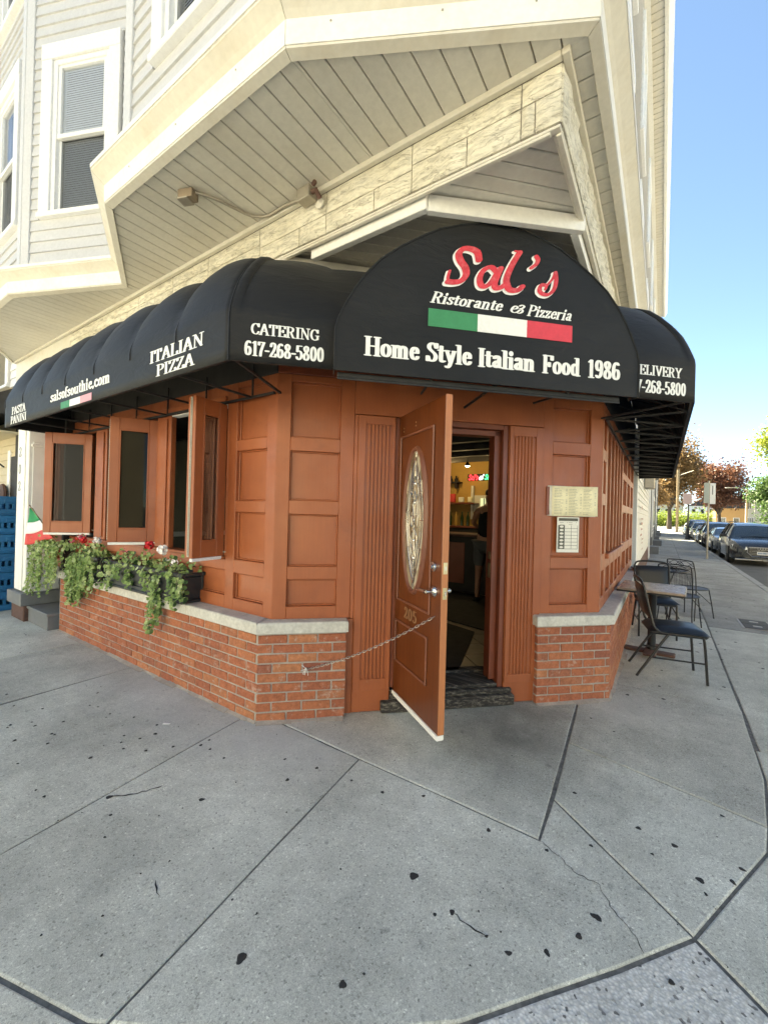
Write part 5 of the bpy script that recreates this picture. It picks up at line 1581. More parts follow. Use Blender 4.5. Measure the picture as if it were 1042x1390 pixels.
flower_box(-5.30, -4.72, 'shorter black flower box with dense trailing ivy at the left end of the wall', 3,
           [(-.24, .50, .06, 16), (-.05, .42, .10, 12), (.10, .10, .05, 3), (.24, .30, .03, 5)],
           [(-.36, .40, .022, 'petalr'), (-.28, .41, .026, 'petalr'), (-.22, .44, .018, 'petalw'), (-.02, .40, .032, 'petalr'), (.06, .37, .03, 'petalr'), (.16, .40, .035, 'petalw'), (-.12, .43, .03, 'petalp'), (-.40, .36, .02, 'petalp')], 270)
flower_box(-4.52, -3.17, 'longer black flower box with trailing ivy and one large white bloom, below the middle casement', 8,
           [(-.36, .12, .05, 4), (-.58, .22, .04, 5), (.12, .14, .04, 4), (.34, .56, .018, 6), (.60, .22, .05, 4), (.70, .20, .02, 3), (-.16, .16, .02, 3)],
           [(.38, .41, .042, 'petalw'), (.14, .43, .038, 'petalr'), (-.25, .36, .018, 'petalp'), (.55, .32, .030, 'petalw'), (.42, .33, .012, 'petalw'), (-.24, .30, .014, 'petalp')], 150)
# hanging ivy that spills round the end of the wall towards the white post
iv = thing('ivy_curtain', 'thick curtain of trailing ivy over the left end of the brick wall', 'ivy', (-5.85, 1.8, .7))
r = random.Random(11); pts = []; stem = MB()
for q in range(34):
    x = r.uniform(-.60, .34); l = r.uniform(.38, .62) if x < -.05 else r.uniform(.2, .42)
    top = .27+.05*math.cos((x+.1)*3); line = []; z = top; xx = x; y = -.02+r.uniform(-.05, .05)
    while z > top-l:
        z -= .03; xx += r.gauss(0, .007); y += r.gauss(0, .006); line.append((xx, y, z))
        for _ in range(1+(r.random() < .5)): pts.append((xx+r.gauss(0, .02), y-r.uniform(0, .02), z))
    stem.tube(line, .0016, 4)
for _ in range(260): pts.append((r.uniform(-.55, .5), r.uniform(-.1, .14), .27+abs(r.gauss(0, .05))))
s_ = stem.build('trailing_stem', MT['stem'], iv); s_['kind'] = 'stuff'
round_leaves(pts, .036, 'foliage', MT['ivy'], iv, (.35, -1, .45), 21)
# little trail lying on the cap
# =================================================================== flag
fl = thing('small_flag', 'small Italian tricolour flag on a thin stick leaning out beside the white post', 'flag', (-5.80, 1.80, 1.01))
fl.scale = (.88, .88, .88)
MB().tube([(.22, .05, -.10), (-.52, -.12, .50)], .006, 6).build('flag_stick', MT['polewood'], fl)
disc_m = MB(); disc_m.lathe([(.0, -.012), (.011, 0), (.0, .014)], 8, (-.525, -.121, .505)); disc_m.build('stick_tip', MT['tablebase'], fl)
A0 = Vector((-.50, -.115, .485)); A1 = Vector((-.10, -.03, .13))      # hoist runs down the stick
NU, NV = 10, 12
grid = []
for i in range(NU+1):
    row = []
    for j in range(NV+1):
        u, v = i/NU, j/NV
        p = A0.lerp(A1, 1-u) if False else None
        top = Vector((-.50, -.115, .47)); q = top+Vector((.60*v*.92, 0, 0))+Vector((0, 0, -.0))
        # cloth hangs from the stick: position along stick v, drop u
        q = A0.lerp(Vector((.08, -.01, .03)), v)+Vector((-.02*v, -.015-.02*math.sin(v*7+u*3), 0))
        drop = .40*u*(1-.75*v)
        q = q+Vector((-.05*u*v+.012*math.sin(u*5), -.02*math.sin(u*6+v*4), -drop))
        row.append(q)
    grid.append(row)
cuts = ((0, .32, 'fgreen'), (.32, .66, 'fwhite'), (.66, 1.0, 'fred'))
def lerp_row(u):
    x = u*NU; i = min(NU-1, int(x)); t = x-i
    return [grid[i][j].lerp(grid[i+1][j], t) for j in range(NV+1)]
# stripes follow the photograph: green at the top corner, white, red at the free lower edge
def flagpt(a, b):
    """a: 0 at the tip to 1 at the lower edge, b: across"""
    tip = Vector((-.50, -.115, .48)); bl_ = Vector((-.56, -.14, -.03)); br_ = Vector((.07, -.02, .10))
    L_ = tip.lerp(bl_, a); R_ = tip.lerp(br_, a)
    p = L_.lerp(R_, b)
    return p+Vector((0, -.018*math.sin(b*6+a*2), .012*math.sin(b*9+a*3)*a))
for a0, a1, mt in ((0.02, .42, 'fgreen'), (.42, .72, 'fwhite'), (.72, 1.0, 'fred')):
    m = MB(); m.grid([[flagpt(a0+(a1-a0)*i/5, j/12) for j in range(13)] for i in range(6)])
    o = m.build('flag_stripe', MT[mt], fl, 60); md = o.modifiers.new('t', 'SOLIDIFY'); md.thickness = .0015

# =================================================================== chain, menus, conduit
ch_ = thing('door_chain', 'thin steel chain holding the open door back to the brick wall', 'chain', (0, 0, 0))
a = Vector(FD(.69, .012, .858)); b = Vector(FBC(.335, .012, .365))
N = 46; pts = []
for i in range(N+1):
    t = i/N; p = a.lerp(b, t); p.z -= .04*4*t*(1-t); pts.append(p)
lm = {}
for i in range(N):
    p, q = pts[i], pts[i+1]; d = (q-p); L = d.length
    m = MB(); rl = L*.68; rw = .0065
    ring = [(rl*math.cos(2*math.pi*k/10), rw*math.sin(2*math.pi*k/10), 0) for k in range(10)]
    if 'm' not in lm:
        m.tube(ring, .0018, 5, closed=True); lm['m'] = m.mesh('link', MT['chain'], 60)
    z = d.normalized(); y = Vector((0, 0, 1)).cross(z).normalized(); x = z.cross(y)
    if i % 2: y, x = x, -y
    w_ = z.cross(y)
    M4 = Matrix(((z.x, y.x, w_.x, (p.x+q.x)/2), (z.y, y.y, w_.y, (p.y+q.y)/2), (z.z, y.z, w_.z, (p.z+q.z)/2), (0, 0, 0, 1)))
    inst('link', lm['m'], ch_, M4)
MB().tube([FBC(.335, -.005, .37), FBC(.335, .02, .37), FBC(.335, .022, .355)], .004, 6).build('wall_hook', MT['chain'], ch_)
tie = MB()
for k in range(7):
    a0 = random.uniform(-1, 1); tie.tube([FBC(.335, .02, .366), FBC(.335+a0*.02, .03, .366+.02*random.random()), FBC(.335+a0*.055, .03+.01*random.random(), .366+random.uniform(-.05, .05))], .0016, 4)
tie.build('cable_tie', MT['print'], ch_)
def ink_rows(F, s0, s1, z0, z1, d, cols, rows, name, parent, mat, h=.0035, seed=3):
    r = random.Random(seed); m = MB(); cw = (s1-s0)/cols; rh = (z1-z0)/rows
    for c in range(cols):
        for k in range(rows):
            if r.random() < .12: continue
            a = s0+c*cw+cw*.06; L = cw*r.uniform(.35, .66); z = z0+(k+.3)*rh
            x = a
            while x < a+L:
                w_ = r.uniform(.004, .014); m.box(F, x, min(x+w_, a+L), d, d+.0004, z, z+h); x += w_+.0025
            if r.random() < .6: m.box(F, s0+(c+1)*cw-cw*.16, s0+(c+1)*cw-cw*.06, d, d+.0004, z, z+h)
    o = m.build(name, mat, parent); o['kind'] = 'stuff'
mn = thing('menu', 'wide yellowed restaurant menu sheet pinned on the panel right of the door', 'menu', FC(2.36, .0, 1.6))
mo = Vector(mn.location)
FM_ = Fr((FC(0, 0, 0)[0]-mo.x, FC(0, 0, 0)[1]-mo.y), (1, 1), (1, -1))
z0, z1 = 1.492-1.6, 1.735-1.6
for k, (ds, dz, dd) in enumerate(((-.030, .004, .004), (-.018, .002, .010), (0, 0, .017))):
    P = [[FM_(2.165+ds+.412*i/8, dd+.006*math.sin(i*.9+k)+(.010 if i == 8 else 0)+(.004 if j == 0 else 0), z0+dz+(z1-z0)*j/3+.002*i*(1 if k == 2 else 0)*.4) for j in range(4)] for i in range(9)]
    m = MB(); m.grid(P); o = m.build('menu_sheet', MT['paper'] if k == 2 else MT['paperw'], mn, 60); md = o.modifiers.new('t', 'SOLIDIFY'); md.thickness = .0012
ink_rows(FM_, 2.175, 2.57, z0+.015, z1-.015, .0262, 3, 17, 'menu_print', mn, MT['inkg'])
bx('menu_back_board', FM_, 2.125, 2.17, -.02, .012, z0+.01, z1-.005, MT['rustdark'], mn, .002)
hr = thing('hours_notice', 'narrow white opening hours card with a black and white grid under the menu', 'notice', FC(2.33, 0, 1.34))
ho = Vector(hr.location); FH_ = Fr((FC(0, 0, 0)[0]-ho.x, FC(0, 0, 0)[1]-ho.y), (1, 1), (1, -1))
bx('card', FH_, 2.232, 2.432, -.006, .001, 1.198-1.34, 1.487-1.34, MT['paperw'], hr, .001)
m = MB(); d = .0012
m.box(FH_, 2.245, 2.420, d, d+.0004, 1.455-1.34, 1.478-1.34)
for k in range(7):
    z = 1.228-1.34+k*.028
    m.box(FH_, 2.245, 2.420, d, d+.0004, z-.003, z)
    m.box(FH_, 2.245, 2.300, d, d+.0004, z, z+.0245)
for s_ in (2.243, 2.300, 2.362, 2.419): m.box(FH_, s_-.003, s_, d+.0004, d+.0008, 1.225-1.34, 1.42-1.34)
m.build('grid_print', MT['ink'], hr)
m = MB()
for k in range(7): m.lathe([(.0, 0), (.012, 0), (.012, .0006), (0, .0006)], 10, FH_(2.272, d+.0005, 1.240-1.34+k*.028), Matrix.Rotation(R(45), 4, 'Z') @ Matrix.Rotation(R(90), 4, 'X') @ Matrix.Diagonal((1.5, .75, 1, 1)))
m.build('day_lozenge', MT['paperw'], hr)
text(FH_, 'HOURS', 2.285, 2.385, 1.458-1.34, .018, .0018, 'hours_print', MT['paperw'], hr, nw=.1) if 'O' in G and 'U' in G else None
ink_rows(FH_, 2.25, 2.415, 1.42-1.34, 1.452-1.34, .0012, 2, 2, 'card_print', hr, MT['inkg'], .004)

cd = thing('soffit_conduit', 'old metal conduit with two junction boxes running under the vinyl soffit above the awning', 'conduit', (0, 0, 0))
m = MB(); m.box(Fr((-2.66, 1.50), (.9, .35), (.35, -.9)), -.055, .055, -.035, .035, 3.53, 3.588, .004)
m.build('junction_box', MT['rustbox'], cd)
m = MB(); m.box(Fr((-2.66, 1.50), (.9, .35), (.35, -.9)), -.06, .02, -.04, .04, 3.522, 3.53, .003); m.build('box_cover', MT['galv'], cd)
m = MB(); m.box(Fr((-1.97, 1.915), (1, 0), (0, -1)), -.06, .05, -.04, .04, 3.51, 3.588, .004); m.build('junction_box', MT['galv'], cd)
m = MB(); m.tube([(-1.91, 1.90, 3.54), (-1.875, 1.895, 3.535), (-1.872, 1.93, 3.50)], .016, 8); m.tube([(-1.885, 1.88, 3.565), (-1.86, 1.87, 3.565)], .014, 8); m.build('cable_elbow', MT['tablebase'], cd)
m = MB(); m.tube(catmull([(-2.61, 1.52, 3.575), (-2.56, 1.62, 3.582), (-2.52, 1.76, 3.585), (-2.48, 1.87, 3.585), (-2.38, 1.93, 3.585), (-2.2, 1.93, 3.585), (-2.03, 1.925, 3.56)], 6), .010, 8); m.build('conduit', MT['galv'], cd, 60)
m = MB(); m.lathe([(.0, 0), (.034, .0), (.034, .012), (.0, .018)], 20, FL(-1.90, .02, 3.50), Matrix.Rotation(R(90), 4, 'X')); m.build('round_cover', MT['cove'], cd, 40)

# =================================================================== interior
IN = thing('dining_room', 'dark dining room seen through the open doorway, ochre back wall and tiled floor', 'room', (0, 0, 0))
IN['kind'] = 'structure'
del IN['label'], IN['category']
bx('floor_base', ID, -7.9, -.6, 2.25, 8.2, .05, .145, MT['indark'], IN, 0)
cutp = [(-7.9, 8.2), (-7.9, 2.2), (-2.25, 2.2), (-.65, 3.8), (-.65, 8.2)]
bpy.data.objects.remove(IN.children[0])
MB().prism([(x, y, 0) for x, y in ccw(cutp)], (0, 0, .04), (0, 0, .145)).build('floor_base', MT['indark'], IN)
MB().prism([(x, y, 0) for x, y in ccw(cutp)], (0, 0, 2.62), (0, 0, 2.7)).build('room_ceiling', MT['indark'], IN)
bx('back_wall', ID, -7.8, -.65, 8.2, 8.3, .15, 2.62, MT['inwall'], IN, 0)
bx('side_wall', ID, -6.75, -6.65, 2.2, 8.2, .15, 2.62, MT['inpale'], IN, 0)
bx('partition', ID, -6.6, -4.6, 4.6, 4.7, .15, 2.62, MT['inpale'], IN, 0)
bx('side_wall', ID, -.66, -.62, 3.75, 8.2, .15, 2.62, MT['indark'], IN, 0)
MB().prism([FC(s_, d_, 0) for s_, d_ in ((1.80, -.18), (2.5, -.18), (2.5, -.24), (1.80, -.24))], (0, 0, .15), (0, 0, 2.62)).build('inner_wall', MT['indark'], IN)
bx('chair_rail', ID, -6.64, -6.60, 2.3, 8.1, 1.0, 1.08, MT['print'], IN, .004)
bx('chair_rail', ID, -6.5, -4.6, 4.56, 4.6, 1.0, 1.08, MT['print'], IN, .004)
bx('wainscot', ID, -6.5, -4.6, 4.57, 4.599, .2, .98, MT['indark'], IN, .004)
# floor tiles on the diagonal near the door
tl = []
T = .305
for i in range(-9, 12):
    for j in range(-4, 22):
        c = FC(.2+i*T, -.35-j*T, 0)
        if -4.6 < c[0] < -.75 and c[1] < 8.0 and c[1] > 2.3 and c[1]-c[0] > 4.6 and len(tl) < 260:
            tl.append(c)
            F = Fr(FC(.2+i*T, -.35-j*T, 0)[:2], (1, 1), (1, -1))
            MB().box(F, .003, T-.003, -T+.003, -.003, .146, .160, .002).build('floor_tile', MT['tile'], IN)
for k, (P, lb) in enumerate((([(-1.95, 2.75), (-1.40, 3.25), (-1.72, 4.42), (-2.3, 4.62), (-2.75, 3.5)], 'black rubber mat just inside the doorway'), ([(-2.3, 4.74), (-1.66, 4.56), (-2.1, 6.5), (-3.0, 6.5), (-2.9, 5.0)], 'second black mat further in, towards the bar'))):
    o = MB().prism([(x, y, 0) for x, y in ccw(P)], (0, 0, .162), (0, 0, .172)).build('floor_mat', MT['mat_'])
    tag(o, lb, 'mat')
bar_ = thing('bar_counter', 'dark bar counter inside the restaurant with a pale top edge', 'counter', (-3.3, 6.9, .16))
bx('counter_body', ID, -1.4, 1.1, -.3, .3, 0, .95, MT['indark'], bar_, .01)
bx('counter_top', ID, -1.45, 1.15, -.36, .34, .952, 1.0, MT['tablebase'], bar_, .01)
for x in (-.9, -.3, .3): bx('front_panel', ID, x-.22, x+.22, -.312, -.301, .15, .85, MT['rustdark'], bar_, .004)
def lathe_thing(name, label, cat, loc, prof, mat, group=None, n=14):
    o = MB().lathe(prof, n).build(name, mat, None, 40); o.location = loc; tag(o, label, cat, group); return o
bp = [(.0, 0), (.035, .0), (.036, .17), (.014, .23), (.013, .29), (.0, .292)]
for k in range(9):
    x = -3.95+k*.13
    lathe_thing('bottle', ['slim dark bottle at the left end of the back bar', 'second bottle from the left on the back bar', 'third bottle from the left on the back bar', 'fourth bottle on the back bar', 'middle bottle on the back bar', 'bottle just right of the middle on the back bar', 'third bottle from the right on the back bar', 'bottle next to the right end of the back bar', 'bottle at the right end of the back bar'][k], 'bottle', (x, 7.95, 1.262), bp, MT['bottle'] if k % 3 else MT['inwall'], 'bottles on the back bar')
sh = thing('back_bar', 'back bar shelf unit under the ochre wall', 'shelf', (-3.5, 8.0, .16))
bx('cabinet', ID, -.7, .6, -.2, .19, 0, 1.06, MT['indark'], sh, .01); bx('shelf_top', ID, -.72, .62, -.22, .19, 1.062, 1.1, MT['rustdark'], sh, .005)
bx('upper_shelf', ID, -.72, .35, -.12, .19, 1.55, 1.58, MT['rustdark'], sh, .005)
pr = random.Random(4)
for k in range(6):
    o = MB().box(ID, 0, pr.uniform(.05, .12), -.05, .03, 0, pr.uniform(.08, .2), .01).build('box', [MT['paperw'], MT['paper'], MT['galv'], MT['fred']][k % 4], None)
    o.location = (-4.05+k*.19, 7.3-.3, 1.165) if k < 3 else (-4.3+k*.2, 7.95, 1.745)
    tag(o, ['white carton lying on the bar counter', 'cream box lying on the bar counter', 'small grey tin on the bar counter', 'red box on the upper shelf of the back bar', 'white box on the upper shelf of the back bar', 'cream packet at the right of the upper shelf'][k], 'box')
ws = thing('wall_shelf', 'small dark bracket shelf with ornaments high on the ochre wall', 'shelf', (-3.72, 8.1, 2.16))
bx('shelf_board', ID, -.25, .18, -.12, .08, 0, .025, MT['indark'], ws, .004)
bx('bracket', ID, .08, .11, -.08, .08, -.12, -.001, MT['indark'], ws, .004); bx('bracket', ID, -.18, -.15, -.08, .08, -.12, -.001, MT['indark'], ws, .004)
for k in range(3): lathe_thing('ornament', ['left ornament on the bracket shelf', 'middle ornament on the bracket shelf', 'right ornament on the bracket shelf'][k], 'ornament', (-3.88+k*.12, 8.08, 2.186), [(0, 0), (.03, 0), (.04, .05), (.015, .09), (.02, .12), (0, .13)], MT['indark'], 'ornaments on the bracket shelf')
wn = thing('back_window', 'bright narrow paned window in the back wall of the dining room', 'window', (-3.02, 8.19, 1.5))
bx('window_frame', ID, -.24, .24, -.03, .0, 0, .40, MT['paperw'], wn, .004)
bx('lit_pane', ID, -.10, .16, -.034, -.031, .04, .34, mat_emit('daylit_pane', (.85, .9, .55), .12), wn, 0)
for x in (-.02, .07): bx('glazing_bar', ID, x-.01, x+.01, -.040, -.035, .04, .34, MT['indark'], wn, .001)
bx('post', ID, -.30, -.25, -.06, .0, -.1, .6, MT['paperw'], wn, .003)
# neon sign
ne = thing('neon_sign', 'red white and green script neon sign on the ochre wall', 'neon sign', (-3.40, 8.17, 2.225))
def neon(strokes, x, sc, mat):
    m = MB()
    for s_ in strokes: m.tube([(x+(p[0]+.25*p[1])*sc*.9, -.015, p[1]*sc) for p in s_], .0058, 6)
    m.build('neon_tube', mat, ne)
nr, nw_, ng = mat_emit('neon_red', (1, .03, .05), .9), mat_emit('neon_white', (.9, .95, 1), 1.0), mat_emit('neon_green', (.05, 1, .35), .6)
x = 0
for c, mt in (('S', nr), ('a', nr), ('l', nr), ("'", nr), ('s', nr), (' ', nr), ('o', nw_), ('f', nw_), (' ', nw_), ('S', ng), ('o', ng), ('u', ng), ('t', ng), ('h', ng), ('i', ng), ('e', ng)):
    st_ = [[q for q in s_ if not isinstance(q, str)] for s_ in G[c][1] if len(s_) > 3 or c in 'lthi']
    if st_: neon(st_, x, .105, mt)
    x += G[c][0]*.105*.84
bx('sign_backing', ID, -.02, x+.02, .0, .02, -.01, .12, MT['indark'], ne, 0)
def point(loc, e, col, rad=.04):
    l = bpy.data.lights.new('lamp_light', 'POINT'); l.energy = e; l.color = col; l.shadow_soft_size = rad
    o = bpy.data.objects.new('lamp_light', l); o.location = loc; link(o); return o
pl = thing('ceiling_spot', 'single lit spotlight hanging under the dark ceiling', 'lamp', (-2.90, 6.9, 2.36))
MB().tube([(0, 0, .05), (0, 0, .26)], .008, 6).build('lamp_rod', MT['indark'], pl)
MB().lathe([(.05, 0), (.05, .01), (.02, .07), (0, .08)], 16).build('lamp_shade', MT['indark'], pl, 40)
MB().lathe([(0, -.012), (.03, -.01), (.042, .004), (0, .006)], 16).build('bulb', MT['lampglass'], pl, 40)
point((-2.95, 6.85, 2.28), 1.0, (1, .78, .45)); point((-3.5, 7.35, 2.42), 1.7, (1, .72, .38)); point((-2.6, 7.3, 2.42), .5, (1, .72, .38))
for q in ((-3.5, 7.35), (-2.6, 7.3)):
    o = MB().lathe([(.04, 0), (.045, .02), (.02, .09), (0, .1)], 12).build('track_spot', MT['indark'], None, 40); o.location = (q[0], q[1], 2.47); tag(o, 'dark track spotlight to the %s under the dark ceiling' % ('left' if q[0] < -3 else 'right'), 'lamp', 'track spots on the dark ceiling')
for k in range(7):
    bx('ceiling_beam', ID, -6.5, -.7, 3.4+k*.68, 3.5+k*.68, 2.52, 2.615, MT['indark'], IN, .006)
# curtain behind the right-hand casement
cu = thing('curtain', 'charcoal curtain tied in a knot behind the casement opening nearest the corner', 'curtain', (-3.52, 2.32, 1.35))
P = []
for i in range(49):
    a = i/48; row = []
    for j in range(15):
        z = .95-j*.09
        wv = .19 if z > .5 else .19-(.5-z)*.26 if z > -.05 else .045+max(0, -.05-z)*.35
        wv = max(.035, min(.19, wv))
        row.append(((a-.5)*2*wv+.02*math.sin(j), .03*math.sin(a*30)+.01*math.sin(a*11+j), z))
    P.append(row)
m = MB(); m.grid(P); o = m.build('drape', MT['curtain'], cu, 80); md = o.modifiers.new('t', 'SOLIDIFY'); md.thickness = .006
m = MB(); m.lathe([(.0, .05), (.06, .03), (.075, 0), (.06, -.03), (0, -.05)], 10, (0, 0, -.08)); m.build('knot', MT['curtain'], cu, 80)
m = MB()
for k in range(30):
    a = random.random()*6.28; rr = random.uniform(.02, .07); m.box(Fr((rr*math.cos(a), rr*math.sin(a)), (math.cos(a), math.sin(a)), (-math.sin(a), math.cos(a))), 0, .05, -.02, .02, -.32+random.random()*.08, -.25+random.random()*.08, .01)
m.build('gathered_hem', MT['curtain'], cu)
inn = thing('dining_table', 'dining table with white cloth edge seen dimly through the corner casement opening', 'table', (-4.3, 3.3, .16))
bx('tabletop', ID, -.45, .45, -.35, .35, .70, .74, MT['inpale'], inn, .01); bx('table_leg', ID, -.04, .04, -.04, .04, 0, .699, MT['indark'], inn, .005)
lathe_thing('salt_shaker', 'small clear bottle standing on the sill inside the corner casement opening', 'bottle', (-3.10, 2.11, 1.112), [(0, 0), (.018, 0), (.018, .06), (.009, .08), (.009, .095), (0, .1)], MT['glass'])
# person with back turned by the bar
pe = thing('person', 'person in black sleeveless top and grey shorts leaning over the bar', 'person', (-2.22, 6.1, .162), R(10))
def skinned(name, verts, edges, radii, mat, parent, sub=2):
    me = bpy.data.meshes.new(name); me.from_pydata(verts, edges, []); me.update()
    o = bpy.data.objects.new(name, me); link(o, parent)
    o.modifiers.new('skin', 'SKIN'); lay = me.skin_vertices[0].data if me.skin_vertices else None
    if lay is None:
        me.attributes  # pragma: no cover
    for i, r_ in enumerate(radii):
        rr = r_ if isinstance(r_, tuple) else (r_, r_)
        lay[i].radius = rr
    lay[0].use_root = True
    s_ = o.modifiers.new('sub', 'SUBSURF'); s_.levels = sub; s_.render_levels = sub
    me.materials.append(mat)
    return o
try:
    V_ = [(0, 0, .93), (0, .04, 1.12), (0, .10, 1.30), (0, .16, 1.42), (0, .20, 1.50), (0, .24, 1.58), (0, .27, 1.66),
          (-.17, .15, 1.40), (-.26, .26, 1.20), (-.24, .46, 1.13), (-.23, .53, 1.13),
          (.17, .15, 1.40), (.26, .26, 1.20), (.22, .46, 1.13), (.21, .53, 1.13),
          (-.09, 0, .86), (-.11, .01, .48), (-.12, -.03, .08), (-.12, .10, .03), (.09, 0, .86), (.11, .02, .48), (.12, -.02, .08), (.12, .11, .03)]
    E_ = [(0, 1), (1, 2), (2, 3), (3, 4), (4, 5), (5, 6), (3, 7), (7, 8), (8, 9), (9, 10), (3, 11), (11, 12), (12, 13), (13, 14), (0, 15), (15, 16), (16, 17), (17, 18), (0, 19), (19, 20), (20, 21), (21, 22)]
    R_ = [(.15, .12), (.13, .10), (.15, .11), (.12, .09), .055, .085, .08, .06, .042, .03, .035, .06, .042, .03, .035, .09, .058, .038, .035, .09, .058, .038, .035]
    skinned('body', V_, E_, R_, MT['skin'], pe)
    skinned('tank_top', V_[:4], [(0, 1), (1, 2), (2, 3)], [(.17, .14), (.15, .12), (.17, .13), (.12, .10)], MT['shirt'], pe)
    skinned('shorts', [V_[0], V_[15], (-.11, .01, .52), V_[19], (.11, .02, .52)], [(0, 1), (1, 2), (0, 3), (3, 4)], [(.165, .14), .115, .10, .115, .10], MT['shorts'], pe)
    skinned('hair', [(0, .25, 1.62), (0, .26, 1.70), (0, .28, 1.74)], [(0, 1), (1, 2)], [.09, .098, .06], MT['hair'], pe)
    for sx in (-1, 1):
        for k in range(5):
            x = sx*.225+(k-2)*.018; L = (.045, .07, .078, .07, .055)[k]
            MB().tube([(x, .55, 1.14), (x+.002*sx, .55+L*.6, 1.15), (x, .55+L, 1.135)], [.009, .008, .006], 6).build('finger', MT['skin'], pe, 60)
        MB().box(ID, sx*.12-.05, sx*.12+.05, -.10, .18, .0, .06, .02).build('shoe', MT['shirt'], pe)
except Exception as e:
    print('person failed', e)

# =================================================================== left neighbour
po = thing('door_surround', 'peeling white doorway surround numbered 202 between the brick wall and the blue crates', 'door surround', (0, 0, 0))
bx('post_shaft', ID, -6.99, -6.60, 1.76, 2.3, .36, 2.6, MT['peel'], po, .008)
bx('post_front_strip', ID, -6.97, -6.70, 1.748, 1.759, .37, 2.55, MT['peel'], po, .004)
bx('inner_pilaster', ID, -6.597, -6.588, 1.80, 1.98, .34, 2.2, MT['peel'], po, .003)
bx('pilaster_capital', ID, -6.63, -6.575, 1.785, 1.99, 2.20, 2.235, MT['peel'], po, .006)
bx('pilaster_capital', ID, -6.61, -6.58, 1.80, 1.98, 2.236, 2.26, MT['peel'], po, .004)
bx('plinth_block', ID, -7.06, -6.53, 1.70, 2.3, .20, .355, MT['greystep'], po, .008)
bx('brick_footing', ID, -7.02, -6.56, 1.74, 2.3, .0, .198, MT['tablebase'], po, .008)
FN = Fr((0, 1.7475), (1, 0), (0, -1))
for k, c in enumerate('202'):
    text(FN, c, -6.915, -6.815, 2.08-k*.22, .12, .001, 'house_number', MT['greystep'], po, nw=.07, nh=.03, label='202' if k == 0 else None)
st = thing('doorstep', 'dark grey painted doorstep at the foot of the white surround', 'step', (-6.2, 1.95, 0))
bx('tread', ID, -.36, .33, -.18, .15, .165, .20, MT['greystep'], st, .006); bx('riser', ID, -.34, .31, -.165, .15, .001, .164, MT['greystep'], st, .004)
bx('door_recess', ID, -6.55, -5.86, 2.12, 2.16, .2, 2.6, MT['greystep'], po, .003)
bx('recess_jamb', ID, -5.90, -5.845, 1.90, 2.12, .0, 2.5, MT['indark'], po, .003)
# neighbour house
nb = thing('neighbour_house', 'beige and white clapboard neighbouring shopfront at the left edge with a dark shingled canopy', 'building', (0, 0, 0))
FX = Fr((0, 2.05), (1, 0), (0, -1))
clapboards(FX, -14, -8.2, .2, 2.5, .115, nb, name='clapboard', mat=MT['beige'])
bx('wall_sheathing', FX, -14, -8.2, -.4, -.02, 0, 6.5, MT['beige'], nb, 0)
bx('door_casing', FX, -8.55, -8.43, -.02, .03, .2, 2.3, MT['wtrim'], nb, .004)
bx('dark_door', FX, -8.42, -8.2, -.02, .02, .2, 2.2, MT['indark'], nb, .004)
m = MB(); m.convex([FX(-14, 0, 3.25), FX(-7.9, 0, 3.25), FX(-14, .75, 2.78), FX(-7.9, .75, 2.78), FX(-14, 0, 2.76), FX(-7.9, 0, 2.76)], [(0, 1, 3, 2), (0, 2, 4), (1, 3, 5), (2, 3, 5, 4), (0, 1, 5, 4)]); m.build('canopy_roof', MT['shingle'], nb)
bx('canopy_fascia', FX, -14, -7.9, .60, .76, 2.48, 2.76, MT['wtrim'], nb, .008)
bx('canopy_ceiling', FX, -14, -7.9, .0, .6, 2.50, 2.53, MT['beige'], nb, .004)
clapboards(FX, -14, -8.0, 3.3, 6.5, .13, nb, holes=[(-9.6, -8.6, 3.3, 5.0)], name='upper_clapboard', mat=MT['wtrim'])
upper_window(FX, -9.58, -8.62, 3.32, 4.98, parent=nb)
ln = thing('gooseneck_lamp', 'black gooseneck barn lamp on the beige neighbouring wall', 'lamp', (-8.75, 2.0, 2.05))
m = MB(); m.tube(catmull([(.0, .03, 0), (0, -.1, .10), (-.02, -.22, .08), (-.03, -.26, .0)], 5), .012, 6); m.build('lamp_arm', MT['blackmetal'], ln, 60)
m = MB(); m.lathe([(.12, -.09), (.10, -.05), (.03, -.01), (0, 0)], 18, (-.03, -.26, 0)); m.build('lamp_shade', MT['blackmetal'], ln, 60)
m = MB(); m.lathe([(0, -.15), (.035, -.12), (.03, -.06), (0, -.05)], 12, (-.03, -.26, 0)); m.build('lamp_globe', MT['wtrim'], ln, 60)
m = MB(); m.lathe([(0, 0), (.14, .0), (.16, .02), (.15, .05), (0, .06)], 24, (-8.55, 2.0, 1.62), Matrix.Rotation(R(90), 4, 'X')); tag(m.build('round_wall_plate', MT['tablebase'], None, 40), 'round rusty brown plate on the beige wall above the blue crates', 'plate')
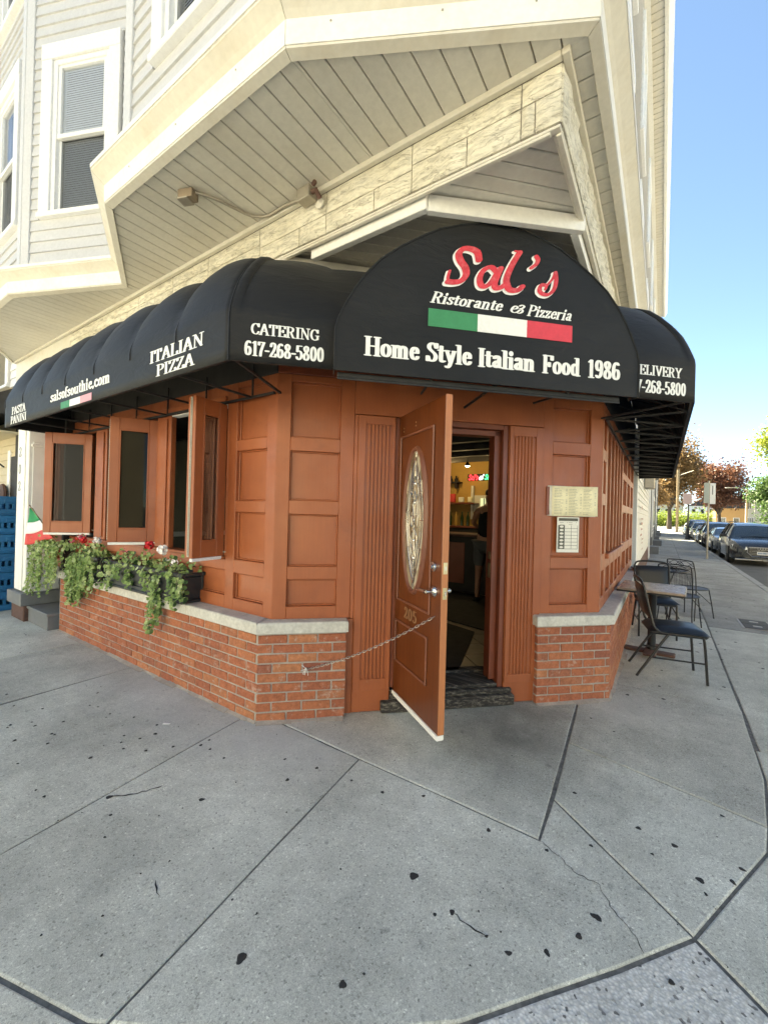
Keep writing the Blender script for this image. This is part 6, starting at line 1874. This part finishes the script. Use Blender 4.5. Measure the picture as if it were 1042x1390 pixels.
# blue crates, one object each
def crate_mesh():
    m = MB(); W_, D_c, Hc = .56, .40, .255
    m.box(ID, 0, W_, 0, D_c, 0, .02, .003)
    for a, b, c, d in ((0, W_, 0, .018), (0, W_, D_c-.018, D_c), (0, .018, .018, D_c-.018), (W_-.018, W_, .018, D_c-.018)):
        m.box(ID, a, b, c, d, .021, .08, .004); m.box(ID, a, b, c, d, .155, Hc, .004)
    for k in range(9):
        x = .0+k*(W_-.03)/8
        m.box(ID, x, x+.03, .001, .016, .0805, .1545); m.box(ID, x, x+.03, D_c-.016, D_c-.001, .0805, .1545)
    for k in range(6):
        y = .02+k*(D_c-.06)/5
        m.box(ID, .001, .016, y, y+.03, .0805, .1545); m.box(ID, W_-.016, W_-.001, y, y+.03, .0805, .1545)
    m.box(ID, .2, .36, -.004, .017, .17, .21, .003); m.box(ID, W_-.01, W_+.004, .14, .26, .17, .21, .003)
    m.lathe([(0, 0), (.03, 0), (.03, .008), (0, .01)], 10, (W_*.75, .0, .12), Matrix.Rotation(R(90), 4, 'X'))
    return m.mesh('plastic_crate', MT['crate'])
cme = crate_mesh()
rows = ['bottom row', 'second row up', 'third row up', 'fourth row up', 'fifth row up', 'top row']
for c, (cx_, cy_) in enumerate(((-8.0, 1.62), (-8.6, 1.58), (-9.2, 1.63))):
    for k in range(6):
        o = bpy.data.objects.new('plastic_crate', cme); link(o); o.location = (cx_+random.uniform(-.012, .012), cy_+random.uniform(-.012, .012), .003+k*.262); o.rotation_euler = (0, 0, random.uniform(-.03, .03))
        tag(o, 'blue plastic crate, %s of the %s' % (rows[k], ('stack nearest the white post', 'middle stack of crates', 'stack farthest from the post')[c]), 'crate', 'stacked blue bread crates')

# =================================================================== tables and chairs
def rbend(pts, k=4): return catmull(pts, k)
def padded_chair(loc, rz, label):
    """local: faces +x, origin at seat centre on the ground"""
    t = thing('padded_chair', label, 'chair', loc, rz, 'black padded metal chairs')
    BM = MT['blackmetal']
    for sy in (-1, 1):
        y = .20*sy
        MB().tube([(-.31, y*1.03, 0), (-.10, y, .36), (-.055, y, .43)], .0115, 8).build('back_leg', BM, t, 50)
        MB().tube(rbend([(.245, y, 0), (.215, y, .38), (.19, y, .425), (.14, y, .432), (-.10, y, .432), (-.155, y, .46), (-.19, y, .52), (-.27, y, .86)]), .0115, 8).build('front_leg', BM, t, 50)
        MB().tube([(-.19, y*.99, .19), (.232, y, .19)], .008, 6).build('side_stretcher', BM, t)
    MB().tube(rbend([(-.268, -.20, .85), (-.285, -.17, .90), (-.292, -.08, .915), (-.292, .08, .915), (-.285, .17, .90), (-.268, .20, .85)]), .0115, 8).build('back_rail', BM, t, 50)
    P = []
    N = 14
    for i in range(N+1):
        a = -1+2*i/N; row = []
        for j in range(11):
            b = -1+2*j/10
            w_ = (1-abs(a)**6)**.5 if abs(a) < 1 else 0; w2 = (1-abs(b)**6)**.5 if abs(b) < 1 else 0
            row.append((a*.235+.02, b*(.215+.015*a), .445+.042*w_*w2+.01*w_*w2*(1-a*a)*(1-b*b)))
        P.append(row)
    m = MB(); m.grid(P); m.grid([[(p[0], p[1], .443-(.0 if i in (0, N) or j in (0, 10) else .006)) for j, p in enumerate(row)] for i, row in enumerate(P)][::-1])
    m.box(ID, -.212, .252, -.205, .205, .408, .452, .02)
    m.build('seat', MT['vinyl'], t, 50)
    m = MB()
    for sgn in (1, -1):
        Q = []
        for i in range(9):
            a = -1+2*i/8; row = []
            for j in range(9):
                b = -1+2*j/8; w_ = ((1-abs(a)**5)*(1-abs(b)**5))**.5 if abs(a) < 1 and abs(b) < 1 else 0
                z = .70+b*.15; x = -.195-(z-.52)*.235
                row.append((x+sgn*(.006+.018*w_), a*.185, z))
            Q.append(row)
        m.grid(Q if sgn > 0 else Q[::-1])
    m.build('backrest', MT['vinyl'], t, 50)
    return t
def wire_chair(loc, rz, label):
    t = thing('wire_chair', label, 'chair', loc, rz, 'wrought iron garden chairs'); BM = MT['blackmetal']
    for sy in (-1, 1):
        y = .19*sy
        MB().tube(rbend([(.24, y*1.1, 0), (.20, y, .25), (.15, y*.95, .44)]), .008, 7).build('front_leg', BM, t, 50)
        MB().tube(rbend([(-.25, y*1.1, 0), (-.20, y, .25), (-.19, y, .45), (-.22, y, .70), (-.27, y*.98, .86), (-.275, y*.8, .885)]), .008, 7).build('back_leg', BM, t, 50)
        MB().tube(rbend([(-.19, y*1.02, .44), (-.02, y*1.3, .30), (.19, y*1.02, .22)]), .006, 6).build('side_scroll', BM, t, 50)
    MB().tube([(-.275, -.152, .885), (-.285, 0, .895), (-.275, .152, .885)], .008, 7).build('top_rail', BM, t, 50)
    m = MB(); m.tube(rbend([(-.26, -.19, .80), (-.275, -.08, .875), (-.27, .02, .82), (-.26, .0, .80)]), .004, 5); m.tube(rbend([(-.26, .19, .80), (-.275, .08, .875), (-.27, -.02, .82), (-.26, .0, .80)]), .004, 5)
    m.tube(rbend([(-.262, -.19, .86), (-.268, -.08, .80), (-.275, 0, .87), (-.268, .08, .80), (-.262, .19, .86)]), .004, 5); m.tube([(-.25, -.188, .78), (-.25, .188, .78)], .005, 5)
    m.build('back_scroll', BM, t, 50)
    m = MB()
    for i in range(21):
        y = -.18+.018*i; m.box(ID, -.249+.0, -.247, y-.0012, y+.0012, .50, .78)
        z = .50+.0135*i
        m.box(ID, -.2465, -.2445, -.185, .185, z-.0012, z+.0012)
    o = m.build('back_mesh', MT['mesh'], t); o['kind'] = 'stuff'
    m = MB(); seat = [(.05+.235*math.cos(2*math.pi*k/20)-.04, .225*math.sin(2*math.pi*k/20), .45) for k in range(20)]
    m.tube(seat, .008, 6, closed=True); m.build('seat_rim', BM, t, 50)
    MB().prism([(p[0], p[1], 0) for p in seat], (0, 0, .447), (0, 0, .451)).build('seat', MT['mesh'], t)
    return t
# front padded chair: seat faces towards the street (+x)
padded_chair((.09, 4.87, 0), R(12), 'black padded chair in front of the square table, nearest the camera, back to the wall')
padded_chair((-.06, 6.45, 0), R(-80), 'black padded chair behind the square table, its back upright against the round table')
padded_chair((-.13, 5.95, 0), R(-178), 'black padded chair tucked under the square table next to the brick wall') if False else None
wire_chair((.22, 7.05, 0), R(75), 'wire garden chair with its open scrolled back between the two tables')
wire_chair((.38, 7.95, 0), R(58), 'wire garden chair with a solid mesh back at the far right of the round table')
t1 = thing('square_table', 'small rectangular cafe table with worn reflective top on a rusty pedestal by the brick wall', 'table', (-.07, 5.48, 0), R(-3))
bx('tabletop', ID, -.31, .30, -.33, .33, .715, .742, MT['tabletop'], t1, .006)
bx('table_edge', ID, -.313, .303, -.333, .333, .70, .7145, MT['blackmetal'], t1, .004)
MB().lathe([(.045, .03), (.04, .1), (.04, .66), (.06, .69), (.0, .699)], 20).build('pedestal', MT['blackmetal'], t1, 40)
bx('table_base', ID, -.26, .22, -.06, .06, .002, .032, MT['tablebase'], t1, .008); bx('table_base', ID, -.06, .06, -.27, .27, .0325, .05, MT['tablebase'], t1, .008)
t2 = thing('round_table', 'round dark mesh cafe table behind the square one', 'table', (-.02, 7.52, 0))
MB().lathe([(.0, .738), (.355, .738), (.0, .7385)], 40).build('tabletop', MT['mesh'], t2, 40)
MB().tube([(.365*math.cos(k*math.pi/20), .365*math.sin(k*math.pi/20), .742) for k in range(40)], .012, 8, closed=True).build('table_rim', MT['blackmetal'], t2, 60)
MB().tube([(.25*math.cos(k*math.pi/20), .25*math.sin(k*math.pi/20), .742) for k in range(40)], .005, 6, closed=True).build('table_ring', MT['blackmetal'], t2, 60)
for k in range(4):
    a = k*math.pi/2+.5; MB().tube(rbend([(.30*math.cos(a), .30*math.sin(a), 0), (.12*math.cos(a), .12*math.sin(a), .35), (.22*math.cos(a), .22*math.sin(a), .72)]), .010, 7).build('leg', MT['blackmetal'], t2, 50)
# =================================================================== the street beyond
def tree(loc, h, r, mat, label, seed, trunk_r=.16, trunk_h=None, n=9000, leaf=.22, clumps=46, squash=1.0, cat='tree', lean=0, group=None):
    rr = np.random.default_rng(seed); t = thing('tree', label, cat, (*loc, -.1), 0, group)
    th = trunk_h or h*.4
    m = MB(); tops = []
    m.tube([(0, 0, 0), (.05, 0, th*.5), (lean*.3, .03, th)], [trunk_r*1.25, trunk_r, trunk_r*.8], 9, caps=False)
    C = []
    cz = th+(h-th)*.52
    for i in range(clumps):
        d = rr.normal(size=3); d /= np.linalg.norm(d); q = rr.uniform(.25, 1)**.55
        C.append(np.array([lean, 0, cz])+d*q*np.array([r, r, (h-th)*.5*squash])*rr.uniform(.8, 1.0))
    C = np.array(C)
    for c in C[:14]:
        mid = np.array([lean*.3, .03, th])*.55+c*.45; mid[2] = (th+c[2])/2*.97
        m.tube([(lean*.3, .03, th*.92), tuple(mid), tuple(c)], [trunk_r*.5, trunk_r*.28, trunk_r*.1], 5, caps=False)
    m.build('trunk', MT['bark'], t, 60)
    k = rr.integers(0, clumps, n); cs = rr.uniform(.16, .34, clumps)*r
    P = C[k]+rr.normal(size=(n, 3))*cs[k][:, None]*np.array([1, 1, .75])
    leaf_cloud(P, leaf, 'crown', mat, t, .5, None, seed=seed)
    return t
# row of further houses on this side of the street
def row_house(y0, y1, xface, h, label, mat, base, n, gap_d=.0):
    b = thing('row_house', label, 'house', (xface, y0, 0), 0, 'row houses on the near side of the street')
    F = Fr((0, 0), (0, 1), (1, 0)); L = y1-y0
    bx('wall', F, .0, L, -7, .0, .6, h, mat, b, 0); bx('base', F, .02, L-.02, -6.9, .03, 0, .6, base, b, .01)
    bx('cornice', F, -.1, L+.1, -.3, .35, h, h+.35, MT['fascia'], b, .02)
    for z in np.arange(.75, h-.2, .16 if h < 5 else .2):
        MB().box(F, .12, L-.12, .001, .018, z, z+.012).build('clapboard_edge', MT['wtrim'], b)
    bx('corner_board', F, -.02, .16, -.02, .03, .6, h, MT['wtrim'], b, .004); bx('corner_board', F, L-.16, L+.02, -.02, .03, .6, h, MT['wtrim'], b, .004)
    for fl_ in range(3):
        for k in range(n):
            a = .9+k*(L-1.6)/n; z = 1.1+fl_*2.75
            w = bx('window', F, a, a+.95, .0, .06, z, z+1.65, MT['wtrim'], b, .01)
            MB().box(F, a+.1, a+.85, .0605, .066, z+.1, z+1.5).build('pane', MT['carglass'], w)
    # stoop
    bx('stoop', F, L*.45, L*.45+1.1, .0, .45, .0, .32, MT['greystep'], b, .01); bx('downpipe', F, L-.5, L-.42, .02, .1, .3, h, MT['greystep'], b, .01)
    return b
grey = basic('grey_house_paint', (.30, .30, .31), .6, .05, 1, 60, .05)
tan = basic('tan_house_paint', (.52, .47, .38), .6, .05, 1, 60, .05)
row_house(18.6, 25.2, -.55, 8.6, 'white row house just beyond the corner building', MT['wtrim'], MT['tablebase'], 3)
row_house(25.4, 32.4, -.45, 8.9, 'dark grey row house, second beyond the corner building', grey, MT['greystep'], 3)
row_house(32.6, 40, -.6, 8.5, 'cream row house, third along the near side', MT['wtrim'], MT['tablebase'], 3)
row_house(43.5, 51, -.5, 8.8, 'pale house beyond the sunlit gap in the row', tan, MT['greystep'], 3)
row_house(51.2, 60, -.6, 8.4, 'white house at the far end of the row', MT['wtrim'], MT['greystep'], 3)
# far side of the street
def far_house(x, y, w_, d_, h, mat, label, gable=True):
    b = thing('street_house', label, 'house', (x, y, 0), 0, 'houses across the street')
    bx('wall', ID, 0, w_, 0, d_, -.1, h, mat, b, 0)
    m = MB()
    if gable:
        m.convex([(-.3, -.3, h), (w_+.3, -.3, h), (-.3, d_+.3, h), (w_+.3, d_+.3, h), (w_/2, -.3, h+w_*.35), (w_/2, d_+.3, h+w_*.35)], [(0, 2, 5, 4), (1, 3, 5, 4), (0, 1, 4), (2, 3, 5), (0, 1, 3, 2)])
    else: m.box(ID, -.3, w_+.3, -.3, d_+.3, h, h+.3, .03)
    m.build('roof', MT['shingle'], b)
    for fl_ in range(int(h//2.8)):
        z = .9+fl_*2.8
        for k in range(int(d_//2)):
            a = .7+k*2.0
            wv = bx('window', ID, -.07, .0, a, a+.95, z, z+1.5, MT['wtrim'], b, .01)
            MB().box(ID, -.078, -.0705, a+.1, a+.85, z+.1, z+1.4).build('pane', MT['carglass'], wv)
        for k in range(int(w_//2)):
            a = .6+k*2.0
            wv = bx('window', ID, a, a+.95, -.07, .0, z, z+1.5, MT['wtrim'], b, .01)
            MB().box(ID, a+.1, a+.85, -.078, -.0705, z+.1, z+1.4).build('pane', MT['carglass'], wv)
    return b
far_house(12.0, 86, 7, 9, 6.3, tan, 'tan house with dark gable roof behind the green tree at the right edge')
far_house(12.5, 64, 7, 9, 5.0, MT['wtrim'], 'white house low behind the leafy green tree')
far_house(8.8, 104, 8, 9, 4.2, basic('orange_house', (.50, .30, .12), .6, .05), 'orange tan house glimpsed under the russet tree')
far_house(-4, 150, 9, 9, 6.5, tan, 'pale house closing the far end of the street')
far_house(6.5, 150, 9, 9, 6.0, MT['wtrim'], 'white house at the far end, right of the pale one')
for q in ((11.5, 20), (11.5, 34), (11.8, 6)):
    far_house(q[0], q[1], 7, 11, 7.5, MT['wtrim'] if q[1] > 30 else tan, {20: 'three-storey tan house across the street beside the cars', 34: 'white three-storey house across the street', 6: 'tan corner house across the street'}[q[1]], False)
# unseen houses behind the viewer, added across the left-hand street to bounce sunlight back
for x in (-16, -6, 5):
    b = far_house(x, -21, 9.5, 9, 9.0, [tan, MT['wtrim'], MT['beige']][(x+16)//10 % 3], {-16: 'unseen tan house added across the left street to bounce sunlight', -6: 'unseen white house added directly across the left street to bounce sunlight', 5: 'unseen beige house added on the opposite corner to bounce sunlight'}[x], False)
across = MB().box(ID, -40, 7.5, -11.9, -9.2, -.129, 0.0, .01).build('far_sidewalk', MT['concrete2'])
across['kind'] = 'structure'
across2 = MB().box(ID, 8.9, 11.6, -6, 110, -.129, 0.0, .01).build('far_sidewalk', MT['concrete2'])
across2['kind'] = 'structure'
# trees
tree((1.0, 86), 16.3, 4.2, MT['orange'], 'tall orange and gold autumn tree over the near sidewalk', 2, .34, 3.6, 17000, .34, 60)
tree((8.2, 92), 13.2, 3.7, MT['redleaf'], 'russet red autumn tree beyond the parked cars', 5, .30, 3.0, 13000, .34, 50)
tree((11.0, 53), 12.2, 2.9, MT['yellow'], 'bright yellow-green tree leaning in at the right edge', 9, .25, 6.6, 12000, .24, 46, lean=-.3)
tree((10.3, 62), 6.9, 2.0, MT['green'], 'conical green tree in front of the tan house', 13, .18, 1.0, 10000, .24, 40, squash=1.15)
tree((-1.8, 70), 8.0, 2.6, MT['orange'], 'smaller brown-leaved tree between the row houses and the tall orange tree', 17, .2, 3.4, 6000, .3, 30)
hd = thing('street_hedge', 'yellow-green hedge and shrubs closing the far end of the street', 'hedge', (0, 112, 0))
rr = np.random.default_rng(3)
P = np.stack([rr.uniform(-8, 14, 15000), rr.normal(0, 1.0, 15000), np.abs(rr.normal(0, 1.2, 15000))+.2+.8*np.sin(np.linspace(0, 60, 15000))**2], 1)
leaf_cloud(P, .35, 'hedge_foliage', MT['hedge'], hd, .6, 'stuff', seed=8)
# poles, signs, lamps
def pole(name, label, cat, x, y, h, r, mat):
    t = thing(name, label, cat, (x, y, 0)); MB().tube([(0, 0, -.05), (0, 0, h)], r, 10).build('pole', mat, t, 50); return t
s1 = pole('parking_sign', 'thin steel post with two pale parking signs seen nearly edge-on at the kerb', 'sign', 1.50, 20.6, 3.1, .03, MT['galv'])
s1.rotation_euler = (0, 0, 0)
bx('sign_plate', Fr((0, 0), (1, .15), (.15, -1)), -.16, .02, .032, .038, 2.22, 3.02, MT['signback'], s1, .004)
bx('sign_plate', Fr((0, 0), (1, .05), (.05, -1)), .035, .21, .030, .036, 2.18, 3.0, MT['wtrim'], s1, .004)
bx('sign_print', Fr((0, 0), (1, .05), (.05, -1)), .10, .13, .0365, .038, 2.55, 2.9, MT['greystep'], s1, 0)
MB().lathe([(.05, 0), (.04, .04), (.0, .05)], 10).build('base_collar', MT['galv'], s1)
s2 = pole('parking_meter_post', 'dark post with a square pinkish sign plate farther along the kerb', 'sign', 1.72, 41, 3.3, .06, MT['blackmetal'])
bx('sign_plate', ID, -.36, .22, -.07, -.055, 2.85, 3.7, basic('faded_sign', (.42, .32, .32), .6, .05), s2, .006)
MB().lathe([(.2, 0), (.16, .3), (.12, .5), (.12, .9), (0, .95)], 12).build('post_base', MT['blackmetal'], s2, 40)
up = pole('utility_pole', 'tall wooden utility pole against the orange tree', 'utility pole', 1.62, 66, 8.2, .15, MT['polewood'])
MB().tube([(0, 0, 7.4), (1.6, -.2, 8.0)], .04, 6).build('lamp_arm', MT['galv'], up)
sl2 = pole('street_lamp', 'street lamp with a long arm reaching left in front of the russet tree', 'street lamp', 8.5, 66, 5.6, .09, MT['polewood'])
MB().tube([(0, 0, 5.4), (-.8, 0, 5.75), (-1.7, 0, 5.75)], .035, 6).build('lamp_arm', MT['galv'], sl2)
MB().box(ID, -2.1, -1.6, -.12, .12, 5.70, 5.82, .03).build('lamp_head', MT['galv'], sl2)
# =================================================================== parked cars (nose towards the viewer)
def car(y, x, paint, label, suv=True, W=1.86, L=4.6, H=1.62, z0=-.13, front=False):
    t = thing('parked_car', label, 'car', (x, y, z0), 0, 'cars parked nose towards the viewer along the kerb')
    hw = W/2
    # body sections along the length (y from nose), (ylen, z_low, z_belt/bonnet, half width low, half width belt)
    S = [(0.00, .30, .62, .60, .58), (.05, .22, .74, .82, .76), (.22, .19, .84, .93, .85), (.60, .19, .93, .99, .90), (1.0, .19, .97, 1.0, .92), (1.38, .19, 1.02, 1.0, .94), (2.2, .2, 1.03, 1.0, .95), (3.2, .2, 1.05, 1.0, .95), (4.0, .2, 1.08, .99, .93), (4.42, .25, 1.05, .95, .89), (4.58, .32, .95, .86, .80)]
    k = L/4.6; hs = H/1.62
    def ring(s_):
        y_, zl, zb, wl, wb = s_; y_ *= k; zb *= hs; zl *= hs
        a = [(-wl*hw*.86, zl), (-wl*hw*.985, zl+.07), (-wl*hw, (zl+zb)/2), (-wl*hw*.985, zb-.16), (-wb*hw, zb-.03), (-wb*hw*.86, zb+.012), (-wb*hw*.45, zb+.035), (0, zb+.042)]
        full = a+[(-p[0], p[1]) for p in reversed(a[:-1])]
        return [(p[0], y_, p[1]) for p in full]
    m = MB(); P = [ring(s_) for s_ in S]; m.grid(P)
    n = len(P[0]); m.add(P[0], [tuple(range(n))]); m.add(P[-1], [tuple(range(n-1, -1, -1))]); 
    body = m.build('body', paint, t, 45)
    # greenhouse
    gy = [(1.22, .98), (1.75, 1.46), (2.05, 1.56), (3.0, 1.60), (3.9, 1.55), (4.42, 1.12)] if suv else [(1.3, .98), (1.95, 1.36), (2.3, 1.43), (3.0, 1.44), (3.5, 1.40), (4.2, 1.08)]
    def gring(y_, zt, inset_=0):
        wb, wt = .90*hw-inset_, (.90-.26*min(1, (zt-.95)/.6))*hw-inset_
        return [(-wb, y_*k, .97*hs), (-wt, y_*k, (zt-.03)*hs-inset_), (-wt*.8, y_*k, zt*hs-inset_), (0, y_*k, (zt+.02)*hs-inset_), (wt*.8, y_*k, zt*hs-inset_), (wt, y_*k, (zt-.03)*hs-inset_), (wb, y_*k, .97*hs)]
    m = MB(); P = [gring(*q) for q in gy]; m.grid(P); m.add(P[0], [tuple(range(7))]); m.add(P[-1], [tuple(range(6, -1, -1))])
    m.build('glasshouse', MT['carglass'], t, 30)
    # roof skin and pillars
    m = MB(); P = [[(p[0]*1.012, p[1], p[2]+.008) for p in gring(*q)[1:6]] for q in gy[1:5]]; m.grid(P); m.build('roof', paint, t, 30)
    m = MB()
    for sx in (-1, 1):
        for a, b in (((gy[0]), (gy[1])), ((gy[1]), (gy[2])), ((gy[4]), (gy[5]))):
            A = gring(*a); Bq = gring(*b); i0 = 0 if a in (gy[0], gy[5]) else 1; j0 = 1
            if b == gy[5]: i0, j0 = 1, 0
            pA = Vector(A[i0]); pB = Vector(Bq[j0]); pA.x *= sx*-1*-1; pB.x *= sx
            pA.x = abs(pA.x)*sx; pB.x = abs(pB.x)*sx
            MB().tube([pA, pB], .035, 6).build('pillar', paint, t)
        MB().tube([(sx*.89*hw, 2.6*k, .98*hs), (sx*.655*hw, 2.65*k, (gy[2][1]-.02)*hs)], .03, 6).build('pillar', paint, t)
        MB().tube([(sx*.895*hw, 3.55*k, 1.0*hs), (sx*.66*hw, 3.5*k, (gy[3][1]-.05)*hs)], .03, 6).build('pillar', paint, t)
    if suv:
        for sx in (-1, 1): MB().tube([(sx*.60*hw, 1.95*k, 1.60*hs), (sx*.60*hw, 2.1*k, 1.645*hs), (sx*.60*hw, 3.7*k, 1.64*hs), (sx*.60*hw, 3.85*k, 1.59*hs)], .016, 6).build('roof_rail', MT['plastic'], t)
    # wheels
    for sx in (-1, 1):
        for yy in (.88, 3.62):
            w = thing('x', '', 'x'); bpy.data.objects.remove(w)
            R90 = Matrix.Rotation(R(90*sx), 4, 'Y'); org = (sx*(hw-.10), yy*k, .34*hs)
            tm_ = MB().lathe([(.20, -.11), (.315, -.10), (.34, -.06), (.34, .06), (.315, .10), (.22, .11)], 24, org, R90)
            wo = tm_.build('wheel', MT['tyre'], t, 40)
            MB().lathe([(.22, .085), (.20, .05), (.06, .06), (.05, .09), (0, .095)], 10, org, R90).build('rim', MT['rim'], wo, 20)
            MB().box(ID, sx*(hw-.23), sx*(hw+.012), yy*k-.40, yy*k+.40, .33*hs, .735*hs, .06).build('wheel_arch', MT['plastic'], t)
    # face
    FF = Fr((0, .0), (1, 0), (0, -1))
    g0, g1 = -.40, .40
    m = MB(); m.convex([(x_, y_, z) for y_ in (-.012, .05) for x_, z in ((-.30, .36), (.30, .36), (.44, .50), (.40, .70), (-.40, .70), (-.44, .50))], [tuple(range(6)), tuple(range(6, 12))]+[(i, (i+1) % 6, 6+(i+1) % 6, 6+i) for i in range(6)])
    gr_ = m.build('grille', MT['plastic'], t)
    sm = MB(); loop = [(-.30, .36), (.30, .36), (.44, .50), (.40, .70), (-.40, .70), (-.44, .50)]
    sm.tube([(x_, -.018, z) for x_, z in loop], .012, 5, closed=True)
    for z in (.42, .48, .54, .60, .66): sm.box(FF, -.38, .38, .012, .018, z, z+.008)
    sm.build('grille_trim', MT['rim'], gr_)
    if front:
        rg = MB()
        for q in range(4): rg.tube([(-.105+q*.07+.042*math.cos(a_*math.pi/8), -.034, .655+.042*math.sin(a_*math.pi/8)) for a_ in range(16)], .006, 5, closed=True)
        rg.build('four_ring_badge', MT['rim'], gr_)
    MB().box(FF, -.16, .16, .018, .03, .43, .55, .004).build('licence_plate', MT['plate'], t)
    pm_ = MB()
    for q in range(7): pm_.box(FF, -.13+q*.036+(.012 if q > 2 else 0), -.108+q*.036+(.012 if q > 2 else 0), .0302, .032, .46, .52)
    pm_.build('plate_characters', MT['crate'], t)
    for sx in (-1, 1):
        MB().convex([(sx*x_, y_, z) for x_, y_, z in ((.43, -.0, .60), (.44, .0, .70), (.80, .16, .80), (.86, .26, .78), (.84, .20, .68), (.5, -.01, .60), (.43, .10, .60), (.44, .10, .70), (.80, .28, .80), (.86, .36, .78), (.84, .32, .68), (.5, .1, .60))],
                    [tuple(range(6)), tuple(range(6, 12))]+[(i, (i+1) % 6, 6+(i+1) % 6, 6+i) for i in range(6)]).build('headlight', MT['head'], t)
        MB().box(FF, sx*.50, sx*.80, -.10, -.02, .30, .42, .02).build('air_intake', MT['plastic'], t)
        MB().box(ID, sx*(hw*.96), sx*(hw+.17), 1.42*k, 1.54*k, 1.02*hs, 1.15*hs, .03).build('wing_mirror', MT['plastic'], t)
    MB().box(FF, -.78, .78, -.06, .004, .20, .26, .015).build('lower_lip', MT['rim'], t)
    MB().tube([(-.5, 1.20*k, 1.03*hs), (-.05, 1.30*k, 1.08*hs), (.35, 1.28*k, 1.07*hs)], .008, 5).build('wiper', MT['plastic'], t)
    return t
X0 = 3.10
car(20.4, X0, car_paint('paint_charcoal', (.035, .04, .045)), 'dark charcoal SUV with four-ring badge, nearest of the parked cars', front=True)
car(26.4, X0-.02, car_paint('paint_grey', (.13, .15, .17)), 'grey car second in the parked row, right behind the charcoal SUV', False, H=1.48)
car(32.3, X0-.05, car_paint('paint_black', (.012, .013, .015)), 'black SUV third in the parked row', True)
car(38.2, X0-.06, car_paint('paint_blue', (.03, .05, .09)), 'dark blue car fourth in the parked row', False, H=1.46)
car(44.4, X0-.08, car_paint('paint_silver', (.30, .31, .32)), 'silver SUV fifth in the parked row', True)
car(50.6, X0-.08, car_paint('paint_black2', (.015, .015, .018)), 'black van-like SUV sixth in the parked row', True, H=1.8)
car(57, X0-.1, car_paint('paint_white', (.6, .6, .6)), 'white car farthest down the parked row', False)
# lane marking and crosswalk strip on the road
pmk = MB().box(ID, 5.2, 5.32, 18, 23, -.1265, -.126)
pmk.box(ID, 5.2, 5.32, 26, 31, -.1265, -.126); pmk.box(ID, 4.3, 6.2, 16.4, 16.8, -.1265, -.126)
pmk.build('road_marking', MT['print'], road)
print('OBJECTS', len(bpy.data.objects), 'TRIS', sum(len(m.polygons) for m in bpy.data.meshes))
